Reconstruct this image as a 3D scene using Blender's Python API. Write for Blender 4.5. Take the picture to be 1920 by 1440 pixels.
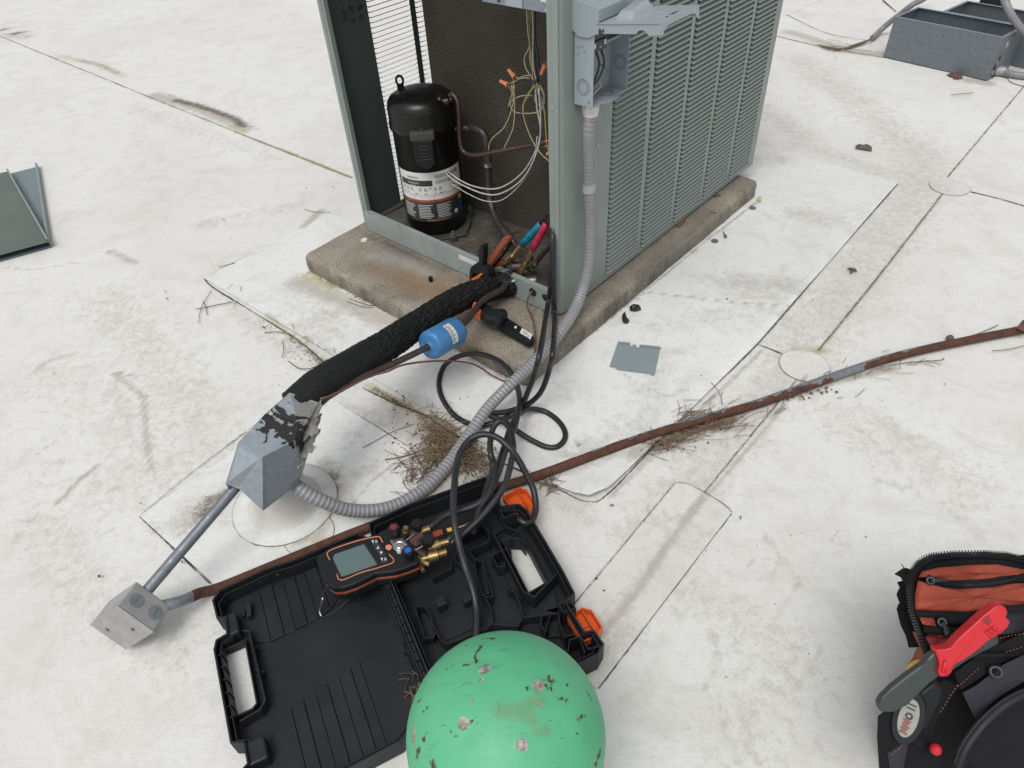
import bpy, bmesh, math, random
import numpy as np
from mathutils import Vector, Matrix
from mathutils import noise as mnoise
from mathutils.geometry import tessellate_polygon
random.seed(7); NR = np.random.default_rng(7)
R = math.radians; PI = math.pi
for o in list(bpy.data.objects): bpy.data.objects.remove(o)
sc = bpy.context.scene; col = sc.collection
# ---------------------------------------------------------------- camera
FPX, PITCH, ROLL, CAMH = 1313.12, 0.7388, -0.0703, 1.2
_fw = np.array([0, math.cos(PITCH), -math.sin(PITCH)]); _rt = np.array([1., 0, 0]); _up = np.cross(_rt, _fw)
RT = math.cos(ROLL)*_rt + math.sin(ROLL)*_up; UP = math.cos(ROLL)*_up - math.sin(ROLL)*_rt; FW = _fw
cam = bpy.data.cameras.new('camera'); camo = bpy.data.objects.new('camera', cam); col.objects.link(camo)
cam.sensor_fit = 'HORIZONTAL'; cam.sensor_width = 36; cam.lens = 36*FPX/1920; cam.clip_start = .02; cam.clip_end = 1000
camo.matrix_world = Matrix(((RT[0], UP[0], -FW[0], 0), (RT[1], UP[1], -FW[1], 0), (RT[2], UP[2], -FW[2], CAMH), (0, 0, 0, 1)))
sc.camera = camo
# ---------------------------------------------------------------- world, sun, exposure
SUN_EL, SUN_AZ = R(62), R(205)
wd = bpy.data.worlds.new('World'); sc.world = wd; wd.use_nodes = True
nt = wd.node_tree; nt.nodes.clear()
sky = nt.nodes.new('ShaderNodeTexSky'); sky.sky_type = 'NISHITA'; sky.sun_disc = False
sky.sun_elevation = SUN_EL; sky.sun_rotation = SUN_AZ; sky.dust_density = 3; sky.air_density = 1
hs = nt.nodes.new('ShaderNodeHueSaturation'); hs.inputs['Saturation'].default_value = .13
bg = nt.nodes.new('ShaderNodeBackground'); bg.inputs['Strength'].default_value = .15
wo = nt.nodes.new('ShaderNodeOutputWorld')
nt.links.new(sky.outputs[0], hs.inputs['Color']); nt.links.new(hs.outputs[0], bg.inputs[0]); nt.links.new(bg.outputs[0], wo.inputs[0])
sl = bpy.data.lights.new('sun', 'SUN'); sl.energy = 1.15; sl.angle = R(28); sl.color = (1, .97, .93)
slo = bpy.data.objects.new('sun', sl); col.objects.link(slo)
sd = Vector((math.sin(SUN_AZ)*math.cos(SUN_EL), math.cos(SUN_AZ)*math.cos(SUN_EL), math.sin(SUN_EL)))
slo.rotation_euler = sd.to_track_quat('Z', 'Y').to_euler(); slo.location = (0, 0, 6)
sc.view_settings.view_transform = 'Standard'; sc.view_settings.look = 'None'; sc.view_settings.gamma = 1
sc.view_settings.exposure = 0.10; sc.view_settings.use_curve_mapping = False
# ---------------------------------------------------------------- measuring frames
C0 = np.array([0, 0, CAMH])
def W(px, py, z=0.):
    "world point on the level z that the survey of the photograph gives for a pixel"
    d = FW + RT*(px-960)/FPX - UP*(py-720)/FPX
    p = C0 + d*(z-CAMH)/d[2]; return Vector(p)
PSI = .7581; S = .75
OC = np.array([.1888*S, 1.9989*S, 0.]); UW, DP, ZB, HP = 1.0748*S, 1.463*S, .0923*S, .0823*S
NU = np.array([math.cos(PSI), -math.sin(PSI), 0]); NV = np.array([math.sin(PSI), math.cos(PSI), 0])
def _pl(px, py, n, k):
    d = FW + RT*(px-960)/FPX - UP*(py-720)/FPX
    t = ((OC+n*k-C0)@n)/(d@n); q = C0+d*t-OC
    return Vector((q@NU, q@NV, q[2]))
def PX(px, py, x): return _pl(px, py, NU, x)      # unit-frame point on the plane x = const
def PY(px, py, y): return _pl(px, py, NV, y)
def U2W(p): return Vector(OC + NU*p[0] + NV*p[1] + np.array([0, 0, p[2]]))
UNITROT = -PSI
# ---------------------------------------------------------------- materials
def M_new(name):
    m = bpy.data.materials.new(name); m.use_nodes = True; nt = m.node_tree
    return m, nt, nt.nodes['Principled BSDF']
class NT:
    def __init__(s, nt): s.nt = nt
    def n(s, t, **k):
        x = s.nt.nodes.new('ShaderNode'+t)
        for a, b in k.items():
            if a.startswith('i_'):
                x.inputs[a[2:].replace('_', ' ')].default_value = b
            else: setattr(x, a, b)
        return x
    def l(s, a, b): s.nt.links.new(a, b)
    def noise(s, scale, detail=4, rough=.6, vec=None, dist=0.):
        x = s.n('TexNoise'); x.inputs['Scale'].default_value = scale; x.inputs['Detail'].default_value = detail
        x.inputs['Roughness'].default_value = rough; x.inputs['Distortion'].default_value = dist
        if vec is not None: s.l(vec, x.inputs['Vector'])
        return x.outputs['Fac']
    def ramp(s, fac, a, b, lo=0., hi=1.):
        x = s.n('MapRange'); x.inputs['From Min'].default_value = a; x.inputs['From Max'].default_value = b
        x.inputs['To Min'].default_value = lo; x.inputs['To Max'].default_value = hi; s.l(fac, x.inputs['Value'])
        return x.outputs[0]
    def mix(s, fac, a, b):
        x = s.n('Mix', data_type='RGBA')
        if isinstance(fac, (int, float)): x.inputs[0].default_value = fac
        else: s.l(fac, x.inputs[0])
        for k, v in ((6, a), (7, b)):
            if isinstance(v, tuple): x.inputs[k].default_value = (*v, 1)
            else: s.l(v, x.inputs[k])
        return x.outputs[2]
    def math(s, op, a, b=None):
        x = s.n('Math', operation=op)
        for k, v in ((0, a), (1, b)):
            if v is None: continue
            if isinstance(v, (int, float)): x.inputs[k].default_value = v
            else: s.l(v, x.inputs[k])
        return x.outputs[0]
    def bump(s, bsdf, h, strength=.3, dist=.002):
        x = s.n('Bump'); x.inputs['Strength'].default_value = strength; x.inputs['Distance'].default_value = dist
        s.l(h, x.inputs['Height']); s.l(x.outputs[0], bsdf.inputs['Normal'])
def coords(T, scale=None):
    tc = T.n('TexCoord'); v = tc.outputs['Object']
    if scale:
        mp = T.n('Mapping'); mp.inputs['Scale'].default_value = scale; T.l(v, mp.inputs['Vector']); v = mp.outputs[0]
    return v
def mat(name, c, rough=.5, metal=0., c2=None, nscale=20, amt=.5, bump=0., bscale=80, bdist=.001, c3=None, c3scale=40, c3lo=.6, c3hi=.7,
        aniso=None, rvar=.12, coat=0., spec=None, grain=0.):
    m, nt, b = M_new(name); T = NT(nt); v = coords(T, aniso)
    if c2 is None: c2 = tuple(x*.75 for x in c)
    n1 = T.noise(nscale, 6, .65, v, .3)
    colr = T.mix(T.ramp(n1, .35, .7, 0, amt), c, c2)
    if c3 is not None:
        n3 = T.noise(c3scale, 5, .7, v, .6)
        colr = T.mix(T.ramp(n3, c3lo, c3hi), colr, c3)
    if grain:
        ng = T.noise(500, 2, .5, v)
        colr = T.mix(T.ramp(ng, .4, .75, 0, grain), colr, tuple(x*.4 for x in c))
    T.l(colr, b.inputs['Base Color'])
    T.l(T.ramp(n1, .3, .7, max(0, rough-rvar), min(1, rough+rvar)), b.inputs['Roughness'])
    b.inputs['Metallic'].default_value = metal
    if coat: b.inputs['Coat Weight'].default_value = coat; b.inputs['Coat Roughness'].default_value = .15
    if spec is not None: b.inputs['Specular IOR Level'].default_value = spec
    if bump: T.bump(b, T.noise(bscale, 4, .6, v), bump, bdist)
    return m
MT = {}
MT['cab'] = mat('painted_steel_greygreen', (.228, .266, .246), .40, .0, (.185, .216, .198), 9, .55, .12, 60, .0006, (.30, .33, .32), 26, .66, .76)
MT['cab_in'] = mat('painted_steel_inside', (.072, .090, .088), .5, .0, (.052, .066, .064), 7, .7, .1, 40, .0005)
MT['rail'] = mat('painted_rail', (.27, .315, .305), .42, 0, (.19, .215, .205), 12, .6, .1, 60, .0005, (.13, .13, .11), 30, .66, .8)
MT['galv'] = mat('galvanised_steel', (.27, .31, .345), .45, .55, (.19, .225, .255), 90, .8, .1, 120, .0004, (.33, .37, .40), 30, .6, .75)
MT['galv_dk'] = mat('galvanised_steel_weathered', (.19, .215, .235), .5, .45, (.13, .15, .165), 60, .8, .1, 120, .0004, (.28, .30, .32), 45, .64, .75)
MT['boxgrey'] = mat('grey_enamel', (.30, .345, .375), .38, .0, (.25, .29, .31), 14, .5, .08, 70, .0004, (.42, .45, .47), 60, .72, .8)
MT['concrete_grey'] = mat('knockout_grey', (.25, .27, .29), .5, .2)
MT['black'] = mat('black_plastic', (.0075, .0085, .0105), .50, 0, (.014, .015, .018), 14, .7, .12, 300, .0004, (.04, .04, .04), 60, .70, .82, spec=.28)
MT['case'] = mat('case_plastic', (.0085, .0100, .0130), .50, 0, (.019, .0195, .023), 9, .8, .18, 500, .0004, (.13, .13, .125), 210, .69, .78, spec=.33)
MT['rubber'] = mat('hose_rubber', (.010, .0105, .0125), .42, 0, (.024, .025, .028), 25, .6, .1, 200, .0004, (.12, .115, .10), 70, .70, .80)
MT['comp'] = mat('compressor_black_paint', (.0035, .0035, .0035), .32, 0, (.010, .009, .008), 8, .8, .05, 30, .0008, rvar=.10, spec=.35)
MT['compdirt'] = mat('dusty_black', (.035, .033, .027), .7, 0, (.07, .066, .052), 12, .9, .2, 60, .001)
MT['orange'] = mat('orange_plastic', (.72, .125, .022), .45, 0, (.60, .095, .018), 18, .6, .08, 90, .0004, (.35, .08, .03), 70, .7, .82)
MT['orange_dk'] = mat('orange_dark_plastic', (.30, .065, .028), .5, 0, (.17, .038, .02), 40, .8)
MT['brass'] = mat('brass', (.42, .30, .14), .36, .85, (.20, .13, .06), 90, .9, .1, 200, .0003)
MT['copper'] = mat('aged_copper', (.13, .080, .066), .42, .5, (.075, .05, .05), 30, .9, .1, 100, .0004, (.25, .11, .08), 50, .62, .74)
MT['copperdk'] = mat('dark_pipe', (.045, .035, .035), .4, .3, (.09, .065, .06), 40, .8, .1, 100, .0004)
MT['wire_thermo'] = mat('brown_cable', (.15, .068, .055), .45, 0, (.09, .04, .035), 40, .6)
MT['rustpipe'] = None
MT['foam'] = None
MT['white'] = mat('white_print', (.62, .62, .60), .4, 0, (.5, .5, .47), 40, .5)
MT['whitewire'] = mat('white_wire', (.46, .46, .45), .4, 0, (.30, .30, .29), 60, .7)
MT['ywire'] = mat('yellow_wire', (.42, .34, .14), .45, 0, (.22, .18, .09), 60, .8)
MT['cwire'] = mat('cream_wire', (.46, .40, .26), .45, 0, (.27, .23, .15), 60, .8)
MT['bwire'] = mat('black_wire', (.02, .022, .026), .4, 0, (.05, .05, .055), 60, .5)
MT['gwire'] = mat('green_wire', (.06, .17, .08), .45, 0, (.18, .22, .15), 60, .8)
MT['salmon'] = mat('wire_nut_orange', (.66, .22, .10), .45, 0, (.48, .15, .07), 60, .5)
MT['flex'] = mat('flex_conduit_grey', (.215, .215, .225), .45, 0, (.165, .16, .17), 30, .6, .1, 200, .0004)
MT['flexrib'] = mat('flex_conduit_rib', (.36, .36, .365), .35, 0, (.24, .235, .235), 25, .9)
MT['blue'] = mat('blue_paint', (.055, .20, .42), .38, 0, (.035, .135, .30), 40, .7, .15, 120, .0004, (.02, .05, .10), 55, .68, .76)
MT['blueplast'] = mat('blue_grip', (.0, .17, .26), .42)
MT['bluecap'] = mat('blue_cap', (.01, .10, .45), .4, 0, (.01, .07, .32))
MT['redgrip'] = mat('red_grip', (.42, .015, .06), .42, 0, (.28, .01, .04))
MT['redcap'] = mat('red_cap', (.22, .02, .02), .45)
MT['dull'] = mat('dull_label', (.30, .30, .27), .5, 0, (.20, .20, .18), 60, .7)
MT['red'] = mat('red_rubber', (.52, .010, .018), .5, 0, (.42, .012, .02), 15, .5, .06, 200, .0003)
MT['steel'] = mat('bright_steel', (.55, .55, .56), .25, .9, (.35, .35, .36), 50, .7)
MT['screen'] = mat('lcd', (.105, .155, .150), .22, 0, (.085, .128, .125), 5, .6)
MT['sealant'] = mat('grey_sealant', (.25, .24, .215), .5, 0, (.11, .105, .095), 40, .9, .4, 60, .003)
MT['tar'] = mat('black_tar', (.012, .012, .012), .5, 0, (.03, .03, .03), 60, .8, .5, 120, .002)
MT['bagblack'] = mat('black_nylon', (.0065, .0065, .0075), .85, 0, (.015, .015, .018), 9, .8, .5, 700, .0008, spec=.2)
MT['baggrey'] = mat('grey_nylon', (.034, .033, .042), .8, 0, (.022, .021, .028), 9, .7, .5, 800, .0008, spec=.2)
MT['bagorange'] = mat('rust_orange_nylon', (.34, .060, .028), .75, 0, (.20, .032, .018), 9, .8, .6, 700, .0008)
MT['stitch'] = mat('orange_thread', (.42, .13, .06), .7)
MT['sheath'] = mat('grey_green_sheath', (.028, .036, .035), .5, 0, (.03, .038, .037), 15, .7)
MT['yellow'] = mat('yellow_plastic', (.65, .38, .05), .5)
MT['needle'] = mat('dry_needles', (.30, .205, .125), .8, 0, (.17, .11, .068), 30, 1.)
MT['needle_dk'] = mat('dark_twigs', (.085, .062, .042), .85, 0, (.15, .11, .07), 60, 1.)
MT['leaf'] = mat('dead_leaf', (.15, .075, .045), .75, 0, (.09, .045, .03), 60, .9)
MT['leafgrey'] = mat('grey_leaf', (.12, .105, .09), .8, 0, (.05, .045, .04), 70, .9)
MT['crumb'] = mat('dirt_crumbs', (.07, .05, .036), .9, 0, (.14, .11, .08), 80, 1.)
MT['green_cover'] = mat('painted_panel', (.085, .115, .092), .42, 0, (.085, .105, .098), 5, .6, .06, 60, .0005)
MT['blue_cover'] = mat('painted_panel_blue', (.15, .20, .215), .38, 0, (.12, .165, .18), 5, .6, .06, 60, .0005)
MT['plate'] = mat('grey_plate', (.23, .275, .29), .42, 0, (.19, .225, .235), 9, .6)
MT['boot'] = mat('pvc_boot', (.60, .59, .55), .5, 0, (.48, .46, .41), 14, .8, .1, 60, .001, (.30, .26, .2), 30, .66, .85)
MT['pan'] = mat('dirty_base_pan', (.10, .10, .09), .7, 0, (.05, .046, .036), 18, 1., .5, 90, .003, (.16, .155, .13), 45, .58, .7)

def roofmat(name, tint=(1, 1, 1), mottle=1.):
    m, nt, b = M_new(name); T = NT(nt)
    g = T.n('NewGeometry'); v = g.outputs['Position']
    big = T.noise(1.3, 5, .6, v, .8); med = T.noise(6.5, 7, .68, v, 1.2); fine = T.noise(42, 6, .7, v, .6); spk = T.noise(190, 3, .6, v); gr = T.noise(650, 2, .5, v)
    mp = T.n('Mapping'); mp.inputs['Rotation'].default_value = (0, 0, R(52)); mp.inputs['Scale'].default_value = (1.4, 14, 1); T.l(v, mp.inputs['Vector'])
    streak = T.noise(3.2, 7, .7, mp.outputs[0], 1.6)
    mp2 = T.n('Mapping'); mp2.inputs['Rotation'].default_value = (0, 0, R(-25)); mp2.inputs['Scale'].default_value = (2, 22, 1); T.l(v, mp2.inputs['Vector'])
    streak2 = T.noise(4.5, 6, .7, mp2.outputs[0], 1.4)
    W0 = (.690*tint[0], .692*tint[1], .670*tint[2])
    c = T.mix(T.ramp(big, .35, .68, 0, .55), W0, (.575*tint[0], .562*tint[1], .530*tint[2]))
    c = T.mix(T.ramp(med, .48, .70, 0, .42*mottle), c, (.48, .458, .415))
    c = T.mix(T.ramp(streak, .55, .72, 0, .30*mottle), c, (.47, .455, .42))
    c = T.mix(T.ramp(streak2, .56, .72, 0, .26*mottle), c, (.50, .485, .46))
    c = T.mix(T.ramp(fine, .50, .72, 0, .30), c, (.44, .435, .41))
    f2 = T.noise(115, 5, .75, v, .8); c = T.mix(T.ramp(f2, .50, .70, 0, .22), c, (.42, .415, .395)); c = T.mix(T.ramp(f2, .30, .42, .2, 0), c, (.74, .735, .71))
    c = T.mix(T.ramp(gr, .50, .72, 0, .24), c, (.42, .42, .41))
    sp = T.math('MULTIPLY', T.ramp(spk, .70, .76), T.ramp(med, .48, .6))
    c = T.mix(T.math('MULTIPLY', sp, .55), c, (.16, .145, .12))
    at = T.n('Attribute', attribute_name='dirt'); sep = T.n('SeparateColor'); T.l(at.outputs['Color'], sep.inputs[0])
    nz = T.math('ADD', T.math('MULTIPLY', fine, .75), T.math('MULTIPLY', spk, .45))
    def st(ch, color, c, lo=.75, k=1.):
        d = T.math('ADD', T.math('MULTIPLY', sep.outputs[ch], 1.15), T.math('SUBTRACT', T.math('ADD', T.math('MULTIPLY', nz, 1.5), -.3), .93))
        f = T.math('MULTIPLY', T.ramp(d, 0., .62, 0, k), T.ramp(sep.outputs[ch], .02, .12))
        return T.mix(f, c, color)
    c = st(1, (.38, .355, .305), c, k=.80)
    c = st(2, (.40, .35, .17), c, k=.8)
    c = st(0, (.085, .066, .042), c, k=.9)
    T.l(c, b.inputs['Base Color'])
    T.l(T.ramp(med, .3, .7, .52, .75), b.inputs['Roughness'])
    b.inputs['Specular IOR Level'].default_value = .3
    mpb = T.n('Mapping'); mpb.inputs['Rotation'].default_value = (0, 0, R(30)); mpb.inputs['Scale'].default_value = (1, 2.5, 1); T.l(v, mpb.inputs['Vector'])
    wr = T.noise(90, 3, .6, mpb.outputs[0], .5)
    h = T.math('ADD', T.math('MULTIPLY', wr, .6), T.math('ADD', T.math('MULTIPLY', med, 2.5), T.math('MULTIPLY', gr, .15)))
    T.bump(b, h, .45, .0022)
    return m
MT['roof'] = roofmat('membrane')
MT['roof2'] = roofmat('membrane_patch', (1.05, 1.065, 1.085), 1.25)
MT['roof3'] = roofmat('membrane_strip', (.95, .94, .915), 1.2)

def concretemat():
    m, nt, b = M_new('old_concrete'); T = NT(nt); v = coords(T)
    a = T.noise(4.5, 6, .65, v, 1.0); f = T.noise(26, 6, .7, v, .5); s = T.noise(230, 3, .6, v); r = T.noise(3.1, 4, .6, v, .7); g = T.noise(700, 2, .5, v)
    c = T.mix(T.ramp(a, .35, .68), (.33, .295, .235), (.17, .15, .12))
    c = T.mix(T.ramp(f, .45, .72, 0, .6), c, (.30, .275, .23))
    c = T.mix(T.ramp(s, .50, .62, 0, .70), c, (.050, .043, .034))
    c = T.mix(T.ramp(g, .52, .68, 0, .55), c, (.42, .385, .32))
    mz = T.n('Mapping'); mz.inputs['Scale'].default_value = (16, 16, 3); T.l(v, mz.inputs['Vector']); sv_ = T.noise(1.6, 6, .7, mz.outputs[0], .4); gz = T.n('NewGeometry'); sx_ = T.n('SeparateXYZ'); T.l(gz.outputs['Normal'], sx_.inputs[0]); side = T.ramp(sx_.outputs[2], .75, .2)
    c = T.mix(T.math('MULTIPLY', side, T.ramp(sv_, .44, .62, 0, .7)), c, (.11, .098, .082))
    at = T.n('Attribute', attribute_name='dirt'); sep = T.n('SeparateColor'); T.l(at.outputs['Color'], sep.inputs[0])
    c = T.mix(T.math('MULTIPLY', sep.outputs[0], T.ramp(f, .3, .6, .3, .8)), c, (.20, .115, .045))
    c = T.mix(T.math('MULTIPLY', sep.outputs[1], T.ramp(f, .25, .6, .4, .95)), c, (.32, .31, .28))
    c = T.mix(T.math('MULTIPLY', sep.outputs[2], T.ramp(f, .25, .65, .3, .9)), c, (.03, .027, .022))
    T.l(c, b.inputs['Base Color']); b.inputs['Roughness'].default_value = .85; b.inputs['Specular IOR Level'].default_value = .25
    T.bump(b, T.math('ADD', T.math('MULTIPLY', s, .5), f), .7, .003)
    return m
MT['concrete'] = concretemat()

def foammat():
    m, nt, b = M_new('cracked_foam'); T = NT(nt); uv = T.n('UVMap').outputs[0]
    mp = T.n('Mapping'); mp.inputs['Scale'].default_value = (46, 9, 1); T.l(uv, mp.inputs['Vector'])
    nzv = T.n('TexNoise'); nzv.inputs['Scale'].default_value = 3.; T.l(mp.outputs[0], nzv.inputs['Vector'])
    ad = T.n('VectorMath', operation='MULTIPLY_ADD'); ad.inputs[1].default_value = (1.3, 1.3, 1.3); T.l(nzv.outputs['Color'], ad.inputs[0]); T.l(mp.outputs[0], ad.inputs[2])
    vo = T.n('TexVoronoi', feature='DISTANCE_TO_EDGE'); vo.inputs['Scale'].default_value = 1.; T.l(ad.outputs[0], vo.inputs['Vector'])
    at = T.n('Attribute', attribute_name='crack').outputs['Fac']
    e = T.ramp(vo.outputs['Distance'], 0, .16)
    v2 = coords(T); f = T.noise(160, 5, .7, v2)
    e2 = T.math('ADD', T.math('MULTIPLY', T.math('SUBTRACT', e, 1), at), 1)
    c = T.mix(T.ramp(f, .55, .75, 0, .35), (.0085, .009, .0095), (.022, .022, .022))
    T.l(c, b.inputs['Base Color']); b.inputs['Roughness'].default_value = .72; b.inputs['Specular IOR Level'].default_value = .3
    T.bump(b, T.math('ADD', T.math('MULTIPLY', e2, .35), T.math('MULTIPLY', f, .35)), .8, .002)
    return m
MT['foam'] = foammat()

def rustmat(name, grey=True):
    m, nt, b = M_new(name); T = NT(nt); v = coords(T)
    f = T.noise(60, 5, .7, v); g = T.noise(260, 3, .6, v)
    rc = T.mix(T.ramp(f, .35, .7), (.105, .038, .020), (.030, .017, .014)); rc = T.mix(T.ramp(g, .55, .75, 0, .6), rc, (.19, .075, .035))
    at = T.n('Attribute', attribute_name='rust').outputs['Fac']
    n = T.noise(26, 5, .6, v)
    k = T.ramp(T.math('ADD', at, T.math('MULTIPLY', T.math('SUBTRACT', n, .5), 1.9)), .47, .53)
    zc = T.mix(T.ramp(f, .3, .7), (.235, .26, .285), (.16, .175, .19))
    T.l(T.mix(k, zc, rc), b.inputs['Base Color']); T.l(T.ramp(k, 0, 1, .45, .85), b.inputs['Roughness']); T.l(T.ramp(k, 0, 1, .4, 0), b.inputs['Metallic'])
    T.bump(b, g, .4, .0008)
    return m
MT['rustpipe'] = rustmat('rusting_zinc')

def coilmat():
    m, nt, b = M_new('condenser_fins'); T = NT(nt); v = coords(T)
    mp = T.n('Mapping'); mp.inputs['Scale'].default_value = (1, 1, 1); T.l(v, mp.inputs['Vector'])
    w = T.n('TexWave', wave_type='BANDS', bands_direction='Z'); w.inputs['Scale'].default_value = 42; w.inputs['Distortion'].default_value = 2.2; w.inputs['Detail'].default_value = 3; w.inputs['Detail Scale'].default_value = 3; T.l(v, w.inputs['Vector'])
    w2 = T.n('TexWave', wave_type='BANDS', bands_direction='X'); w2.inputs['Scale'].default_value = 230; w2.inputs['Distortion'].default_value = .6; T.l(v, w2.inputs['Vector'])
    n = T.noise(6, 5, .65, v, .6); f = T.noise(55, 5, .7, v)
    c = T.mix(T.ramp(n, .3, .7), (.135, .118, .096), (.085, .076, .063))
    c = T.mix(T.math('MULTIPLY', w.outputs['Fac'], .55), c, (.155, .137, .108))
    c = T.mix(T.math('MULTIPLY', w2.outputs['Fac'], .35), c, (.02, .018, .015))
    c = T.mix(T.ramp(f, .60, .78, 0, .6), c, (.12, .105, .08))
    mp2 = T.n('Mapping'); mp2.inputs['Scale'].default_value = (14, 1, 2.2); T.l(v, mp2.inputs['Vector'])
    dr = T.noise(1.3, 5, .6, mp2.outputs[0]); c = T.mix(T.ramp(dr, .70, .78, 0, .7), c, (.22, .21, .18))
    T.l(c, b.inputs['Base Color']); b.inputs['Roughness'].default_value = .8; b.inputs['Specular IOR Level'].default_value = .2
    T.bump(b, T.math('ADD', w.outputs['Fac'], T.math('MULTIPLY', w2.outputs['Fac'], .4)), .8, .003)
    return m
MT['coil'] = coilmat()

def cylmat():
    m, nt, b = M_new('green_tank_paint'); T = NT(nt); v = coords(T)
    a = T.noise(9, 5, .6, v); sc1 = T.noise(38, 6, .75, v, .8); sc2 = T.noise(120, 4, .7, v)
    c = T.mix(T.ramp(a, .35, .7, 0, .7), (.100, .425, .225), (.070, .355, .180))
    mp = T.n('Mapping'); mp.inputs['Rotation'].default_value = (.3, .2, R(38)); mp.inputs['Scale'].default_value = (6, 38, 10); T.l(v, mp.inputs['Vector'])
    scr = T.noise(3.2, 5, .65, mp.outputs[0], 1.2)
    c = T.mix(T.ramp(scr, .60, .72, 0, .45), c, (.045, .20, .115))
    at = T.n('Attribute', attribute_name='chip'); sep = T.n('SeparateColor'); T.l(at.outputs['Color'], sep.inputs[0])
    k1 = T.ramp(T.math('ADD', sep.outputs[0], T.math('MULTIPLY', T.math('SUBTRACT', sc2, .5), 1.1)), .46, .52)
    c = T.mix(k1, c, T.mix(T.ramp(sc2, .4, .6), (.16, .11, .10), (.42, .40, .38)))
    sc3 = T.noise(170, 5, .75, v, .5); k2 = T.ramp(T.math('ADD', T.math('MULTIPLY', sep.outputs[1], .85), T.math('ADD', T.math('MULTIPLY', T.math('SUBTRACT', sc3, .5), 3.2), T.math('MULTIPLY', T.math('SUBTRACT', sc1, .5), 1.4))), .58, .66)
    k2 = T.math('MULTIPLY', k2, T.ramp(sep.outputs[1], .03, .10))
    c = T.mix(k2, c, (.055, .032, .018))
    k3 = T.ramp(T.math('ADD', sep.outputs[2], T.math('MULTIPLY', T.math('SUBTRACT', sc1, .5), 1.)), .4, .8, 0, .6)
    c = T.mix(k3, c, (.14, .25, .12))
    hi = T.ramp(sc1, .675, .71, 0, .85); c = T.mix(hi, c, (.085, .06, .03))
    mp4 = T.n('Mapping'); mp4.inputs['Rotation'].default_value = (.5, -.4, R(-50)); mp4.inputs['Scale'].default_value = (9, 80, 26); T.l(v, mp4.inputs['Vector']); s4 = T.noise(2.6, 4, .6, mp4.outputs[0], .8); c = T.mix(T.ramp(s4, .675, .70, 0, .8), c, (.05, .11, .06))
    T.l(c, b.inputs['Base Color']); b.inputs['Roughness'].default_value = .36; T.l(T.ramp(sc2, .3, .7, .42, .6), b.inputs['Roughness'])
    T.bump(b, T.math('SUBTRACT', T.math('MULTIPLY', a, 2.), T.math('MULTIPLY', k1, .6)), .5, .002)
    return m
MT['tank'] = cylmat()

MT['boxzinc'] = mat('dull_zinc', (.36, .35, .355), .5, .15, (.27, .262, .262), 40, .8, .1, 120, .0004, (.42, .41, .40), 45, .62, .75)
def hoodmat():
    m, nt, b = M_new('tarred_galvanised'); T = NT(nt); g = T.n('NewGeometry').outputs['Position']
    n = T.noise(90, 6, .65, g, .3); n2 = T.noise(24, 5, .6, g, 1.6); n3 = T.noise(38, 5, .65, g, 1.2)
    c = T.mix(T.ramp(n, .3, .7), (.34, .38, .415), (.25, .285, .315))
    def near(p, r0, r1):
        s_ = T.n('VectorMath', operation='DISTANCE'); T.l(g, s_.inputs[0]); s_.inputs[1].default_value = tuple(p); return T.ramp(s_.outputs['Value'], r0, r1, 1, 0)
    k2 = T.math('MULTIPLY', T.ramp(n3, .43, .48), T.math('MAXIMUM', near(W(590, 805, .21), .045, .070), near(W(580, 748, .25), .022, .040)))
    c = T.mix(k2, c, (.31, .295, .27))
    a = T.math('ADD', T.math('MULTIPLY', near(W(525, 790, .26), .012, .075), .36), T.math('MULTIPLY', near(W(575, 825, .21), .012, .060), .40))
    k = T.ramp(T.math('ADD', n2, a), .775, .795)
    c = T.mix(k, c, (.010, .010, .010))
    T.l(c, b.inputs['Base Color']); T.l(T.ramp(k, 0, 1, .42, .6), b.inputs['Roughness']); T.l(T.ramp(k, 0, 1, .5, 0), b.inputs['Metallic'])
    T.bump(b, T.math('ADD', T.math('MULTIPLY', k, 1.5), T.math('MULTIPLY', n, .1)), .5, .0015); return m
MT['hood'] = hoodmat()
def seammat(name, c, lo=.35, hi=.55, amax=.9, scale=60):
    m, nt, b = M_new(name); T = NT(nt); g = T.n('NewGeometry').outputs['Position']
    n = T.noise(scale, 5, .7, g); n2 = T.noise(9, 3, .6, g)
    b.inputs['Base Color'].default_value = (*c, 1); b.inputs['Roughness'].default_value = .9; b.inputs['Specular IOR Level'].default_value = .1
    T.l(T.math('MULTIPLY', T.ramp(n, lo, hi, .25, amax), T.ramp(n2, .3, .62, .35, 1)), b.inputs['Alpha'])
    return m
MT['seam'] = seammat('seam_shade_dirt', (.19, .165, .12))  # grime and the shadow of lapped edges, painted as one colour
MT['seam_dk'] = seammat('seam_shade_dirt_dark', (.065, .056, .042), .3, .5, 1.)  # darker mix of painted edge shadow and grime
MT['seam_y'] = seammat('seam_old_glue', (.38, .33, .15), .3, .55, .8)
MT['seam_soft'] = seammat('seam_smudge', (.28, .25, .19), .42, .70, .65, 45)
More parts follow.
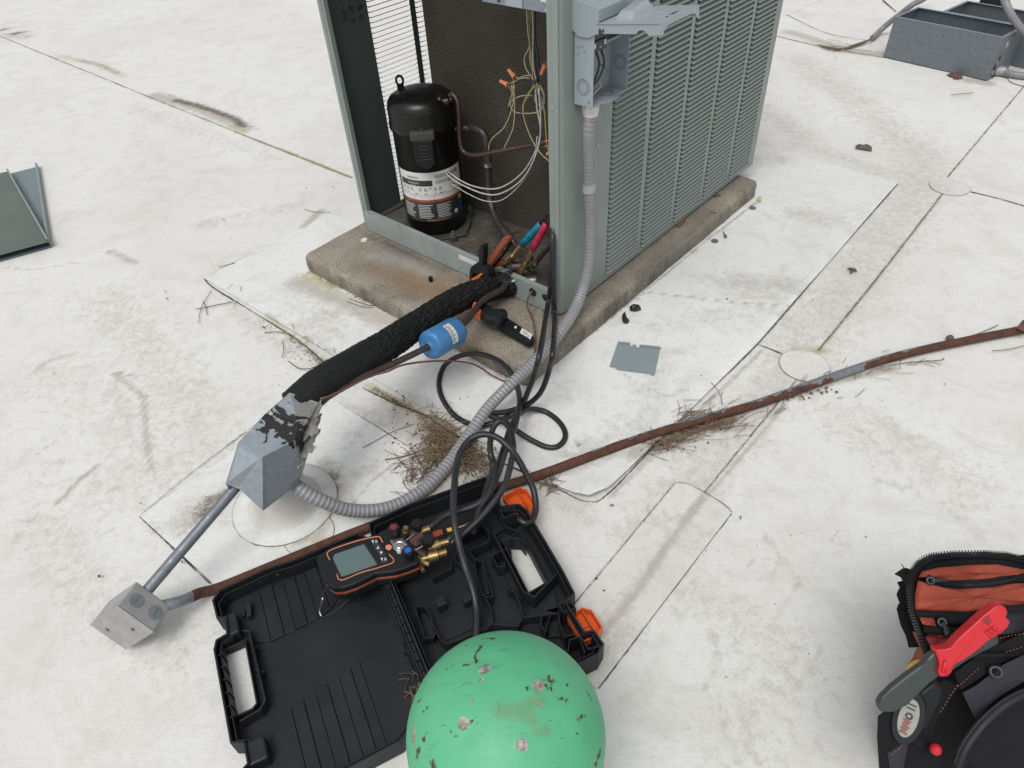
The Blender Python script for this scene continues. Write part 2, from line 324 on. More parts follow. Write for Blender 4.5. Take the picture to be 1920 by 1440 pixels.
# ---------------------------------------------------------------- mesh builder
class MB:
    def __init__(s): s.v = []; s.f = []; s.mi = []; s.sm = []; s.mats = []; s.uv = None
    def m(s, name):
        if name not in s.mats: s.mats.append(name)
        return s.mats.index(name)
    def add(s, vs, fs, mt, smooth=False):
        o = len(s.v); s.v += [tuple(x) for x in vs]; k = s.m(mt)
        for f in fs: s.f.append(tuple(o+i for i in f)); s.mi.append(k); s.sm.append(smooth)
        return s
    def box(s, a, b, mt, M=None, smooth=False):
        x0, y0, z0 = a; x1, y1, z1 = b
        vs = [Vector(p) for p in ((x0,y0,z0),(x1,y0,z0),(x1,y1,z0),(x0,y1,z0),(x0,y0,z1),(x1,y0,z1),(x1,y1,z1),(x0,y1,z1))]
        if M is not None: vs = [M@p for p in vs]
        return s.add(vs, [(0,3,2,1),(4,5,6,7),(0,1,5,4),(1,2,6,5),(2,3,7,6),(3,0,4,7)], mt, smooth)
    def prism(s, pts, z0, z1, mt, M=None, holes=(), off=(0, 0), taper=None):
        """extruded outline (CCW); taper: list of points for the top"""
        polys = [list(pts)]+[list(h) for h in holes]
        allp = [p for q in polys for p in q]; n = len(allp)
        top = taper if taper is not None else allp
        vs = [Vector((p[0], p[1], z0)) for p in allp]+[Vector((p[0], p[1], z1)) for p in top]
        tri = tessellate_polygon([[Vector((p[0], p[1], 0)) for p in q] for q in polys])
        fs = []
        for t in tri:
            a, b, c = [Vector(allp[i][:2]) for i in t]
            if (b-a).x*(c-a).y-(b-a).y*(c-a).x < 0: t = t[::-1]
            fs.append(tuple(i+n for i in t)); fs.append(tuple(t[::-1]))
        k = 0
        for q in polys:
            L = len(q)
            ar = sum(q[i][0]*q[(i+1) % L][1]-q[(i+1) % L][0]*q[i][1] for i in range(L))
            cw = (ar < 0) ^ (k > 0)
            for i in range(L):
                a, b = k+i, k+(i+1) % L
                fs.append((a, b, b+n, a+n) if not cw else (b, a, a+n, b+n))
            k += L
        if M is not None: vs = [M@p for p in vs]
        return s.add(vs, fs, mt)
    def lathe(s, prof, mt, M=None, seg=24, smooth=True, ang=(0, 2*PI)):
        full = abs(ang[1]-ang[0]-2*PI) < 1e-6; n = seg if full else seg+1; vs = []
        for r, z in prof:
            for i in range(n):
                a = ang[0]+(ang[1]-ang[0])*i/seg; vs.append(Vector((r*math.cos(a), r*math.sin(a), z)))
        fs = []
        for j in range(len(prof)-1):
            for i in range(seg if full else seg):
                k = (i+1) % n if full else i+1
                fs.append((j*n+i, j*n+k, (j+1)*n+k, (j+1)*n+i))
        if M is not None: vs = [M@p for p in vs]
        s.add(vs, fs, mt, smooth)
        return s
    def cyl(s, p0, p1, r, mt, seg=16, r1=None, caps=True, smooth=True):
        p0 = Vector(p0); p1 = Vector(p1); r1 = r if r1 is None else r1
        M = Matrix.Translation(p0)@(p1-p0).to_track_quat('Z', 'Y').to_matrix().to_4x4(); L = (p1-p0).length
        s.lathe([(r, 0), (r1, L)], mt, M, seg, smooth)
        if caps:
            for rr, z, fl in ((r, 0, True), (r1, L, False)):
                vs = [M@Vector((rr*math.cos(2*PI*i/seg), rr*math.sin(2*PI*i/seg), z)) for i in range(seg)]
                f = tuple(range(seg)); s.add(vs, [f[::-1] if fl else f], mt)
        return s
    def tube(s, pts, r, mt, seg=10, step=.012, rf=None, mf=None, caps=True, uv=False, raw=False):
        P = pts if raw else spline(pts, step)
        P = [Vector(p) for p in P]; n = len(P)
        T = [(P[min(i+1, n-1)]-P[max(i-1, 0)]).normalized() for i in range(n)]
        a = T[0].orthogonal().normalized()
        rings = []; L = 0.; o = len(s.v); k0 = s.m(mt)
        for i in range(n):
            if i: L += (P[i]-P[i-1]).length
            a = (a-T[i]*a.dot(T[i])).normalized(); b = T[i].cross(a)
            for j in range(seg):
                t = 2*PI*j/seg; rr = rf(L, t, i) if rf else r
                s.v.append(tuple(P[i]+(a*math.cos(t)+b*math.sin(t))*rr))
        for i in range(n-1):
            k = s.m(mf(i)) if mf else k0
            for j in range(seg):
                q = (j+1) % seg
                s.f.append((o+i*seg+j, o+i*seg+q, o+(i+1)*seg+q, o+(i+1)*seg+j)); s.mi.append(k); s.sm.append(True)
        if caps:
            s.f.append(tuple(o+j for j in range(seg))[::-1]); s.mi.append(k0); s.sm.append(False)
            s.f.append(tuple(o+(n-1)*seg+j for j in range(seg))); s.mi.append(k0); s.sm.append(False)
        return s
    def sheet(s, quads, t, mt, M=None):
        "folded sheet metal: list of planar polygons (3-D), each given thickness t"
        for q in quads:
            q = [Vector(p) for p in q]
            nrm = (q[1]-q[0]).cross(q[2]-q[0]).normalized()*t; n = len(q)
            vs = q+[p-nrm for p in q]
            if M is not None: vs = [M@p for p in vs]
            fs = [tuple(range(n)), tuple(range(n, 2*n))[::-1]]+[(i, i+n, (i+1) % n+n, (i+1) % n) for i in range(n)]
            s.add(vs, fs, mt)
        return s
    def mesh(s, name):
        me = bpy.data.meshes.new(name); me.from_pydata(s.v, [], s.f)
        for x in s.mats: me.materials.append(MT[x])
        me.polygons.foreach_set('material_index', s.mi); me.polygons.foreach_set('use_smooth', s.sm); me.update()
        return me
    def build(s, name, parent=None, bevel=0., origin=True, solid=None, bseg=2):
        me = s.mesh(name); o = bpy.data.objects.new(name, me); col.objects.link(o)
        if parent is not None: o.parent = parent
        elif origin and len(s.v):
            co = np.array(s.v); c = (co.min(0)+co.max(0))/2; c[2] = co.min(0)[2]
            me.transform(Matrix.Translation(-Vector(c))); o.location = Vector(c)
        if bevel:
            b = o.modifiers.new('bevel', 'BEVEL'); b.width = bevel; b.segments = bseg; b.limit_method = 'ANGLE'; b.angle_limit = R(35)
            b.harden_normals = False
        return o
def spline(pts, step=.012):
    P = [np.array(p, float) for p in pts]; P = [2*P[0]-P[1]]+P+[2*P[-1]-P[-2]]; out = []
    for i in range(1, len(P)-2):
        p0, p1, p2, p3 = P[i-1:i+3]; L = np.linalg.norm(p2-p1); n = max(2, int(L/step))
        for k in range(n):
            t = k/n
            out.append(.5*((2*p1)+(p2-p0)*t+(2*p0-5*p1+4*p2-p3)*t*t+(3*p1-p0-3*p2+p3)*t**3))
    out.append(P[-2]); return [Vector(p) for p in out]
def tag(o, label=None, cat=None, group=None, kind=None):
    if label: o['label'] = label
    if cat: o['category'] = cat
    if group: o['group'] = group
    if kind: o['kind'] = kind
    return o
def empty(name, loc=(0, 0, 0), rz=0., label=None, cat=None, group=None):
    o = bpy.data.objects.new(name, None); col.objects.link(o); o.empty_display_size = .1
    o.location = loc; o.rotation_euler = (0, 0, rz); return tag(o, label, cat, group)
def newobj(name, me, parent=None, loc=None, rot=None):
    o = bpy.data.objects.new(name, me); col.objects.link(o)
    if parent is not None: o.parent = parent
    if loc is not None: o.location = loc
    if rot is not None: o.rotation_euler = rot
    return o
def rrect(w, h, r, n=4, cx=0, cy=0):
    out = []
    for sx, sy, a0 in ((1, 1, 0), (-1, 1, 90), (-1, -1, 180), (1, -1, 270)):
        for k in range(n+1):
            a = R(a0+90*k/n); out.append((cx+sx*(w/2-r)+r*math.cos(a), cy+sy*(h/2-r)+r*math.sin(a)))
    return out
def circle(r, n=20, cx=0, cy=0, ry=None): return [(cx+r*math.cos(2*PI*i/n), cy+(ry or r)*math.sin(2*PI*i/n)) for i in range(n)]
def textmesh(s, size, extrude=0.):
    cu = bpy.data.curves.new('t', 'FONT'); cu.body = s; cu.size = size; cu.align_x = 'CENTER'; cu.align_y = 'CENTER'; cu.extrude = extrude
    o = bpy.data.objects.new('t', cu); me = bpy.data.meshes.new_from_object(o)
    vs = [v.co.copy() for v in me.vertices]; fs = [tuple(p.vertices) for p in me.polygons]
    bpy.data.objects.remove(o); bpy.data.curves.remove(cu); bpy.data.meshes.remove(me)
    return vs, fs
def frameM(o, x, n):
    "matrix with local x along x, local z along n"
    x = Vector(x).normalized(); n = Vector(n); n = (n-x*n.dot(x)).normalized(); y = n.cross(x)
    return Matrix(((x.x, y.x, n.x, o[0]), (x.y, y.y, n.y, o[1]), (x.z, y.z, n.z, o[2]), (0, 0, 0, 1)))
# ---------------------------------------------------------------- roof and its stains
def segd(X, Y, pts):
    d = np.full(X.shape, 1e9)
    for (x0, y0), (x1, y1) in zip(pts[:-1], pts[1:]):
        dx, dy = x1-x0, y1-y0; L = dx*dx+dy*dy+1e-12
        t = np.clip(((X-x0)*dx+(Y-y0)*dy)/L, 0, 1); d = np.minimum(d, np.hypot(X-x0-t*dx, Y-y0-t*dy))
    return d
ST = [  # channel, pixel polyline, half width in m, strength
 (0, [(0, 56), (30, 60), (46, 68)], .035, .85), (1, [(0, 62), (46, 70)], .06, .6),
 (0, [(150, 112), (190, 122), (222, 138)], .028, .5), (2, [(110, 104), (180, 120), (230, 142)], .045, .55),
 (0, [(330, 187), (385, 202), (440, 222), (455, 235)], .030, .80), (1, [(290, 178), (380, 205), (460, 240)], .05, .75), (2, [(430, 236), (462, 247)], .018, .75), (2, [(520, 275), (655, 331)], .014, .7),
 (0, [(590, 520), (625, 540)], .012, .35), (2, [(582, 516), (625, 540)], .03, .8), (1, [(560, 530), (700, 590), (820, 640)], .05, .7),
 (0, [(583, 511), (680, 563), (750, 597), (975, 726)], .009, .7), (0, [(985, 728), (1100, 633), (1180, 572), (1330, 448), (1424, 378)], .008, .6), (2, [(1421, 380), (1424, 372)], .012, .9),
 (1, [(560, 570), (640, 590), (600, 640)], .09, .35), (1, [(530, 640), (620, 620)], .06, .4),
 (0, [(800, 790), (830, 830), (880, 870)], .035, .62), (1, [(780, 780), (900, 880), (840, 930)], .08, .9), (0, [(880, 850), (920, 870), (905, 905)], .02, .7),
 (2, [(500, 590), (560, 640), (614, 690)], .010, .8), (0, [(540, 625), (590, 668), (612, 692)], .012, .6), (0, [(700, 728), (740, 752), (790, 778)], .010, .8), (2, [(690, 722), (790, 782)], .016, .8),
 (1, [(440, 580), (560, 680), (600, 700)], .05, .35), (0, [(545, 660), (585, 685)], .022, .38),
 (0, [(375, 975), (385, 950), (425, 930)], .026, .62), (1, [(350, 980), (430, 925)], .05, .6), (1, [(300, 990), (430, 960)], .06, .35),
 (0, [(622, 885), (630, 915), (612, 955), (590, 985)], .016, .6), (1, [(610, 870), (640, 920), (590, 1000)], .035, .6), (2, [(560, 1005), (600, 1015)], .02, .6), (1, [(560, 1010), (590, 985)], .025, .8),
 (1, [(455, 960), (500, 1000)], .02, .6), (1, [(640, 900), (700, 880)], .03, .45),
 (1, [(215, 700), (270, 745), (275, 830), (283, 880)], .010, .75), (1, [(210, 720), (225, 770), (240, 790)], .035, .4),
 (0, [(1220, 838), (1330, 795)], .018, .8), (1, [(1190, 855), (1380, 775)], .03, .8), (1, [(1480, 745), (1560, 715), (1680, 690)], .014, .8), (1, [(1000, 905), (1120, 870), (1250, 825)], .016, .5),
 (0, [(1015, 905), (1035, 912)], .014, .6), (2, [(1530, 658), (1540, 655)], .016, .9), (1, [(1490, 650), (1545, 655)], .03, .6),
 (1, [(1325, 925), (1240, 1040), (1195, 1110), (1130, 1190)], .012, .75), (1, [(1480, 60), (1600, 95), (1650, 100)], .05, .7), (2, [(1510, 78), (1650, 105)], .02, .6), (1, [(1820, 150), (1850, 155)], .04, .9),
 (1, [(1400, 300), (1460, 300)], .08, .45), (1, [(1500, 400), (1560, 420)], .08, .4), (1, [(1380, 530), (1480, 540)], .08, .5), (1, [(1230, 620), (1400, 580)], .1, .3), (1, [(1420, 200), (1500, 250)], .1, .4),
 (1, [(1500, 270), (1740, 350)], .09, .38), (1, [(1480, 600), (1500, 640)], .06, .4), (1, [(940, 130), (960, 160)], .03, .3),
 (1, [(150, 550), (330, 640)], .12, .25), (1, [(100, 700), (300, 860), (420, 830)], .14, .30), (1, [(60, 850), (200, 1000)], .10, .25), (1, [(380, 420), (560, 380)], .06, .35), (1, [(600, 395), (570, 425)], .02, .8),
 (1, [(1180, 940), (1300, 1010)], .07, .3), (1, [(1120, 760), (1180, 820)], .05, .3), (1, [(640, 810), (760, 860)], .05, .3), (0, [(1078, 833), (1088, 838)], .007, .7), (1, [(1050, 850), (1100, 870)], .03, .5),
 (1, [(1180, 1190), (1100, 1260)], .04, .4), (1, [(1767, 364), (1650, 515), (1534, 658)], 0.0077, .7), (1, [(1512, 705), (1445, 790), (1330, 928)], 0.0066, .7), (1, [(1320, 925), (1240, 1030), (1110, 1180)], 0.0050, .7), (1, [(1540, 0), (1475, 30)], 0.0045, .7), (1, [(774, 844), (700, 900), (650, 960)], 0.0045, .7), (1, [(0, 500), (60, 505), (150, 490)], 0.0045, .7), (1, [(1170, 545), (1300, 560), (1478, 580)], 0.0045, .7), (1, [(1145, 930), (1430, 655)], 0.0077, .7), (1, [(110, 940), (140, 905), (180, 872)], .008, .8), (1, [(60, 700), (90, 675), (135, 665)], .016, .5), (0, [(84, 728), (100, 700), (118, 685)], .003, .45), (0, [(20, 740), (85, 728)], .0025, .35), (1, [(210, 700), (222, 698), (255, 706)], .004, .8), (0, [(283, 838), (285, 870)], .003, .35), (1, [(280, 765), (420, 735)], .006, .5), (1, [(300, 790), (415, 770)], .006, .5), (1, [(62, 857), (130, 800)], .003, .6), (0, [(175, 910), (190, 930)], .004, .4), (0, [(222, 885), (235, 880)], .003, .5), (0, [(275, 655), (290, 620)], .006, .35), (1, [(1150, 690), (1230, 745), (1290, 735)], .008, .5), (1, [(1390, 560), (1450, 560)], .02, .5), (1, [(1430, 1000), (1500, 1090), (1440, 1180)], .012, .4), (1, [(1650, 760), (1730, 850)], .01, .4), (1, [(1330, 1180), (1350, 1240), (1320, 1290)], .01, .45), (1, [(1640, 900), (1720, 920)], .01, .45), (0, [(230, 478), (245, 490)], .008, .5), (1, [(205, 470), (255, 492)], .02, .6)]
ST += [(10, [(1500, 110), (1620, 200), (1740, 300), (1700, 390), (1560, 580), (1500, 660)], .16, .40), (10, [(1480, 680), (1320, 880), (1200, 1000)], .10, .42), (10, [(640, 760), (900, 870), (1100, 960)], .05, .4), (10, [(200, 560), (330, 720), (380, 860), (240, 900)], .15, .36), (10, [(60, 980), (170, 1100), (330, 1220)], .10, .34), (10, [(1300, 1100), (1500, 1250), (1400, 1380)], .10, .34), (10, [(1600, 800), (1800, 900)], .14, .34), (10, [(500, 290), (250, 200)], .12, .30), (1, [(690, 560), (560, 620), (640, 700)], .07, .45), (1, [(1250, 660), (1200, 800), (1050, 860)], .06, .38), (0, [(316, 176), (345, 190)], .012, .6), (0, [(440, 222), (470, 236)], .012, .5), (1, [(320, 184), (480, 240)], .030, .5)]
def ring(cx, cy, rpx, s=.40, w=.005): ST.append((1, [(cx+rpx*math.cos(a), cy+rpx*.72*math.sin(a)) for a in np.linspace(0, 6.28, 16)], w, s))
for c in ((1070, 735, 24), (1430, 1065, 28), (560+1017, 1010, 18), (1715, 835, 22), (1800, 960, 20), (1360, 1250, 30), (990, 790, 20)): ring(*c)
STW = [(ch, [tuple(W(*p)[:2]) for p in pl], w, s) for ch, pl, w, s in ST]
def dirtcol(co, base=False):
    X, Y = co[:, 0], co[:, 1]; A = np.zeros((len(co), 4), np.float32); A[:, 3] = 1
    for ch, pl, w, s in STW:
        if ch == 10 and not base: continue
        ch = ch % 9
        pa = np.array(pl); m = 3.2*w
        k = (X > pa[:, 0].min()-m) & (X < pa[:, 0].max()+m) & (Y > pa[:, 1].min()-m) & (Y < pa[:, 1].max()+m)
        if k.any():
            d = segd(X[k], Y[k], pl); A[k, ch] = np.maximum(A[k, ch], s*(1.22 if ch == 1 else 1)*np.exp(-(d/w)**2))
    return A
def setcol(me, name, A):
    a = me.color_attributes.new(name, 'FLOAT_COLOR', 'POINT'); a.data.foreach_set('color', A.ravel().astype(np.float32))
def axis(a, b, st, far):
    x = list(np.arange(a, b, st)); g = st
    lo = []; p = a; hi = []; q = x[-1]
    while p > -far: g *= 1.35; p -= g; lo.append(p)
    g = st
    while q < far: g *= 1.35; q += g; hi.append(q)
    return np.array(lo[::-1]+x+hi)
xs = axis(-2.6, 2.9, .0105, 150); ys = axis(.15, 4.9, .0105, 150)
XX, YY = np.meshgrid(xs, ys); nx, ny = len(xs), len(ys)
ZZ = .0016*np.sin(XX*2.1+YY*1.3)*np.sin(YY*1.7) + .0010*np.sin(XX*5.3-YY*3.1)
ZZ = np.where((abs(XX) < 4) & (YY < 6), ZZ, 0)-.0016
co = np.stack([XX.ravel(), YY.ravel(), ZZ.ravel()], 1)
idx = np.arange(nx*ny).reshape(ny, nx)
fa = np.stack([idx[:-1, :-1], idx[:-1, 1:], idx[1:, 1:], idx[1:, :-1]], -1).reshape(-1, 4)
me = bpy.data.meshes.new('roof'); me.vertices.add(len(co)); me.vertices.foreach_set('co', co.ravel())
me.loops.add(fa.size); me.loops.foreach_set('vertex_index', fa.ravel().astype(np.int32))
me.polygons.add(len(fa)); me.polygons.foreach_set('loop_start', np.arange(0, fa.size, 4, dtype=np.int32)); me.polygons.foreach_set('loop_total', np.full(len(fa), 4, np.int32))
me.update(); me.materials.append(MT['roof']); setcol(me, 'dirt', dirtcol(co, True)); me.polygons.foreach_set('use_smooth', np.ones(len(fa), bool))
roof = newobj('roof', me); tag(roof, kind='structure')
def patch(name, poly, z, th, mt, lift=None, st=.012, label=None):
    "a sheet of membrane welded on the roof: clipped grid with a real edge"
    P = [Vector(p[:2]) for p in poly]
    ar = sum(P[i].x*P[(i+1) % len(P)].y-P[(i+1) % len(P)].x*P[i].y for i in range(len(P)))
    if ar < 0: P = P[::-1]
    bm = bmesh.new(); x0 = min(p.x for p in P); x1 = max(p.x for p in P); y0 = min(p.y for p in P); y1 = max(p.y for p in P)
    n1 = max(2, int((x1-x0)/st)); n2 = max(2, int((y1-y0)/st))
    bmesh.ops.create_grid(bm, x_segments=n1, y_segments=n2, size=.5)
    for v in bm.verts: v.co = Vector((x0+(v.co.x+.5)*(x1-x0), y0+(v.co.y+.5)*(y1-y0), 0))
    for i in range(len(P)):
        a, b = P[i], P[(i+1) % len(P)]; d = b-a
        if d.length < 1e-5: continue
        bmesh.ops.bisect_plane(bm, geom=bm.verts[:]+bm.edges[:]+bm.faces[:], plane_co=(a.x, a.y, 0), plane_no=(d.y, -d.x, 0), clear_outer=True, dist=1e-6)
    be = [e for e in bm.edges if e.is_boundary]
    r = bmesh.ops.extrude_edge_only(bm, edges=be); nv = [g for g in r['geom'] if isinstance(g, bmesh.types.BMVert)]
    ids = set(v.index for v in nv); nvs = set(nv)
    for v in bm.verts:
        zz = z+(lift(v.co.x, v.co.y) if lift else 0)
        v.co.z = zz-(th if v in nvs else 0)
    bmesh.ops.recalc_face_normals(bm, faces=bm.faces[:])
    me = bpy.data.meshes.new(name); bm.to_mesh(me); bm.free()
    co = np.zeros(len(me.vertices)*3); me.vertices.foreach_get('co', co); co = co.reshape(-1, 3)
    setcol(me, 'dirt', dirtcol(co)); me.materials.append(MT[mt]); o = newobj(name, me); tag(o, kind='structure'); return o
def pxp(pts): return [W(*p)[:2] for p in pts]
def ribbon(pts, w, mt, z=.006, jit=.25, world=False, name='roof_seam'):
    P = spline([(*(p[:2] if world else W(*p)[:2]), 0) for p in pts], .012); mb = MB(); vs = []
    for i, p in enumerate(P):
        t = (P[min(i+1, len(P)-1)]-P[max(i-1, 0)]); n = Vector((-t.y, t.x, 0)).normalized(); ww = w*(1+jit*random.uniform(-1, 1))/2; o = n*random.uniform(-1, 1)*w*jit*.4
        zz = z(p.x, p.y) if callable(z) else z
        vs += [p+o+n*ww+Vector((0, 0, zz)), p+o-n*ww+Vector((0, 0, zz))]
    mb.add(vs, [(2*i, 2*i+1, 2*i+3, 2*i+2) for i in range(len(P)-1)], mt)
    o = mb.build(name); tag(o, kind='structure'); return o
# large sheet under the pad, its free edge lifting here and there
pA, pB, pC = W(383, 523), W(1100, 938), W(1684, 345)
dA = (Vector(W(467, 480))-Vector(pA)).normalized(); dC = (Vector(W(1420, 273))-Vector(pC)).normalized()
den = dA.x*dC.y-dA.y*dC.x; tt = ((pC.x-pA.x)*dC.y-(pC.y-pA.y)*dC.x)/den; pD = pA+dA*tt
bigp = [tuple(W(383, 523)[:2]), *pxp([(1040, 912), (1075, 930), (1104, 938), (1140, 922)]), tuple(pC[:2]), tuple(pD[:2])]
e0, e1 = W(1140, 922), W(1684, 345)
bigp = bigp[:5]+pxp([(1420, 646)])+bigp[5:]
def lift_big(x, y):
    d = float(segd(np.array([x]), np.array([y]), [tuple(e0[:2]), tuple(e1[:2])])[0])
    L = (e1-e0).length; t = ((x-e0.x)*(e1.x-e0.x)+(y-e0.y)*(e1.y-e0.y))/L/L
    k = .5+.5*math.sin(t*15+1.0); tip = math.exp(-((x-pB.x)**2+(y-pB.y)**2)/.06**2)
    return math.exp(-d/.045)*(.002+.006*k)*(0 if t < -.2 else 1)+.013*tip + .0008*math.sin(x*13)*math.sin(y*11)
patch('roof_patch', bigp, .0040, .0022, 'roof2', lift_big)
# sheet around the pipe boot, strip over the seam, round cover patches
patch('roof_patch', pxp([(262, 968), (604, 738), (812, 868), (560, 1240)]), .0022, .0030, 'roof2')
q = [W(1262, 908), W(1290, 908), W(1355, 945), W(1372, 962), W(1120, 1292), W(1010, 1215)]
patch('roof_patch', [p[:2] for p in q], .0026, .0032, 'roof3')
for (cx, cy, r, z) in ((1780, 351, .062, .0030), (1508, 686, .060, .0032), (580, 1003, .052, .0042), (1925, 152, .07, .003)):
    c = W(cx, cy); patch('roof_patch', [(c.x+r*math.cos(2*PI*i/28), c.y+r*1.02*math.sin(2*PI*i/28)) for i in range(28)], z, .0025, 'roof3', st=.01)
    ribbon([(c.x+r*1.01*math.cos(2*PI*i/20), c.y+r*1.02*math.sin(2*PI*i/20)) for i in range(21)], .0026, 'seam', z-.0006, world=True)
# seam lines (edge shadow painted in as a dark line, plus grime)
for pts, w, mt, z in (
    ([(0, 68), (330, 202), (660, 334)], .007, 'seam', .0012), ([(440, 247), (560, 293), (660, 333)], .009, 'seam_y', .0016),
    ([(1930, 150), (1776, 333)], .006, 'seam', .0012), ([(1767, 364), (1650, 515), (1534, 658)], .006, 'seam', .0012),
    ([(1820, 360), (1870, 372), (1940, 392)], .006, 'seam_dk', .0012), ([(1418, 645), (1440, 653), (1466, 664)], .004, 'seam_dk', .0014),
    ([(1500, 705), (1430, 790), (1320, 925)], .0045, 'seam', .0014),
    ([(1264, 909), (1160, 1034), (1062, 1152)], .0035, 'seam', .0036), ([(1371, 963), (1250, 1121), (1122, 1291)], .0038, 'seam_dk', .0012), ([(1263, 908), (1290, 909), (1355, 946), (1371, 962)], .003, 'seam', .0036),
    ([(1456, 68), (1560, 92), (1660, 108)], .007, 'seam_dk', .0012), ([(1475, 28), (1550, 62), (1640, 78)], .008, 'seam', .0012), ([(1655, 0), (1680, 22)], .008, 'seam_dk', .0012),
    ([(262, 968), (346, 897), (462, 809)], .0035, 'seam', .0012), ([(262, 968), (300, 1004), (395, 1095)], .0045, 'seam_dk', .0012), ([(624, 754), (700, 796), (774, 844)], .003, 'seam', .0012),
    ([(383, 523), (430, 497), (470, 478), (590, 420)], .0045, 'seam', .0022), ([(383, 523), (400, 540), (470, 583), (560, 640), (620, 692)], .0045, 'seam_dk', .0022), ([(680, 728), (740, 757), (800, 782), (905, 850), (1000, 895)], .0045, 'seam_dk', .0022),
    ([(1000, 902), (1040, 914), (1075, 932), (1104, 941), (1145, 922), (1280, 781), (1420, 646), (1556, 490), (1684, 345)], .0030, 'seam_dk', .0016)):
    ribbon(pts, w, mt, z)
# ---------------------------------------------------------------- concrete pad
def makepad():
    x0, x1, y0, y1, h = -.8462, .068, -.224, 1.02, HP
    r = .022; n = 6; prof = []
    ol = []
    for cx, cy, a0 in ((x1-r, y0+r, -90), (x1-r, y1-r, 0), (x0+r, y1-r, 90), (x0+r, y0+r, 180)):
        for k in range(n+1):
            a = R(a0+90*k/n); ol.append((cx+r*math.cos(a), cy+r*math.sin(a)))
    # densify straight runs
    D = []
    for i, p in enumerate(ol):
        q = ol[(i+1) % len(ol)]; L = math.hypot(q[0]-p[0], q[1]-p[1]); m = max(1, int(L/.02))
        for k in range(m): D.append((p[0]+(q[0]-p[0])*k/m, p[1]+(q[1]-p[1])*k/m))
    cx, cy = (x0+x1)/2, (y0+y1)/2
    bm = bmesh.new(); rings = []
    def nz(x, y): return .0022*math.sin(x*31+y*17)+.0016*math.sin(x*57-y*43)+random.uniform(-.0009, .0009)
    for ins, z in ((.004, 0), (.001, .012), (0, .03), (.0005, h-.014), (.004, h-.005), (.011, h)):
        rg = []
        for x, y in D:
            ex = 1-ins/abs(cx-x0); ey = 1-ins/abs(cy-y0); d = nz(x, y+z*9)
            rg.append(bm.verts.new((cx+(x-cx)*ex*(1+d), cy+(y-cy)*ey*(1+d), z)))
        rings.append(rg)
    m = len(D)
    for a, b in zip(rings[:-1], rings[1:]):
        for i in range(m): bm.faces.new((a[i], a[(i+1) % m], b[(i+1) % m], b[i]))
    # concentric top
    last = rings[-1]
    for k in range(1, 16):
        f = 1-k/16; rg = [bm.verts.new((cx+(v.co.x-cx)*f, cy+(v.co.y-cy)*f, h+random.uniform(-.0006, .0006))) for v in rings[-1]]
        for i in range(m): bm.faces.new((last[i], last[(i+1) % m], rg[(i+1) % m], rg[i]))
        last = rg
    bm.faces.new(last)
    me = bpy.data.meshes.new('concrete_pad'); bm.to_mesh(me); bm.free(); me.materials.append(MT['concrete'])
    for p in me.polygons: p.use_smooth = True
    co = np.zeros(len(me.vertices)*3); me.vertices.foreach_get('co', co); co = co.reshape(-1, 3)
    A = np.zeros((len(co), 4)); A[:, 3] = 1
    def stn(ch, pl, w, s):
        P = [tuple((NU@(np.array(W(*p, HP))-OC), NV@(np.array(W(*p, HP))-OC))) for p in pl]
        A[:, ch] = np.maximum(A[:, ch], s*np.exp(-(segd(co[:, 0], co[:, 1], P)/w)**2))
    stn(0, [(760, 515), (800, 545), (870, 560)], .045, 1.); stn(0, [(700, 500), (760, 525)], .03, .7); stn(0, [(860, 650), (900, 640)], .04, .6); stn(0, [(820, 520), (900, 545)], .03, .6)
    stn(1, [(700, 480), (760, 490), (800, 510)], .03, .8); stn(1, [(760, 560), (840, 600)], .02, .5); stn(1, [(640, 470), (600, 490)], .03, .4); stn(1, [(1250, 470), (1330, 430)], .03, .4)
    stn(2, [(720, 450), (800, 490), (880, 520)], .018, .6); stn(2, [(700, 540), (780, 560)], .02, .6); stn(2, [(690, 440), (1040, 590), (1420, 300)], .016, .9); stn(2, [(620, 520), (700, 570)], .015, .5); stn(2, [(1080, 640), (1110, 610)], .02, .5); stn(2, [(1160, 560), (1140, 590)], .02, .6); stn(2, [(1330, 400), (1280, 450), (1200, 520)], .022, .55)
    setcol(me, 'dirt', A)
    o = newobj('concrete_pad', me, loc=tuple(OC), rot=(0, 0, UNITROT)); tag(o, 'weathered concrete slab stained brown under the open air conditioning unit', 'concrete pad')
makepad()
# ---------------------------------------------------------------- the open condensing unit
unit = empty('condensing_unit', tuple(OC), UNITROT, 'large grey-green louvered air conditioning condenser with its front panel off on the concrete pad', 'air conditioner')
ZT = 1.0; ZL = .0865; PITCHL = .0137
COLS = [(.205, .361), (.381, .5455), (.5625, .7225), (.7405, .8965), (.9145, 1.058)]
NROW = 64
def postmesh(h0, h1):
    mb = MB(); prof = []; r = .016; t = .0016
    out = [(-.034, 0)]+[(-r+r*math.sin(a), r-r*math.cos(a)) for a in np.linspace(0, PI/2, 7)]+[(0, .036)]
    inn = [(-.034, t)]+[(-r+(r-t)*math.sin(a), r-(r-t)*math.cos(a)) for a in np.linspace(0, PI/2, 7)]+[(-t, .036)]
    mb.prism(out+inn[::-1], h0, h1, 'cab'); return mb
panel = MB(); t = .0014
panel.prism([(-.030, 0)]+[(-.018+.018*math.sin(a), .018-.018*math.cos(a)) for a in np.linspace(0, PI/2, 8)]+[(0, COLS[0][0]), (-t, COLS[0][0])]+[(-.018+(.018-t)*math.sin(a), .018-(.018-t)*math.cos(a)) for a in np.linspace(PI/2, 0, 8)]+[(-.030, t)], ZB, ZT, 'cab')
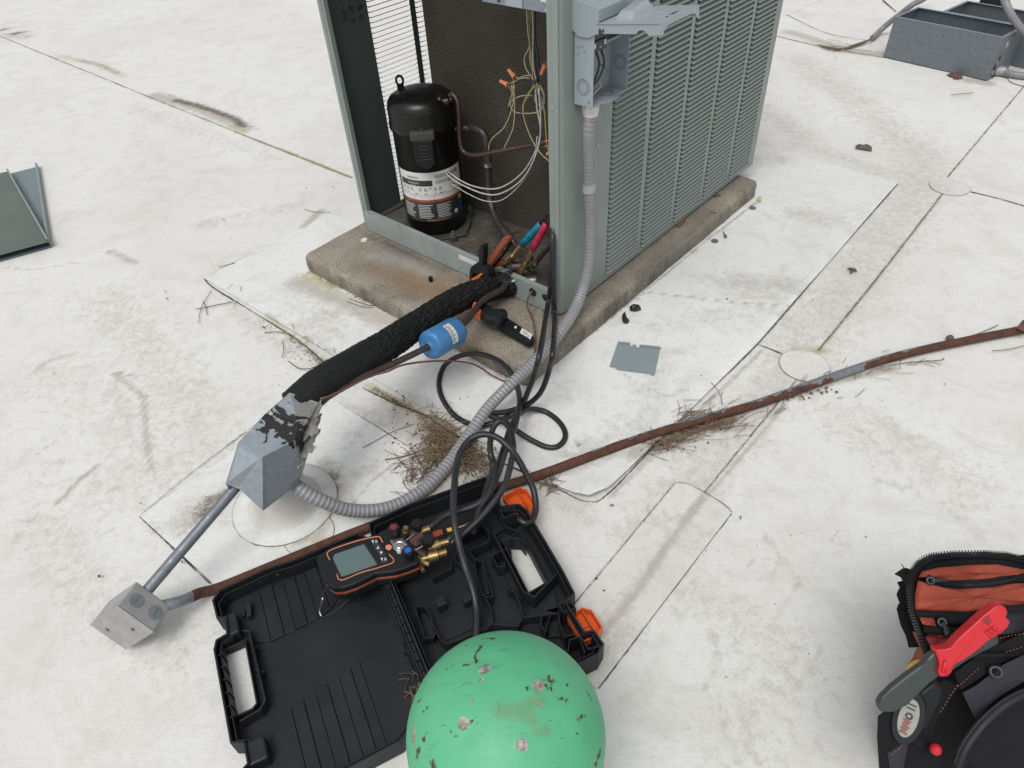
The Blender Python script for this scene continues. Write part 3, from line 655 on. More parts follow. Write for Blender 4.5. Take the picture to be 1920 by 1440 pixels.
for i in range(5):
    a = COLS[i][1]; b = COLS[i+1][0] if i < 4 else DP
    panel.box((-t, a, ZB), (0, b, ZT), 'cab')
    panel.box((-t, COLS[i][0], ZB), (0, COLS[i][1], ZL), 'cab'); panel.box((-t, COLS[i][0], ZL+NROW*PITCHL), (0, COLS[i][1], ZT), 'cab')
panel.box((-.022, DP-t, ZB), (-t, DP, ZT), 'cab'); panel.box((-.014, .036, ZB), (-t, DP-.002, ZB+.0014), 'cab')
pn = panel.build('louvered_panel', unit)
# pressed vertical bead of the near corner
bd = MB(); pts = rrect(.011, .80, .0054, 5, 0, .0)
Mb = Matrix.Translation((-.0085, .0008, ZB+.055+.45))@Matrix.Rotation(R(20), 4, 'Z')@Matrix.Rotation(R(90), 4, 'X')
bd.prism(rrect(.012, .90, .0058, 5), -.0012, .0022, 'cab', Mb); bd.build('corner_bead', unit, .0008)
# louvers: one mesh per column, every louver an object
def louvermesh(L):
    mb = MB(); prof = [(.0030, -.0004), (.0034, .0008), (.0004, .0034), (-.0032, .0056), (-.0064, .0074)]  # (x, z) lower lip out, top edge in
    n = 5; ys = [0, .003, .007, .013]+[L-.001, L]
    fr = [0., .42, .78, 1., 1., 1.]
    vs = []
    for y, f in zip(ys, fr):
        for x, z in prof:
            vs.append((x*f+(-.0002)*(1-f), y, z*f+.0076*(1-f) if f < 1 else z))
    m = len(prof); fs = []
    for i in range(len(ys)-1):
        for j in range(m-1): fs.append((i*m+j, (i+1)*m+j, (i+1)*m+j+1, i*m+j+1))
    mb.add(vs, fs, 'cab', True)
    vs2 = [(x-.0009, y, z-.0007) for x, y, z in vs]; mb.add(vs2, [f[::-1] for f in fs], 'cab', True)
    o2 = len(vs); low = [i*m for i in range(len(ys))]
    mb.add([vs[i] for i in low]+[vs2[i] for i in low], [(i, i+len(low), i+1+len(low), i+1) for i in range(len(low)-1)], 'cab')
    return mb.mesh('louver')
cnt = 0; rest = MB()
lms = [louvermesh(b-a) for a, b in COLS]
jobs = sorted([(k*PITCHL, i) for i in range(5) for k in range(NROW)])
VIS = [.86, .80, .75, .71, .68]
for i in range(5):
    for k in range(NROW):
        z = ZL+k*PITCHL
        if z < VIS[i] and cnt < 300:
            newobj('louver', lms[i], pn, (0, COLS[i][0], z)); cnt += 1
        else:
            me_ = lms[i]; rest.add([(v.co.x, v.co.y+COLS[i][0], v.co.z+z) for v in me_.vertices], [tuple(p.vertices) for p in me_.polygons], 'cab', True)
tag(rest.build('louver_rows', pn), kind='stuff')
# left wall seen from inside
lw = MB(); xw = -UW
LC = [(.165, .322), (.342, .500), (.520, .678), (.698, .856), (.876, 1.04)]
ZL2 = .088
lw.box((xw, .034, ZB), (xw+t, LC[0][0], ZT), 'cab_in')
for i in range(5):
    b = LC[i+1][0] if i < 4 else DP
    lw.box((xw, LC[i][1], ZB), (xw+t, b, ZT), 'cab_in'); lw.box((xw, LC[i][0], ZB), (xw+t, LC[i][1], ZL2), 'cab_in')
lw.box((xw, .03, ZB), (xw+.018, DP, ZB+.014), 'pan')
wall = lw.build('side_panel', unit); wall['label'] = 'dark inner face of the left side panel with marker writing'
ll = MB()
for i in range(5):
    a, b = LC[i]
    for k in range(66):
        z = ZL2+k*PITCHL; n = 4
        # thin slat falling outwards, its ends curving back into the sheet
        ysl = [a-.001, a+.004, a+.009, b-.009, b-.004, b+.001]; fr = [0., .75, 1, 1, .75, 0.]
        vs = []
        for y, f in zip(ysl, fr):
            vs += [(xw-.0030*f, y, z-.0002+(1-f)*.0050), (xw+.0064*f+.0006, y, z+.0044)]
            vs += [(xw-.0030*f, y, z-.0010+(1-f)*.0050), (xw+.0064*f+.0006, y, z+.0036)]
        fs = []
        for q in range(len(ysl)-1):
            o = q*4; fs += [(o, o+4, o+5, o+1), (o+2, o+3, o+7, o+6), (o, o+2, o+6, o+4), (o+1, o+5, o+7, o+3)]
        ll.add(vs, fs, 'cab_in')
tag(ll.build('louver_rows', wall), kind='stuff')
# marker writing on the inside of the left wall
hand = MB()
def stroke(px): 
    p = [PX(x/7.2+570, y/7.2, xw+.0026) for x, y in px]
    P = spline(p, .004) if len(p) > 2 else p
    vs = []
    for i, q in enumerate(P):
        tt = (P[min(i+1, len(P)-1)]-P[max(0, i-1)]).normalized(); n = Vector((1, 0, 0)).cross(tt).normalized()*.0017
        vs += [q+n, q-n]
    hand.add(vs, [(2*i, 2*i+1, 2*i+3, 2*i+2) for i in range(len(P)-1)], 'bwire')
for s in ([(705, 18), (712, 30)], [(715, 10), (722, 8)], [(725, 90), (760, 80), (780, 78)], [(760, 62), (755, 100)], [(790, 75), (765, 118)], [(710, 108), (735, 125), (755, 138), (748, 118), (762, 128)],
          [(740, 272), (770, 262), (795, 222), (775, 208), (758, 205)], [(590, 92), (640, 100), (662, 96)], [(625, 100), (612, 125), (600, 162)], [(640, 105), (655, 150), (668, 170)], [(612, 198), (624, 200)],
          [(610, 280), (650, 275), (696, 266)], [(660, 240), (672, 300), (682, 345)], [(520, 70), (532, 84)], [(480, 5), (492, 14), (490, 24)], [(512, 120), (515, 165), (540, 150), (565, 185), (565, 135)],
          [(540, 225), (535, 262), (552, 280), (572, 262), (574, 225), (556, 210), (540, 225)], [(600, 8), (622, 22)]): stroke(s)
hand.build('marker_writing', wall)
# far wall, top cover with fan opening, posts
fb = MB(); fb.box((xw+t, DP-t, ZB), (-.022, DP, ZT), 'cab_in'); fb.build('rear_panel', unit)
tp = MB(); tp.prism([(xw-.004, -.006), (.004, -.006), (.004, DP+.004), (xw-.004, DP+.004)], ZT, ZT+.03, 'cab', holes=[[(-.40+.27*math.cos(a), .60+.27*math.sin(a)) for a in np.linspace(0, 2*PI, 33)[:-1]]]); tp.build('top_cover', unit, .003)
fg = MB()
for r in (.05, .10, .15, .20, .25): fg.tube([(-.40+r*math.cos(a), .60+r*math.sin(a), ZT+.034) for a in np.linspace(0, 2*PI, 25)], .0022, 'bwire', 6, .03)
for a in np.linspace(0, PI, 5)[:-1]: fg.tube([(-.40+.28*math.cos(a), .6+.28*math.sin(a), ZT+.030), (-.40-.28*math.cos(a), .6-.28*math.sin(a), ZT+.030)], .003, 'bwire', 6, .1)
fg.build('fan_grille', unit)
pm = MB()
r = .010
pm.prism([(xw+.034, 0), (xw+.034, t), (xw+r, t), (xw+t, r), (xw+t, .036), (xw, .036), (xw, r), (xw+.003, .003), (xw+r, 0)][::-1], ZB, ZT, 'cab')
pm.prism([(xw+.010, -.0015), (xw+.014, -.0030), (xw+.020, -.0030), (xw+.024, -.0015), (xw+.024, .0002), (xw+.010, .0002)], ZB, ZT, 'cab')
pm.box((xw+.0325, t, ZB+.05), (xw+.034, .014, ZT), 'cab'); pm.build('corner_post', unit, .0006)
# front rail with holes, base pan
rl = MB()
X0, X1 = xw+.022, -.030; z0, z1 = ZB-.004, .131
def rx(px, py): p = PY(px, py, -.002); return p.x, p.z
Mr = Matrix.Translation((0, -.002, 0))@Matrix.Rotation(R(90), 4, 'X')
holes = [circle(.011, 18, *rx(1000, 547)), circle(.012, 18, *rx(1023, 558))]
rl.prism([(X0, z0), (X1, z0), (X1, z1), (X0, z1)], 0, .0016, 'rail', Mr, holes=holes)
rl.box((X0, -.0036, z1-.0005), (X1, .012, z1+.0011), 'rail'); rl.box((X0, .0105, z1-.009), (X1, .012, z1-.0005), 'rail')
for hx in ((692, 401), (868, 523), (883, 531), (863, 503), (970, 527), (950, 519), (748, 423)):
    p = PY(*hx, -.0036); rl.cyl((p.x, -.0034, p.z), (p.x, -.0045, p.z), .0022, 'bwire', 8)
for hx in ((962, 534), (973, 551), (955, 543)):
    p = PY(*hx, -.0036)
    for rr in (.0092,): rl.tube([(p.x+rr*math.cos(a), -.0038, p.z+rr*math.sin(a)) for a in np.linspace(0, 2*PI, 17)], .0006, 'concrete_grey', 4, .01)
rail = rl.build('front_rail', unit)
st_ = MB(); a = PY(860, 478, -.0042); b = PY(895, 494, -.0042); st_.box((a.x, -.0044, a.z-.013), (b.x, -.0037, b.z+.004), 'white'); st_.build('white_sticker', rail)
gr = MB()
for hx in ((1000, 547),):
    p = PY(*hx, -.002); gr.lathe([(.0125, -.003), (.0125, .001), (.009, .002), (.004, .001), (.004, -.003)], 'rubber', Matrix.Translation((p.x, -.004, p.z))@Matrix.Rotation(R(90), 4, 'X'), 18)
gr.build('grommet', rail)
pan = MB(); nX, nY = 60, 34; vs = []; 
for j in range(nY+1):
    for i in range(nX+1):
        x = xw+.004+(UW-.008)*i/nX; y = .003+.30*j/nY
        h = ZB+.006+.0022*math.sin(x*40+y*30)+.0025*random.random()*(1 if y < .1 else .4)
        h += .010*math.exp(-((x+.60)**2+(y-.13)**2)/.11**2)
        vs.append((x, y, h))
pan.add(vs, [(j*(nX+1)+i, j*(nX+1)+i+1, (j+1)*(nX+1)+i+1, (j+1)*(nX+1)+i) for j in range(nY) for i in range(nX)], 'pan', True)
pan.box((xw+.004, .30, ZB), (-.004, DP-.004, ZB+.006), 'pan'); pan.box((xw+.004, .003, ZB-.002), (-.004, .30, ZB+.001), 'pan')
pan.build('base_pan', unit)
co_ = MB(); co_.box((-.712, .287, ZB+.006), (-.012, .330, ZT-.01), 'coil'); co_.box((-.055, .33, ZB+.006), (-.025, DP-.04, ZT-.01), 'coil'); co_.box((-.712, DP-.06, ZB+.006), (-.012, DP-.02, ZT-.01), 'coil'); co_.build('condenser_coil', unit)
# control box plate across the top of the opening
cb = MB(); a = PY(904, 2, .012); b = PY(1036, 28, .012); zc = (a.z+b.z)/2
def cz(px, py): p = PY(px, py, .011); return p.x, p.z
cb.box((a.x, .012, zc), (-.012, .10, zc+.19), 'galv'); cb.build('control_box', unit, .0012)
cd = MB(); cd.box((PY(949, 6, .011).x, .0095, zc+.0016), (PY(980, 12, .011).x, .0115, zc+.030), 'boxgrey'); cd.build('cover_tab', unit); cd = MB()
p = PY(1016, 3, .011); cd.box((p.x-.002, .0095, p.z+.0), (-.02, .0115, p.z+.012), 'white'); cd.build('sticker', unit); cd = MB()
p = PY(935, 1, .011); cd.cyl((p.x, .0095, p.z), (p.x, .0118, p.z), .0035, 'bwire', 10); cd.build('screw', unit); cd = MB()
p = PY(1025, 18, .011); cd.cyl((p.x, .0085, p.z), (p.x, .0118, p.z), .003, 'steel', 10)
cd.build('screw', unit)
sv = MB()
for q in ((-.0165, -.0022, .24), (-.0165, -.0022, .62)): sv.cyl(q, (q[0], q[1]+.003, q[2]), .003, 'steel', 8)
for q in ((1120, 272), (1116, 310)): p = PX(*q, .001); sv.cyl((.000, p.y, p.z), (.0022, p.y, p.z), .0026, 'steel', 8)
p = PX(1405, 299, .001); sv.cyl((-.0002, p.y, p.z), (.0018, p.y, p.z), .0032, 'white', 8)
sv.build('panel_screws', unit)
# ---- compressor
xc, yc = -.600, .135
cp = MB(); r = .0925
Mc = Matrix.Translation((xc, yc, 0))
cp.lathe([(0, .088), (.080, .088), (.086, .10), (r, .112), (r, .405), (r+.006, .408), (r+.0065, .420), (r+.004, .428), (r+.0045, .462), (r+.002, .476), (r-.006, .488), (r-.022, .497), (r-.045, .503), (.02, .507), (0, .5075)], 'comp', Mc, 48)
comp = cp.build('compressor', unit); comp['label'] = 'tall glossy black scroll compressor with a printed label'
bp = MB(); bp.prism([(xc+.128*math.cos(a+.8)*(1 if k % 2 else .86), yc+.128*math.sin(a+.8)*(1 if k % 2 else .86)) for k, a in enumerate(np.linspace(0, 2*PI, 9)[:-1])], .082, .089, 'compdirt')
bp.build('foot_plate', comp, .003)
for a in (-20, 70, 160, 250):
    f = MB(); c = (xc+.118*math.cos(R(a)), yc+.118*math.sin(R(a))); 
    f.cyl((*c, .079), (*c, .096), .013, 'compdirt', 14); f.cyl((*c, .096), (*c, .104), .0075, 'galv_dk', 6); f.cyl((*c, .104), (*c, .112), .004, 'galv_dk', 10); f.build('mount_foot', comp)
# lifting eye at the back left of the dome
le = MB(); 
eye = [(.017*math.cos(a), .021*math.sin(a)) for a in np.linspace(-PI/2, 3*PI/2, 21)]
ang = R(49+180); cx_, cy_ = xc+.060*math.cos(R(196)), yc+.060*math.sin(R(196))
Me = Matrix.Translation((cx_, cy_, .522))@Matrix.Rotation(R(-41+90), 4, 'Z')@Matrix.Rotation(R(90), 4, 'X')
le.prism([(.013*math.cos(a), .016*math.sin(a)) for a in np.linspace(0, 2*PI, 21)[:-1]], -.002, .002, 'comp', Me, holes=[[(.0065*math.cos(a), .009*math.sin(a)) for a in np.linspace(0, 2*PI, 17)[:-1]]])
le.prism([(-.010, -.030), (.010, -.030), (.010, -.012), (-.010, -.012)], -.002, .002, 'comp', Me); le.build('lifting_eye', comp, .0008)
df = MB(); fd = Vector((math.cos(R(12)), math.sin(R(12)), .28)).normalized(); f0 = Vector((xc, yc, .455))+fd*.075
df.lathe([(.026, 0), (.026, .008), (.020, .014), (.0135, .018), (.0135, .030), (.010, .032)], 'comp', frameM(f0, Vector((0, 0, 1)).cross(fd), fd), 20); df.build('discharge_fitting', comp)
# terminal cover: block with a raised emblem
ta = R(-46); tn = Vector((math.cos(ta), math.sin(ta), 0)); tx = Vector((-math.sin(ta), math.cos(ta), 0))
def TB(u, v, w): return Vector((xc, yc, 0))+tx*u+Vector((0, 0, v))+tn*(r+w)
Mt = frameM(TB(0, 0, 0), tx, tn)  # x along tx, y up?, z out
if Mt.col[1][2] < 0: Mt = Mt@Matrix.Rotation(PI, 4, 'Z')
tb = MB(); sgn = 1
ol = [(-.028, .335), (-.006, .318), (.012, .318), (.030, .333), (.030, .408), (-.028, .408)]
tb.prism(ol, -.012, .014, 'black', Mt); tb.prism([(x*.9, .36+(y-.36)*.93) for x, y in ol], .014, .024, 'black', Mt)
tb.box((-.033, .404, -.012), (.034, .426, .022), 'compdirt', Mt); tb.box((-.006, .424, -.006), (.006, .434, .004), 'compdirt', Mt)
tbo = tb.build('terminal_cover', comp, .0025)
em = MB()
for a_, b_ in (((-.012, .388), (.016, .390)), ((-.012, .388), (-.015, .358)), ((-.015, .358), (.013, .360)), ((-.008, .380), (.012, .381)), ((-.008, .367), (.010, .368)), ((-.008, .380), (-.008, .367)), ((-.018, .350), (.018, .352))):
    p, q = Mt@Vector((*a_, .0245)), Mt@Vector((*b_, .0245)); em.cyl(p, q, .0008, 'compdirt', 5)
em.build('emblem', tbo)
# wrap-around label
lb = MB(); rr = r+.0006; A0, A1 = ta-R(66), ta+R(72)
def cylpatch(a0, a1, z0, z1, mt, rad, n=24):
    vs = []
    for i in range(n+1):
        a = a0+(a1-a0)*i/n; vs += [(xc+rad*math.cos(a), yc+rad*math.sin(a), z0), (xc+rad*math.cos(a), yc+rad*math.sin(a), z1)]
    lb.add(vs, [(2*i, 2*i+2, 2*i+3, 2*i+1) for i in range(n)], mt, True)
zl0, zl1 = .142, .300
cylpatch(A0, A1, .214, zl1, 'white', rr); cylpatch(A0, A1, .205, .214, 'orange_dk', rr); cylpatch(A0, A1, zl0, .205, 'bwire', rr)
cylpatch(A0+.10, A0+1.25, .258, .276, 'bwire', rr+.0003)
def ctext(s, size, a, z, mt, rad=rr+.0006, sx=1.):
    vs, fs = textmesh(s, size)
    out = []
    for v in vs:
        t_ = a+v.x*sx/rad; out.append((xc+rad*math.cos(t_), yc+rad*math.sin(t_), z+v.y))
    lb.add(out, fs, mt)
ctext('EMERSON', .0085, A0+.62, .284, 'bwire'); ctext('COPELAND', .0075, A0+.62, .267, 'white'); ctext('SCROLL', .0050, A0+.62, .2605, 'white')
for k in range(46):
    w_ = random.choice((.006, .009, .013)); a = A0+1.36+k*.0205
    if k < 42: cylpatch(a, a+w_, .279 if k % 9 else .281, .291, 'bwire', rr+.0003, 1)
    if k < 32: cylpatch(a, a+w_*.9, .262, .274, 'bwire', rr+.0003, 1)
ctext('CE', .0065, A0+2.02, .247, 'bwire'); ctext('3 PH', .0045, A0+2.2, .237, 'bwire')
for j, n_ in ((.249, 9), (.243, 9), (.232, 10)):
    for k in range(n_):
        if random.random() < .8: cylpatch(A0+.16+k*.16, A0+.16+k*.16+random.uniform(.05, .12), j, j+.0026, 'bwire', rr+.0003, 1)
cylpatch(A0+.02, A1-.3, .2275, .2283, 'bwire', rr+.0003)
for a in (A0+.58, A0+1.25): cylpatch(a, a+.008, .205, .228, 'bwire', rr+.0003, 1)
for c_ in range(3):
    for j in range(9):
        z = .196-j*.0052
        w_ = random.uniform(.38, .52); cylpatch(A0+.06+c_*.62, A0+.06+c_*.62+w_, z, z+.0017, 'white', rr+.0003, 6)
cylpatch(A1-.30, A1-.04, .212, .232, 'yellow', rr+.0003, 4); cylpatch(A1-.26, A1-.10, .190, .204, 'yellow', rr+.0003, 4)
for a_, z_ in ((A1-.20, .178), (A1-.44, .160), (A1-.20, .160)):
    vs = [(xc+(rr+.0005)*math.cos(a_), yc+(rr+.0005)*math.sin(a_), z_)]+[(xc+(rr+.0005)*math.cos(a_+.075*math.cos(t_)), yc+(rr+.0005)*math.sin(a_+.075*math.cos(t_)), z_+.0072*math.sin(t_)) for t_ in np.linspace(0, 2*PI, 15)[:-1]]
    lb.add(vs, [(0, i, i % 14+1) for i in range(1, 15)], 'bluecap' if a_ > A1-.3 else 'white')
ctext('ClimateEmerson.com/safety', .0062, (A0+A1)/2+.1, .1475, 'yellow')
lb.build('printed_label', comp)
# ---- refrigerant pipes of the unit
dp = MB(); e = f0+fd*.03
pp = [e, PY(845, 176, .175), PY(858, 190, .178), PY(861, 230, .18), PY(862, 262, .18), PY(869, 284, .18), PY(890, 291, .18), PY(930, 284, .185), PY(1000, 271, .20), PY(1040, 262, .22)]
dp.tube(pp, .0062, 'copper', 12, .008); dp.build('discharge_pipe', unit)
sp_ = MB(); s0 = Vector((xc+.085*math.cos(R(30)), yc+.085*math.sin(R(30)), .395))
sp_.tube([s0, PY(876, 240, .21), PY(893, 241, .215), PY(908, 252, .215), PY(914, 275, .215), PY(916, 330, .215), PY(919, 375, .205), PY(930, 408, .18), PY(948, 436, .15), PY(965, 458, .13)], .0105, 'copperdk', 14, .008)
sp_.tube([PY(965, 458, .13), PY(985, 470, .10), PY(996, 485, .07)], .0085, 'copper', 12, .008)
p = PY(915, 308, .205); sp_.cyl((p.x, p.y, p.z-.006), (p.x, p.y, p.z+.004), .0125, 'steel', 14); sp_.build('suction_pipe', unit)
vb = MB()   # service valves behind the rail
for (a, b, c) in (((952, 490), (963, 478), .030), ((978, 506), (986, 492), .030)):
    p = PY(*a, c); q = PY(*b, c+.004); vb.cyl(p, p+(q-p)*.9, .0105, 'brass', 20); vb.cyl(p-(q-p)*.9, p, .0075, 'brass', 12); vb.cyl(p+(q-p)*.9, p+(q-p)*1.5, .004, 'steel', 10)
p = PY(975, 500, .035); vb.cyl(p+Vector((-.03, .0, -.012)), p+Vector((.01, .03, -.012)), .015, 'copperdk', 14); vb.cyl(p+Vector((-.005, 0, -.025)), p+Vector((.02, .004, .0)), .010, 'brass', 8)
vb.tube([PY(1000, 500, .05), PY(1015, 480, .09), PY(1032, 462, .13)], .007, 'copperdk', 10); vb.tube([PY(945, 495, .03), PY(925, 480, .05), PY(950, 465, .07)], .006, 'copper', 10)
vb.build('service_valves', unit)
# ---- wiring of the unit
Y7 = lambda x, y, d=.13: PY(850+x/7.2, y/7.2, d)
def wire(name, pts, r_, mt): MB().tube(pts, r_, mt, 6, .006).build(name, unit)
hub = (1085, 1100)
for k, (pts, mt, r_) in enumerate([
    ([(990, 140), (1000, 300), (1010, 450), (1030, 620), (960, 780), (985, 930), (1060, 1040), hub], 'cwire', .0017),
    ([(1010, 140), (1020, 320), (1040, 560), (1055, 800), (1070, 950), hub, (1120, 1200), (1100, 1350), (1180, 1440)], 'ywire', .0018),
    ([(1035, 140), (1030, 300), (1050, 480), (1040, 640), (1035, 800), (1075, 980), hub, (1060, 1200), (1010, 1300), (950, 1400), (930, 1500)], 'ywire', .0017),
    ([(1055, 140), (1045, 380), (1062, 560), (1060, 760), (1090, 960), (1120, 1080), (1190, 1180), (1230, 1280), (1215, 1360)], 'cwire', .0017),
    ([(1072, 140), (1078, 400), (1075, 640), (1080, 860), (1100, 1000), (1130, 1140), (1150, 1260), (1190, 1420), (1200, 1500)], 'whitewire', .0018),
    ([(1100, 160), (1095, 400), (1110, 600), (1140, 760), (1150, 900)], 'bwire', .0032), ([(1085, 160), (1090, 500), (1100, 700), (1110, 900), (1140, 1060), (1120, 1200), (1120, 1500)], 'bwire', .0028),
    ([(830, 1035), (900, 1060), (1000, 1050), hub], 'cwire', .0015), ([(745, 1130), (830, 1100), (940, 1030), (1050, 1015)], 'cwire', .0015),
    ([(812, 1050), (810, 1180), (790, 1280), (740, 1440)], 'cwire', .0014), ([(745, 1150), (800, 1260), (820, 1360), (820, 1440)], 'cwire', .0014),
    ([(1350, 690), (1290, 770), (1255, 860)], 'cwire', .0015), ([(1120, 435), (1220, 445), (1340, 425)], 'bwire', .0016),
    ([hub, (1000, 1130), (930, 1200), (840, 1260)], 'bwire', .0016), ([hub, (960, 1240), (900, 1330), (820, 1420)], 'bwire', .0016), ([hub, (1160, 1130), (1200, 1250), (1230, 1340), (1200, 1440)], 'ywire', .0016)]):
    wire('wire', [Y7(x, y, .125+.004*(k % 4)) for x, y in pts], r_, mt)
Z3 = lambda x, y, d=.12: PY(560+x/3.13, y/3.13, d)
for k, (pts, mt, r_) in enumerate([
    ([(1250, 500), (1260, 600), (1210, 740), (1130, 820), (1115, 880)], 'cwire', .0014), ([(1265, 500), (1268, 640), (1255, 760), (1205, 870)], 'cwire', .0014),
    ([(1370, 560), (1300, 565), (1245, 600), (1265, 655), (1360, 665), (1430, 640), (1440, 560), (1410, 500)], 'cwire', .0014),
    ([(1390, 500), (1330, 580), (1320, 680), (1360, 800), (1420, 900), (1500, 970), (1520, 1010)], 'ywire', .0016), ([(1400, 500), (1440, 640), (1450, 760), (1460, 860), (1500, 960)], 'ywire', .0016),
    ([(1390, 520), (1400, 640), (1420, 760), (1400, 860), (1340, 980), (1260, 1060), (1170, 1105), (1080, 1105), (980, 1075), (880, 1010), (820, 955)], 'whitewire', .0022),
    ([(1410, 520), (1420, 700), (1410, 850), (1350, 1000), (1270, 1090), (1170, 1140), (1080, 1135), (980, 1095), (900, 1050), (815, 965)], 'whitewire', .0022),
    ([(1400, 800), (1380, 940), (1310, 1070), (1200, 1170), (1100, 1180), (1000, 1140), (900, 1080)], 'whitewire', .0016),
    ([(1300, 640), (1320, 740), (1370, 850), (1420, 900)], 'bwire', .0022), ([(1445, 940), (1450, 1060), (1480, 1160), (1500, 1200)], 'bwire', .0012),
    ([(1440, 830), (1480, 820), (1500, 800)], 'salmon', .0014), ([(1440, 860), (1480, 850), (1510, 830)], 'salmon', .0014)]):
    wire('wire', [Z3(x, y, .115+.004*(k % 3)) for x, y in pts], r_, mt)
def nut(a, b, d=.118):
    p = Y7(*a, d); q = Y7(*b, d); n = MB(); L = (q-p).length
    n.lathe([(0, 0), (.0040, .0005), (.0046, L*.45), (.0062, L*.85), (.0064, L), (0, L)], 'salmon', frameM(p, (p-q).orthogonal(), q-p), 8, smooth=False); n.build('wire_nut', unit)
nut((740, 935), (825, 1035)); nut((630, 1090), (735, 1145)); nut((1185, 1005), (1245, 870))
n = MB(); p = Z3(1462, 905); n.lathe([(0, -.005), (.004, -.003), (.005, .001), (.003, .005), (0, .006)], 'salmon', Matrix.Translation(p), 10); n.build('wire_nut', unit)
n = MB(); p = Y7(1330, 1080, .10); n.box(p-Vector((.008, .004, .012)), p+Vector((.008, .004, .012)), 'bwire'); n.build('relay', unit, .002)
n = MB(); n.tube([Y7(1040, 1080), Y7(1090, 1110, .12), Y7(1150, 1070)], .0035, 'bwire', 8); n.build('cable_tie', unit)
# debris lying inside the pan
db = MB()
for k in range(420):
    x = random.uniform(-.50, -.06); y = random.uniform(.02, .24)
    if random.random() < .6: x = random.gauss(-.36, .07); y = random.gauss(.07, .04)
    y = max(.015, min(y, .27)); x = max(-.7, min(x, -.05))
    a = random.uniform(0, PI); L = random.uniform(.008, .035); p = Vector((x, y, ZB+.011+random.random()*.006))
    d = Vector((math.cos(a), math.sin(a), random.uniform(-.1, .15)))*L
    db.cyl(p, p+d, random.uniform(.0004, .0009), random.choice(('needle', 'needle_dk', 'leafgrey')), 3, caps=False)
tag(db.build('debris_litter', unit), kind='stuff')
# ---------------------------------------------------------------- disconnect box
dx = empty('disconnect_box', tuple(U2W((0, .05, .615))), UNITROT, 'small grey electrical disconnect box hanging open on the corner of the condenser', 'electrical box')
Dn, Dw, Dh = .052, .133, .185
b = MB(); t = .0015
b.box((.0025, 0, 0), (Dn, t, Dh), 'boxgrey'); b.box((.0025, Dw-t, 0), (Dn-.001, Dw, Dh), 'boxgrey')
b.box((.0025, t, 0), (.004, Dw-t, Dh), 'boxgrey'); b.box((.004, t, 0), (Dn, Dw-t, t), 'boxgrey'); b.box((.004, t, Dh-t), (Dn, Dw-t, Dh), 'boxgrey')
b.prism([(Dn, .03), (Dn+.012, .045), (Dn+.012, .085), (Dn, .10)], t*.2, t*.9, 'boxgrey')
b.build('housing', dx, .0006)
k = MB()
def koring(mb, c, n_, r_):
    n_ = Vector(n_); u = n_.orthogonal().normalized(); v = n_.cross(u)
    mb.tube([Vector(c)+u*r_*math.cos(a)+v*r_*math.sin(a) for a in np.linspace(0, 2*PI, 25)], .0007, 'galv_dk', 5, .01)
for kc, kn_ in (((.027, -.0002, .040), (0, 1, 0)), ((.030, Dw-t-.0002, .055), (0, 1, 0)), ((.030, .085, t+.0002), (0, 0, 1))):
    k = MB(); koring(k, kc, kn_, .0115); koring(k, kc, kn_, .0160); k.build('knockout', dx)
k = MB()
for c in ((.012, -.0004, .122), (.022, -.0004, .124), (.012, -.0004, .108), (.030, -.0004, .116)): k.cyl(c, (c[0], -.0022, c[2]), .003, 'boxgrey', 10)
for c in ((.043, -.0004, .012), (.028, -.0004, .140)): k.cyl(c, (c[0], -.0018, c[2]), .0018, 'galv_dk', 8)
tag(k.build('dimples', dx), kind='stuff')
h = MB()   # rain hood
h.box((-.002, -.004, .150), (Dn+.012, -.0025, .196), 'boxgrey')
h.prism([(0.0, .150), (Dn*.25, .140), (Dn*.75, .140), (Dn+.012, .152), (Dn+.012, .154), (0.0, .154)], 0, .0016, 'boxgrey', Matrix.Translation((0, -.0023, 0))@Matrix.Rotation(R(90), 4, 'X'))
h.box((-.002, Dw+.0005, .150), (Dn+.012, Dw+.002, .196), 'boxgrey')
h.sheet([[(-.002, -.004, .206), (Dn+.014, -.004, .196), (Dn+.014, Dw+.002, .196), (-.002, Dw+.002, .206)]], .0016, 'boxgrey')
h.box((Dn+.0125, -.004, .174), (Dn+.014, Dw+.002, .196), 'boxgrey'); h.add([(-.002, -.004, .196), (Dn+.014, -.004, .196), (-.002, -.004, .206)], [(0, 1, 2)], 'boxgrey')
h.build('rain_hood', dx, .0006)
# opened lid, standing out horizontally from the hood
lid = MB(); LL = .150
Ml = Matrix.Translation((Dn+.004, -.003, .169))@Matrix.Rotation(R(-8), 4, 'Y')@Matrix.Rotation(R(0), 4, 'Z')
lid.prism(rrect(LL, Dw+.006, .006, 4, LL/2, Dw/2), 0, .0015, 'boxgrey', Ml)
sk = [(0, -.0002), (0, -.009), (.012, -.009), (.017, -.018), (.094, -.0185), (.099, -.013), (.108, -.011), (.116, -.014), (.121, -.0205), (.150, -.0205), (.150, -.0002)]
lid.prism(sk, -.0006, .0008, 'boxgrey', Ml@Matrix.Rotation(R(90), 4, 'X'))
lid.prism([(0, 0), (0, -.020), (.007, -.020), (.014, -.011), (.028, -.008), (.110, -.008), (.124, -.011), (.132, -.020), (.139, -.020), (.139, 0)], -.0008, .0008, 'boxgrey', Ml@Matrix.Translation((LL, -.002, 0))@Matrix.Rotation(R(90), 4, 'Z')@Matrix.Rotation(R(90), 4, 'X'))
lid.box((0.004, Dw+.001, -.018), (LL, Dw+.0025, 0), 'boxgrey', Ml)
lo = lid.build('open_lid', dx, .0008)
em = MB()
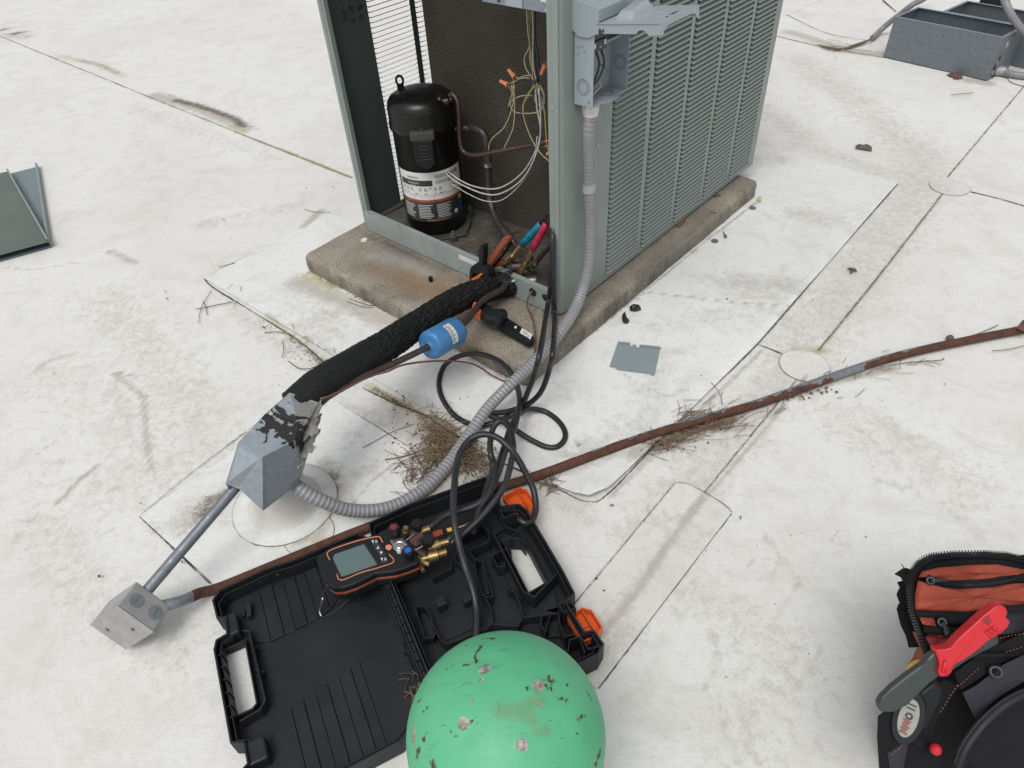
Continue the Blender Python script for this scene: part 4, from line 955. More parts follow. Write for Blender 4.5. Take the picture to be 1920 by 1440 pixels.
# moulded hump and shallow plate
vs = []; NUx, NVy = 14, 20
for i in range(NUx+1):
    for j in range(NVy+1):
        u = i/NUx; v = j/NVy; hgt = .020*(min(1, 5*min(u, 1-u))**.6)*(min(1, 6*min(v, 1-v))**.6)*(.6+.4*v)
        vs.append(Ml@Vector((.018+.044*u+.010*(1-v), .022+.098*v, .0014+hgt)))
em.add(vs, [(i*(NVy+1)+j, (i+1)*(NVy+1)+j, (i+1)*(NVy+1)+j+1, i*(NVy+1)+j+1) for i in range(NUx) for j in range(NVy)], 'boxgrey', True)
em.tube([Ml@Vector((.108+.018*math.cos(a), .062+.024*math.sin(a), .0016)) for a in np.linspace(0, 2*PI, 21)], .0009, 'boxgrey', 5)
em.cyl(Ml@Vector((.134, .045, .0014)), Ml@Vector((.134, .045, .0022)), .003, 'bwire', 8); em.box((.131, .060, .0013), (.136, .085, .002), 'bwire', Ml)
em.cyl(Ml@Vector((.019, -.0022, -.012)), Ml@Vector((.019, -.003, -.012)), .0026, 'bwire', 8)
em.build('moulded_handle', lo)
i_ = MB(); i_.box((.006, .006, .105), (.040, .062, .160), 'bwire'); i_.box((.036, .010, .116), (.044, .058, .128), 'bwire'); i_.box((.018, .012, .094), (.036, .026, .106), 'bwire')
i_.box((.006, .064, .112), (.038, .12, .118), 'concrete_grey')
for y in (.010, .046): i_.box((.044, y, .116), (.0455, y+.007, .126), 'steel')
i_.box((.040, .034, .112), (.043, .040, .124), 'whitewire'); i_.build('fuse_block', dx, .0012)
for kk, (pts, mt, r_) in enumerate([([(.030, .040, .100), (.034, .046, .075), (.030, .036, .045), (.020, .010, .020)], 'bwire', .0024), ([(.034, .052, .102), (.040, .056, .075), (.036, .040, .045), (.026, .012, .028)], 'bwire', .0024), ([(.02, .02, .10), (.024, .03, .07), (.02, .02, .04)], 'bwire', .0022),
     ([(.030, .056, .072), (.038, .070, .060), (.040, .068, .042), (.036, .050, .030), (.036, .030, .026), (.034, .012, .008)], 'gwire', .0016), ([(.030, .046, .042), (.036, .052, .034), (.040, .045, .030), (.040, .020, .022), (.036, .008, .006)], 'cwire', .0013)]):
    MB().tube(pts, r_, mt, 6, .006).build('wire', dx)
ct = MB(); pc = Vector((.026, .030, 0)); ct.cyl(pc+Vector((0, 0, -.006)), pc+Vector((0, 0, -.0005)), .0175, 'galv_dk', 20); ct.cyl(pc+Vector((0, 0, -.020)), pc+Vector((0, 0, -.006)), .0195, 'boot', 8, smooth=False); ct.cyl(pc+Vector((0, 0, -.03)), pc+Vector((0, 0, -.020)), .0168, 'boot', 20)
ct.build('conduit_connector', dx, .0008)
# ---------------------------------------------------------------- flexible conduit
top = U2W((.026, .080, .59))
fpts = [top, U2W(PX(1103, 250, .027)), U2W(PX(1103, 300, .026)), U2W(PX(1104, 355, .025)), U2W(PX(1106, 430, .027)), U2W(PX(1101, 505, .032)), U2W(PX(1083, 568, .040)), W(1052, 620, .112), W(1010, 670, .092), W(962, 717, .080), W(915, 765, .055), W(873, 825, .03), W(832, 880, .021), W(785, 925, .019), W(725, 953, .024), W(660, 957, .045), W(606, 940, .085), W(565, 918, .115), W(535, 892, .135)]
fl = MB(); P = spline(fpts, .0024)
fl.tube(P, .0135, 'flex', 14, rf=lambda L, t, i: .0140+(.0006 if i % 4 in (0, 1) else 0), mf=lambda i: 'flexrib' if i % 4 == 1 else 'flex', raw=True)
fo = fl.build('flexible_conduit'); tag(fo, 'thick ribbed grey flexible conduit looping from the disconnect box to the sheet metal hood', 'conduit')
cc = MB(); q = U2W(PX(1104, 352, .025))-fo.location; cc.cyl(q+Vector((0, 0, -.010)), q+Vector((0, 0, .012)), .0158, 'flexrib', 18); cc.build('conduit_coupling', fo, .001)
# ---------------------------------------------------------------- line set: insulated suction line, liquid line, drier
def attr_point(me, name, vals):
    a = me.attributes.new(name, 'FLOAT', 'POINT'); a.data.foreach_set('value', np.array(vals, np.float32))
def tubemesh(pts, rf, mt, seg, step, attrs=None, uv=False):
    P = spline(pts, step); mb = MB(); mb.tube(P, .03, mt, seg, rf=rf, raw=True)
    me = mb.mesh(mt)
    n = len(P)
    if uv:
        L = [0]
        for i in range(1, n): L.append(L[-1]+(P[i]-P[i-1]).length)
        lay = me.uv_layers.new(name='UVMap')
        for p in me.polygons:
            for li in p.loop_indices:
                vi = me.loops[li].vertex_index; i, j = divmod(vi, seg); jj = j
                if j == 0 and any(me.loops[l].vertex_index % seg == seg-1 for l in p.loop_indices): jj = seg
                lay.data[li].uv = (L[i], jj/seg)
    return me, P
fo_pts = [W(553, 762, .235), W(600, 722, .24), W(660, 686, .225), W(730, 644, .20), W(800, 597, .165), W(860, 561, .137), W(903, 546, .118), U2W((-.200, -.035, .100)), U2W((-.175, .01, .098))]
t0 = 0.
def foam_r(L, t, i):
    q = .0365+.0012*math.sin(L*9)
    cr = max(0, min(1, (L-.19)*12))
    def vr(a, b_, o):
        d = mnoise.voronoi(Vector((L*a+.5*math.sin(L*31+t*2), math.cos(t)*b_+o, math.sin(t)*b_+.3*math.sin(L*47))))[0]; return max(0., 1-(d[1]-d[0])/.34)
    k = .22+.78*cr; fr = .35+.65*max(0, math.cos(t-t0))
    return q-.0058*k*vr(30, 3.3, 0)**1.2*fr-.0030*k*vr(80, 7, 5)-.0006*(1-cr)*vr(60, 5, 9)+.0007*mnoise.noise(Vector((L*40, math.cos(t)*2, math.sin(t)*2)))+.0012*cr*fr*mnoise.noise(Vector((L*14, math.cos(t)*1.2, math.sin(t)*1.2)))*2
me, P = tubemesh(fo_pts, foam_r, 'foam', 110, .0028, uv=True)
L = 0; vals = []
for i in range(len(P)):
    if i: L += (P[i]-P[i-1]).length
    vals += [.35+.65*max(0, min(1, (L-.18)*14))]*110
attr_point(me, 'crack', vals)
sl_ = empty('suction_line', tuple(W(730, 660, 0)), 0, 'thick pipe wrapped in cracked black foam running from the condenser to the metal hood', 'insulated pipe')
newobj('foam_insulation', me, sl_, tuple(-Vector(sl_.location)))
c = MB(); q = [U2W((-.215, -.055, .124)), U2W((-.195, -.035, .115)), U2W((-.165, .0, .108)), U2W((-.12, .05, .105))]
c.tube(q, .0145, 'steel', 16, .006); o = c.build('bare_pipe', sl_, origin=False); o.location = -Vector(sl_.location)
def world_part(mb, name, par, **k):
    o = mb.build(name, par, origin=False, **k)
    o.matrix_parent_inverse = Matrix.Identity(4); p = par; Mw = Matrix.Identity(4)
    while p is not None:
        Mw = (Matrix.Translation(p.location)@p.rotation_euler.to_matrix().to_4x4())@Mw; p = p.parent
    inv = Mw.inverted(); o.location = inv.to_translation(); o.rotation_euler = inv.to_euler(); return o
ll_ = empty('liquid_line', tuple(W(820, 640, 0)), 0, 'thin dark copper liquid line with a blue filter drier above the concrete pad corner', 'copper pipe')
c = MB(); c.tube([W(600, 752, .235), W(660, 715, .222), W(735, 683, .20), W(800, 652, .178), W(808, 648, .176)], .0075, 'copperdk', 12, .01)
c.tube([W(858, 618, .155), W(880, 595, .145), W(896, 573, .14), W(915, 556, .135), W(940, 543, .125), U2W((-.168, -.012, .115)), U2W((-.14, .02, .113))], .0080, 'copperdk', 12, .008); world_part(c, 'pipe', ll_)
d0, d1 = W(804, 649, .177), W(857, 619, .155); ax = (d1-d0).normalized(); Ld = (d1-d0).length; rd = .0355
Md = frameM(d0, ax.orthogonal(), ax)
b = MB(); b.lathe([(.008, -.004), (.012, 0), (.022, .0005), (rd-.0025, .002), (rd, .007), (rd, Ld*.30), (rd, Ld*.32), (rd, Ld-.008), (rd-.003, Ld-.002), (.018, Ld), (.010, Ld+.003), (.008, Ld+.007)], 'blue', Md, 32); fd_ = world_part(b, 'filter_drier', ll_); fd_['label'] = 'blue painted canister with a small white sticker'
b = MB()
up = (C0_ := Vector(C0))-(d0+d1)/2; xl = (up-ax*up.dot(ax)).normalized(); yl = ax.cross(xl)
def dcyl(a, s, rr=rd+.0006): return d0+ax*s+(xl*math.cos(a)+yl*math.sin(a))*rr
def dpatch(a0, a1, s0, s1, mt, rr=rd+.0006, n=10):
    vs = []
    for i in range(n+1): a = a0+(a1-a0)*i/n; vs += [dcyl(a, s0, rr), dcyl(a, s1, rr)]
    b.add(vs, [(2*i, 2*i+1, 2*i+3, 2*i+2) for i in range(n)], mt, True)
dpatch(-.75, .75, Ld*.42, Ld*.62, 'white')
for a in np.arange(-.62, .62, .13):
    dpatch(a, a+.05, Ld*.44, Ld*(.50+.1*random.random()), 'bwire', rd+.0009, 1)
world_part(b, 'sticker', fd_)
tw = MB(); tw.tube([U2W(PY(997, 545, -.01)), U2W(PY(990, 560, -.022)), U2W(PY(988, 575, -.028)), W(998, 595, .085), W(1003, 625, .075), W(1003, 655, .072), W(1000, 668, .066), W(985, 690, .05), W(955, 715, .012), W(925, 705, .010), W(905, 692, .03), W(885, 682, .07), W(850, 677, .12), W(815, 677, .16), W(780, 680, .19), W(750, 686, .21), W(725, 697, .222), W(705, 702, .222), W(680, 712, .235), W(650, 728, .24), W(620, 742, .245), W(600, 748, .25)], .0024, 'wire_thermo', 8, .008)
tag(tw.build('thermostat_cable'), 'thin brown thermostat cable wandering from the condenser rail to the metal hood', 'cable')
# ---------------------------------------------------------------- roof boot, galvanised hood, conduits, junction box
bt = MB(); c = W(536, 945, 0); bc = Vector((c.x, c.y, 0)); 
Mb_ = Matrix.Translation(bc)
bt.lathe([(.112, .0035), (.1115, .0052), (.085, .0062), (.080, .0072)], 'roof2', Mb_, 48); bt.lathe([(.080, .0072), (.070, .011), (.063, .03), (.057, .06), (.051, .09), (.046, .112), (.040, .113)], 'boot', Mb_, 48); o = bt.build('roof_boot'); tag(o, 'off-white round roof boot flashing the pipes beneath the sheet metal hood', 'pipe boot')
ribbon([(bc.x+.1125*math.cos(a), bc.y+.1125*math.sin(a)) for a in np.linspace(0, 2*PI, 40)], .003, 'seam', .0045, world=True)
hood = empty('metal_hood', tuple(bc), 0, 'bent galvanised sheet metal hood smeared with black tar where the foam-wrapped line enters', 'pipe hood')
V = {k: W(*p) for k, p in dict(nl=(543, 736, .275), nr=(598, 755, .245), nrb=(600, 772, .20), ml=(495, 778, .268), mr=(560, 795, .25), sl=(447, 829, .262), ap=(492, 857, .245), sr=(553, 826, .245),
    lb=(423, 907, .195), lb2=(449, 917, .178), tip=(493, 958, .135), rb=(567, 888, .165), rb2=(557, 908, .14), rs=(592, 800, .19), rm=(578, 850, .17), mlb=(470, 800, .2)).items()}
hb = MB()
hb.sheet([[V['ml'], V['mr'], V['nr'], V['nl']], [V['sl'], V['ap'], V['sr'], V['mr'], V['ml']][::1], [V['sl'], V['lb'], V['lb2'], V['ap']], [V['lb2'], V['tip'], V['ap']], [V['ap'], V['tip'], V['rb2'], V['rb']], [V['ap'], V['rb'], V['sr']],
   [V['nr'], V['mr'], V['sr'], V['rm'], V['rs'], V['nrb']], [V['sr'], V['rb'], V['rm']]], .0012, 'hood')
# far side and lower returns
far = [V['nl'], V['ml'], V['sl'], V['lb']]
dn = Vector((-.004, .01, -.06))
hb.sheet([[far[0], far[0]+dn, far[1]+dn, far[1]], [far[1], far[1]+dn, far[2]+dn, far[2]], [far[2], far[2]+dn, far[3]+dn*.4, far[3]]], .0012, 'hood')
world_part(hb, 'sheet_metal', hood)
# sealant and tar: irregular lumps following the neck
def blob(mb, cen, ax1, ax2, up_, mt, n=22, rough=.35, h=.004):
    vs = [Vector(cen)+Vector(up_)*h]; ph = [random.uniform(0, 6) for _ in range(4)]
    for k_, (f, hh) in enumerate(((.55, .85), (1., 0.0))):
        for i in range(n):
            a = 2*PI*i/n; r_ = f*(1+rough*(.5*math.sin(3*a+ph[0])+.35*math.sin(5*a+ph[1])+.3*math.sin(8*a+ph[2])+.25*random.uniform(-1, 1)))
            vs.append(Vector(cen)+Vector(ax1)*math.cos(a)*r_+Vector(ax2)*math.sin(a)*r_+Vector(up_)*(h*hh-.0005))
    fs = [(0, 1+i, 1+(i+1) % n) for i in range(n)]+[(1+i, 1+n+i, 1+n+(i+1) % n, 1+(i+1) % n) for i in range(n)]
    mb.add(vs, fs, mt, True)
se = MB()
un = (V['mr']-V['ml']).cross(V['nl']-V['ml']).normalized(); un = un if un.z > 0 else -un
uu = (V['mr']-V['ml']).normalized(); vv = un.cross(uu)
nd = (fo_pts[1]-fo_pts[0]).normalized(); nb = fo_pts[0]-nd*.012
Mn = frameM(nb, nd.orthogonal(), nd); ra_ = 40; vs = []
for i_, (rr_, zz_) in enumerate(((.020, -.012), (.032, -.006), (.0375, .004), (.0405, .014), (.0375, .0195))):
    for k_ in range(ra_):
        a = 2*PI*k_/ra_; w_ = mnoise.noise(Vector((math.cos(a)*2.3, math.sin(a)*2.3, zz_*60)))
        vs.append(Mn@Vector(((rr_+.003*w_)*math.cos(a), (rr_+.003*w_)*math.sin(a), zz_+.012*(i_/4)*mnoise.noise(Vector((math.cos(a)*3+9, math.sin(a)*3, 1))))))
for px, py, z, s in ((588, 775, .235, 1.4), (583, 800, .225, 1.5), (582, 822, .205, 1.4), (575, 840, .2, 1.3), (566, 858, .19, 1.), (590, 790, .215, 1.2)): blob(se, W(px, py, z), uu*.008*s, vv*.020*s, (Vector(C0)-W(px, py, z)).normalized(), 'sealant', 26, .5, .0035)
world_part(se, 'sealant', hood)
vw = lambda p: (Vector(C0)-p).normalized()
rv = MB(); p = W(490, 949, .141); n_ = vw(p); rv.lathe([(0, .003), (.003, .0022), (.0042, .0), (.0042, -.001)], 'steel', frameM(p, n_.orthogonal(), n_), 12); world_part(rv, 'rivet', hood)
for (px, py, z) in ((508, 775, .266), (470, 806, .262), (590, 838, .185)):
    rv = MB(); p = W(px, py, z)+vw(W(px, py, z))*.003; n_ = vw(p); rv.cyl(p-n_*.002, p+n_*.002, .0042, 'steel', 6); world_part(rv, 'screw', hood)
# junction box (solved pose) and its two conduits
JR = np.array([[.58967665, .18850072, .78533364], [-.25606035, .96585082, -.03956377], [-.76597294, -.17776297, .61780724]])
JP = Vector((-.71220746, .67342491, .13035024)); jd = (.07804, .05717, .09782)
jb = empty('junction_box', (JP.x, JP.y-.02, 0), 0, 'small square grey metal junction box tipped on one corner at the end of two conduits', 'junction box')
MJ = Matrix(((JR[0, 0], JR[0, 1], JR[0, 2], JP.x), (JR[1, 0], JR[1, 1], JR[1, 2], JP.y), (JR[2, 0], JR[2, 1], JR[2, 2], JP.z), (0, 0, 0, 1)))
b = MB(); b.box((0, .0022, -jd[2]), (jd[0], jd[1], 0), 'boxzinc', MJ); world_part(b, 'body', jb, bevel=.003)
b = MB(); b.box((-.0008, 0, -jd[2]-.0008), (jd[0]+.0008, .0019, .0008), 'boxzinc', MJ); cv = world_part(b, 'cover_plate', jb, bevel=.0008)
for x, z in ((.052, -.030), (.026, -.078)):
    b = MB(); b.cyl(MJ@Vector((x, .0001, z)), MJ@Vector((x, -.0012, z)), .0035, 'leaf', 12); b.cyl(MJ@Vector((x-.001, -.0010, z+.0005)), MJ@Vector((x-.001, -.0018, z+.0005)), .0022, 'brass', 10); world_part(b, 'rusty_screw', cv)
for x, y in ((.021, .028), (.060, .030)):
    b = MB(); b.cyl(MJ@Vector((x, y, -.0002)), MJ@Vector((x, y, .0010)), .0128, 'galv', 22); b.box((x-.001, y-.008, .001), (x+.001, y+.008, .0016), 'galv_dk', MJ); world_part(b, 'knockout', jb)
c = MB(); qe = MJ@Vector((.028, .050, -.020)); q0 = W(452, 902, .170); pth = [q0.lerp(qe, t_) for t_ in (0, .25, .5, .75, 1)]
c.tube(pth, .0106, 'galv_dk', 18, .02); tag(c.build('steel_conduit'), 'straight grey steel conduit sloping from the metal hood down to the junction box', 'conduit')
rp = [MJ@Vector((.060, .050, -.020)), W(340, 1127, .050), W(375, 1112, .026), W(412, 1102, .013), W(520, 1058, .013), W(680, 993, .013), W(800, 950, .013), W(900, 921, .013), W(960, 907, .014), W(1030, 884, .015), W(1100, 858, .015), W(1180, 829, .014), W(1260, 803, .0135), W(1340, 780, .013), W(1420, 757, .013), W(1510, 725, .013), W(1600, 693, .013), W(1680, 668, .013), W(1780, 645, .013), W(1930, 616, .013), W(2100, 590, .013)]
me, P = tubemesh(rp, None, 'rustpipe', 20, .01); me = None
mb = MB(); mb.tube(P, .0107, 'rustpipe', 20, raw=True); me = mb.mesh('rusty_conduit'); vals = []
def pxx(p):
    d = np.array(p)-C0; return 960+FPX*(d@RT)/(d@FW)
for i, p in enumerate(P):
    x = pxx(p)
    base = np.interp(x, [300, 352, 362, 440, 900, 1020, 1200, 1280, 1340, 1380, 1400, 1500, 1560, 1600, 1680, 1900], [0, 0, 1, 1, 1, .9, .72, .50, .46, .5, .5, .42, .20, .15, .58, .95])
    for j in range(20): vals.append(None)
    vals[-20:] = [base]*20
attr = []
co = np.array(mb.v)
for k_, v in enumerate(vals):
    i = k_//20; n_ = Vector(co[k_])-P[i]
    side = n_.normalized().dot(Vector((.35, -.93, 0)))          # rust sits on the lower near flank, zinc survives on top
    attr.append(v+(.42*side if .2 < v < .98 else 0))
attr_point(me, 'rust', attr)
ro = newobj('rusty_conduit', me); tag(ro, 'long rust-brown conduit pipe lying across the white roof behind the open case', 'pipe')
# ---------------------------------------------------------------- hoses and their grips
H6 = lambda x, y, z: W(780+x/3.6, 620+y/3.6, z)
K3 = lambda x, y, d: U2W(PY(860+x/8, 420+y/8, d))
up_l = [K3(1260, -60, .055), K3(1330, -100, .045), K3(1390, 20, .02), K3(1410, 200, -.01), K3(1400, 500, -.022), K3(1380, 900, -.03), K3(1330, 1250, -.045), H6(840, 130, .22)]
up_r = [K3(1330, -20, .05), K3(1370, -90, .04), K3(1410, 0, .012), K3(1420, 300, -.012), K3(1425, 700, -.024), K3(1430, 1100, -.032), K3(1440, 1400, -.045), H6(925, 130, .21)]
h1 = up_l+[H6(*p) for p in ((800, 290, .16), (760, 400, .10), (715, 500, .045), (650, 565, .022), (600, 590, .020), (500, 630, .016), (400, 640, .010), (300, 600, .008), (230, 540, .008), (170, 440, .009), (155, 340, .010), (190, 240, .016), (270, 180, .034), (380, 155, .054), (480, 170, .072), (580, 220, .084), (650, 300, .082), (685, 380, .074), (700, 480, .065), (680, 600, .07), (650, 700, .075), (600, 830, .085), (560, 950, .09), (520, 1050, .092), (470, 1130, .09), (400, 1180, .086), (300, 1215, .082), (200, 1250, .080), (95, 1330, .078))]
h2 = up_r+[H6(*p) for p in ((900, 260, .15), (850, 400, .09), (780, 480, .05), (700, 520, .034), (600, 550, .034), (500, 555, .040), (445, 548, .046), (470, 562, .04), (520, 580, .036), (620, 630, .034), (700, 690, .018), (800, 750, .010), (880, 785, .008), (950, 785, .008), (1000, 740, .008), (1005, 680, .008), (960, 610, .008), (880, 550, .010), (800, 530, .020), (740, 535, .036), (690, 570, .052), (640, 650, .07), (600, 770, .085), (560, 900, .095), (530, 1010, .098), (490, 1110, .092), (430, 1200, .085), (400, 1290, .08), (330, 1340, .076), (250, 1385, .075), (215, 1415, .075))]
h3 = [H6(*p) for p in ((230, 1440, .072), (320, 1370, .078), (430, 1270, .088), (530, 1150, .10), (600, 1040, .11), (640, 900, .12), (658, 790, .125), (640, 680, .12), (600, 620, .115), (560, 612, .112), (520, 660, .105), (500, 760, .095), (508, 850, .085), (525, 900, .07), (505, 985, .062), (465, 1100, .055), (430, 1230, .05), (405, 1300, .045), (380, 1380, .045))]
h4 = [H6(*p) for p in ((690, 1270, .060), (745, 1302, .058), (785, 1280, .05), (808, 1200, .05), (795, 1080, .065), (745, 970, .09), (690, 870, .115), (630, 790, .135), (545, 720, .145), (450, 700, .145), (370, 730, .14), (310, 800, .135), (275, 900, .13), (258, 1060, .13), (253, 1200, .125), (265, 1330, .115), (290, 1440, .10))]+[W(872, 1062, .085), W(885, 1100, .062), W(893, 1140, .045), W(893, 1185, .038), W(890, 1230, .03)]
hoses = []
for pts, lab, r_ in ((h1, 'black hose with the blue grip, laid in a wide open loop over the grey conduit', .0066), (h2, 'black hose with the magenta grip, its small loop lying right of the grey conduit', .0066), (h3, 'black hose doubled in a narrow upright bend behind the case rim', .0066), (h4, 'black hose arching tall over the case edge, then down to the green cylinder', .0068)):
    mb = MB(); mb.tube(pts, r_, 'rubber', 14, .006); o = mb.build('charging_hose'); tag(o, lab, 'hose', 'black charging hoses'); hoses.append(o)
def grip(o, a, b, c, e, mt, d):
    A, B, C_, E_ = K3(*a, d[0]), K3(*b, d[1]), K3(*c, d[2]), K3(*e, d[3])
    g = MB(); L = (B-A).length; g.lathe([(.006, 0), (.0098, .003), (.0098, L*.35), (.0088, L*.38), (.0100, L*.42), (.0102, L*.62), (.009, L*.66), (.0098, L*.7), (.0088, L), (.005, L)], mt, frameM(A, (B-A).orthogonal(), B-A), 18); go = world_part(g, 'grip', o)
    g = MB(); g.cyl(B, C_, .0072, 'brass', 6, smooth=False); g.cyl(C_, E_, .0032, 'steel', 10); world_part(g, 'brass_fitting', o, bevel=.0006)
grip(hoses[0], (1235, 0), (950, 310), (820, 475), (780, 530), 'blueplast', (.055, .042, .036, .034))
grip(hoses[1], (1320, -10), (1110, 385), (1020, 555), (985, 620), 'redgrip', (.05, .038, .034, .032))
# ---------------------------------------------------------------- clamp probes
K8 = lambda x, y: (560+x/3.79, 360+y/3.79)
c1 = empty('pipe_clamp_probe', tuple(W(905, 545, .13)), 0, 'black and orange pipe clamp probe standing upright on the foam-wrapped line', 'clamp probe', 'pipe clamp probes')
U3 = lambda x, y, d: K3(x, y, d)
b = MB()
vd = (Vector(C0)-K3(350, 700, -.05)).normalized()
def sil(mb, pts, d, th, mt, fn=None):
    "solid cut from an outline lying in the upright plane y=d of the unit frame"
    P2 = [PY(860+x/8, 420+y/8, d) for x, y in pts]
    q = [(p.x, p.z) for p in P2]
    Mx = Matrix.Translation(Vector(OC))@Matrix.Rotation(UNITROT, 4, 'Z')@Matrix.Translation((0, d, 0))@Matrix.Rotation(R(90), 4, 'X')
    ar = sum(q[i][0]*q[(i+1) % len(q)][1]-q[(i+1) % len(q)][0]*q[i][1] for i in range(len(q)))
    if ar < 0: q = q[::-1]
    mb.prism(q, -th/2, th/2, mt, Mx)
sil(b, [(345, 640), (335, 480), (340, 340), (355, 305), (380, 298), (402, 315), (410, 360), (405, 500), (395, 640), (370, 680)], -.045, .020, 'black'); world_part(b, 'lever', c1, bevel=.004)
b = MB(); sil(b, [(210, 700), (220, 630), (260, 590), (330, 570), (400, 600), (470, 640), (500, 720), (500, 820), (470, 920), (410, 950), (330, 930), (380, 880), (390, 800), (350, 740), (290, 700), (260, 720), (250, 790), (205, 830)], -.045, .026, 'black'); world_part(b, 'jaw_body', c1, bevel=.004)
b = MB(); sil(b, [(415, 600), (470, 520), (560, 380), (650, 250), (690, 185), (740, 172), (780, 200), (775, 250), (700, 340), (600, 480), (520, 590), (465, 665)], -.03, .016, 'orange_dk'); world_part(b, 'handle', c1, bevel=.004)
b = MB(); sil(b, [(500, 640), (600, 520), (700, 400), (780, 250), (785, 290), (720, 420), (620, 540), (540, 640)], -.015, .016, 'black'); sil(b, [(520, 640), (580, 560), (650, 530), (690, 570), (640, 620), (560, 650)], -.01, .012, 'orange_dk'); world_part(b, 'rear_lever', c1, bevel=.003)
b = MB(); sil(b, [(200, 820), (330, 740), (360, 755), (300, 800), (230, 850)], -.06, .010, 'orange'); sil(b, [(320, 850), (380, 830), (395, 880), (350, 920), (320, 890)], -.06, .012, 'orange'); world_part(b, 'orange_jaw', c1, bevel=.0015)
b = MB(); sil(b, [(85, 940), (150, 880), (240, 840), (300, 850), (330, 900), (260, 920), (250, 935), (210, 925), (190, 945), (150, 935), (120, 955)], -.062, .012, 'steel'); world_part(b, 'metal_contact', c1, bevel=.001)
c2 = empty('pipe_clamp_probe', tuple(W(950, 600, HP)), 0, 'black pipe clamp probe with a white label lying flat on the concrete pad', 'clamp probe', 'pipe clamp probes')
def flat(mb, pts, z0, z1, mt, fn=None):
    q = [tuple(W(*(fn(x, y) if fn else (x, y)), z1)[:2]) for x, y in pts]
    ar = sum(q[i][0]*q[(i+1) % len(q)][1]-q[(i+1) % len(q)][0]*q[i][1] for i in range(len(q)))
    if ar < 0: q = q[::-1]
    mb.prism(q, z0, z1, mt)
F3 = lambda x, y: (700+x/4, 360+y/4)
b = MB(); flat(b, [(770, 820), (850, 830), (900, 870), (990, 870), (1010, 890), (985, 915), (970, 925), (960, 960), (930, 990), (905, 945), (850, 945), (790, 900)], .098, .124, 'black', F3); world_part(b, 'jaw_body', c2, bevel=.006)
b = MB(); flat(b, [(735, 865), (755, 820), (775, 825), (765, 860), (810, 880), (795, 910), (760, 890)], .108, .132, 'orange', F3); world_part(b, 'orange_jaw', c2, bevel=.002)
b = MB(); flat(b, [(930, 990), (950, 930), (985, 925), (1200, 1065), (1205, 1090), (1180, 1120), (1150, 1115)], HP+.012, HP+.032, 'black', F3); world_part(b, 'handle', c2, bevel=.004)
b = MB(); flat(b, [(928, 994), (960, 950), (1208, 1092), (1182, 1124), (1150, 1119)], HP+.001, HP+.0125, 'orange_dk', F3); world_part(b, 'orange_underside', c2, bevel=.003)
b = MB(); flat(b, [(1115, 1020), (1195, 1068), (1178, 1105), (1098, 1055)], HP+.032, HP+.0328, 'white', F3)
for (x, y) in ((1125, 1045), (1140, 1050), (1150, 1060), (1130, 1060), (1165, 1075), (1150, 1080)): flat(b, [(x, y), (x+9, y+5), (x+6, y+9), (x-3, y+4)], HP+.0328, HP+.0333, 'bwire', F3)
world_part(b, 'white_label', c2)
b = MB(); flat(b, [(1062, 1002), (1078, 1008), (1072, 1024), (1056, 1018)], HP+.032, HP+.0330, 'white', F3); world_part(b, 'white_tab', c2)
b = MB(); b.tube([W(*F3(780, 905), .11), W(*F3(820, 940), .095), W(*F3(840, 965), .09)], .002, 'black', 8); world_part(b, 'spring_wire', c2)
# ---------------------------------------------------------------- tool case
CO2 = W(688, 995, .05); EX = Vector((.9197, .3927, 0)); CR = math.atan2(.3927, .9197)
case = empty('tool_case', (CO2.x, CO2.y, 0), CR, 'black plastic tool case lying wide open on the roof with orange latches', 'tool case')
def cs(px, py, z):
    p = W(px, py, z); d = Vector((p.x-CO2.x, p.y-CO2.y)); return (d.x*math.cos(CR)+d.y*math.sin(CR), -d.x*math.sin(CR)+d.y*math.cos(CR))
def wallline(mb, pts, z0, z1, t, mt='case', closed=False):
    n = len(pts)
    for i in range(n if closed else n-1):
        a = Vector(pts[i]); b_ = Vector(pts[(i+1) % n]); d = (b_-a)
        if d.length < 1e-5: continue
        d.normalize(); nn = Vector((-d.y, d.x))*t/2; a = a-d*t*.45; b_ = b_+d*t*.45
        dz = random.uniform(-.0003, .0003)
        mb.prism([tuple(a-nn), tuple(b_-nn), tuple(b_+nn), tuple(a+nn)], z0, z1+dz, mt)
def shell(name, ol, holes, zf, h, extra=None):
    mb = MB(); mb.prism(ol, 0.002, zf, 'case', holes=holes); o = mb.build(name, case, .0006)
    return o
lidol = [(0-.006, -.012), (-.006, -.36), (-.03, -.385), (-.075, -.412), (-.215, -.414), (-.285, -.405), (-.312, -.375), (-.316, -.345), (-.298, -.335), (-.298, -.30), (-.317, -.290), (-.318, -.115), (-.312, -.098), (-.292, -.094), (-.290, -.060), (-.304, -.052), (-.306, -.012), (-.290, .004), (-.20, .010), (-.15, .004), (-.02, .006)][::-1]
lidhole = [(-.311, -.106), (-.272, -.106), (-.270, -.112), (-.272, -.232), (-.280, -.238), (-.311, -.238)]
zfl = .008
half1 = shell('case_lid', lidol, [lidhole], zfl, .045)
w_ = MB(); wallline(w_, lidol, .002, .046, .0032, closed=True); 
il = [(x*.965-.004, -.195+(y+.195)*.965) for x, y in lidol]; world = None
wallline(w_, il, zfl, .038, .0022, closed=True); w_.build('rim', half1, .0005)
w_ = MB(); wallline(w_, lidhole, .002, .022, .003, closed=True)
for y in (-.125, -.150, -.175, -.200, -.225, -.245): w_.box((-.315, y-.001, .008), (-.307, y+.001, .040), 'case')
wallline(w_, [(-.268, -.092), (-.258, -.100), (-.256, -.240), (-.266, -.252), (-.300, -.256)], zfl, .034, .003); wallline(w_, [(-.262, -.125), (-.252, -.132), (-.262, -.136)], zfl, .026, .002); wallline(w_, [(-.262, -.175), (-.250, -.184), (-.262, -.188)], zfl, .026, .002)
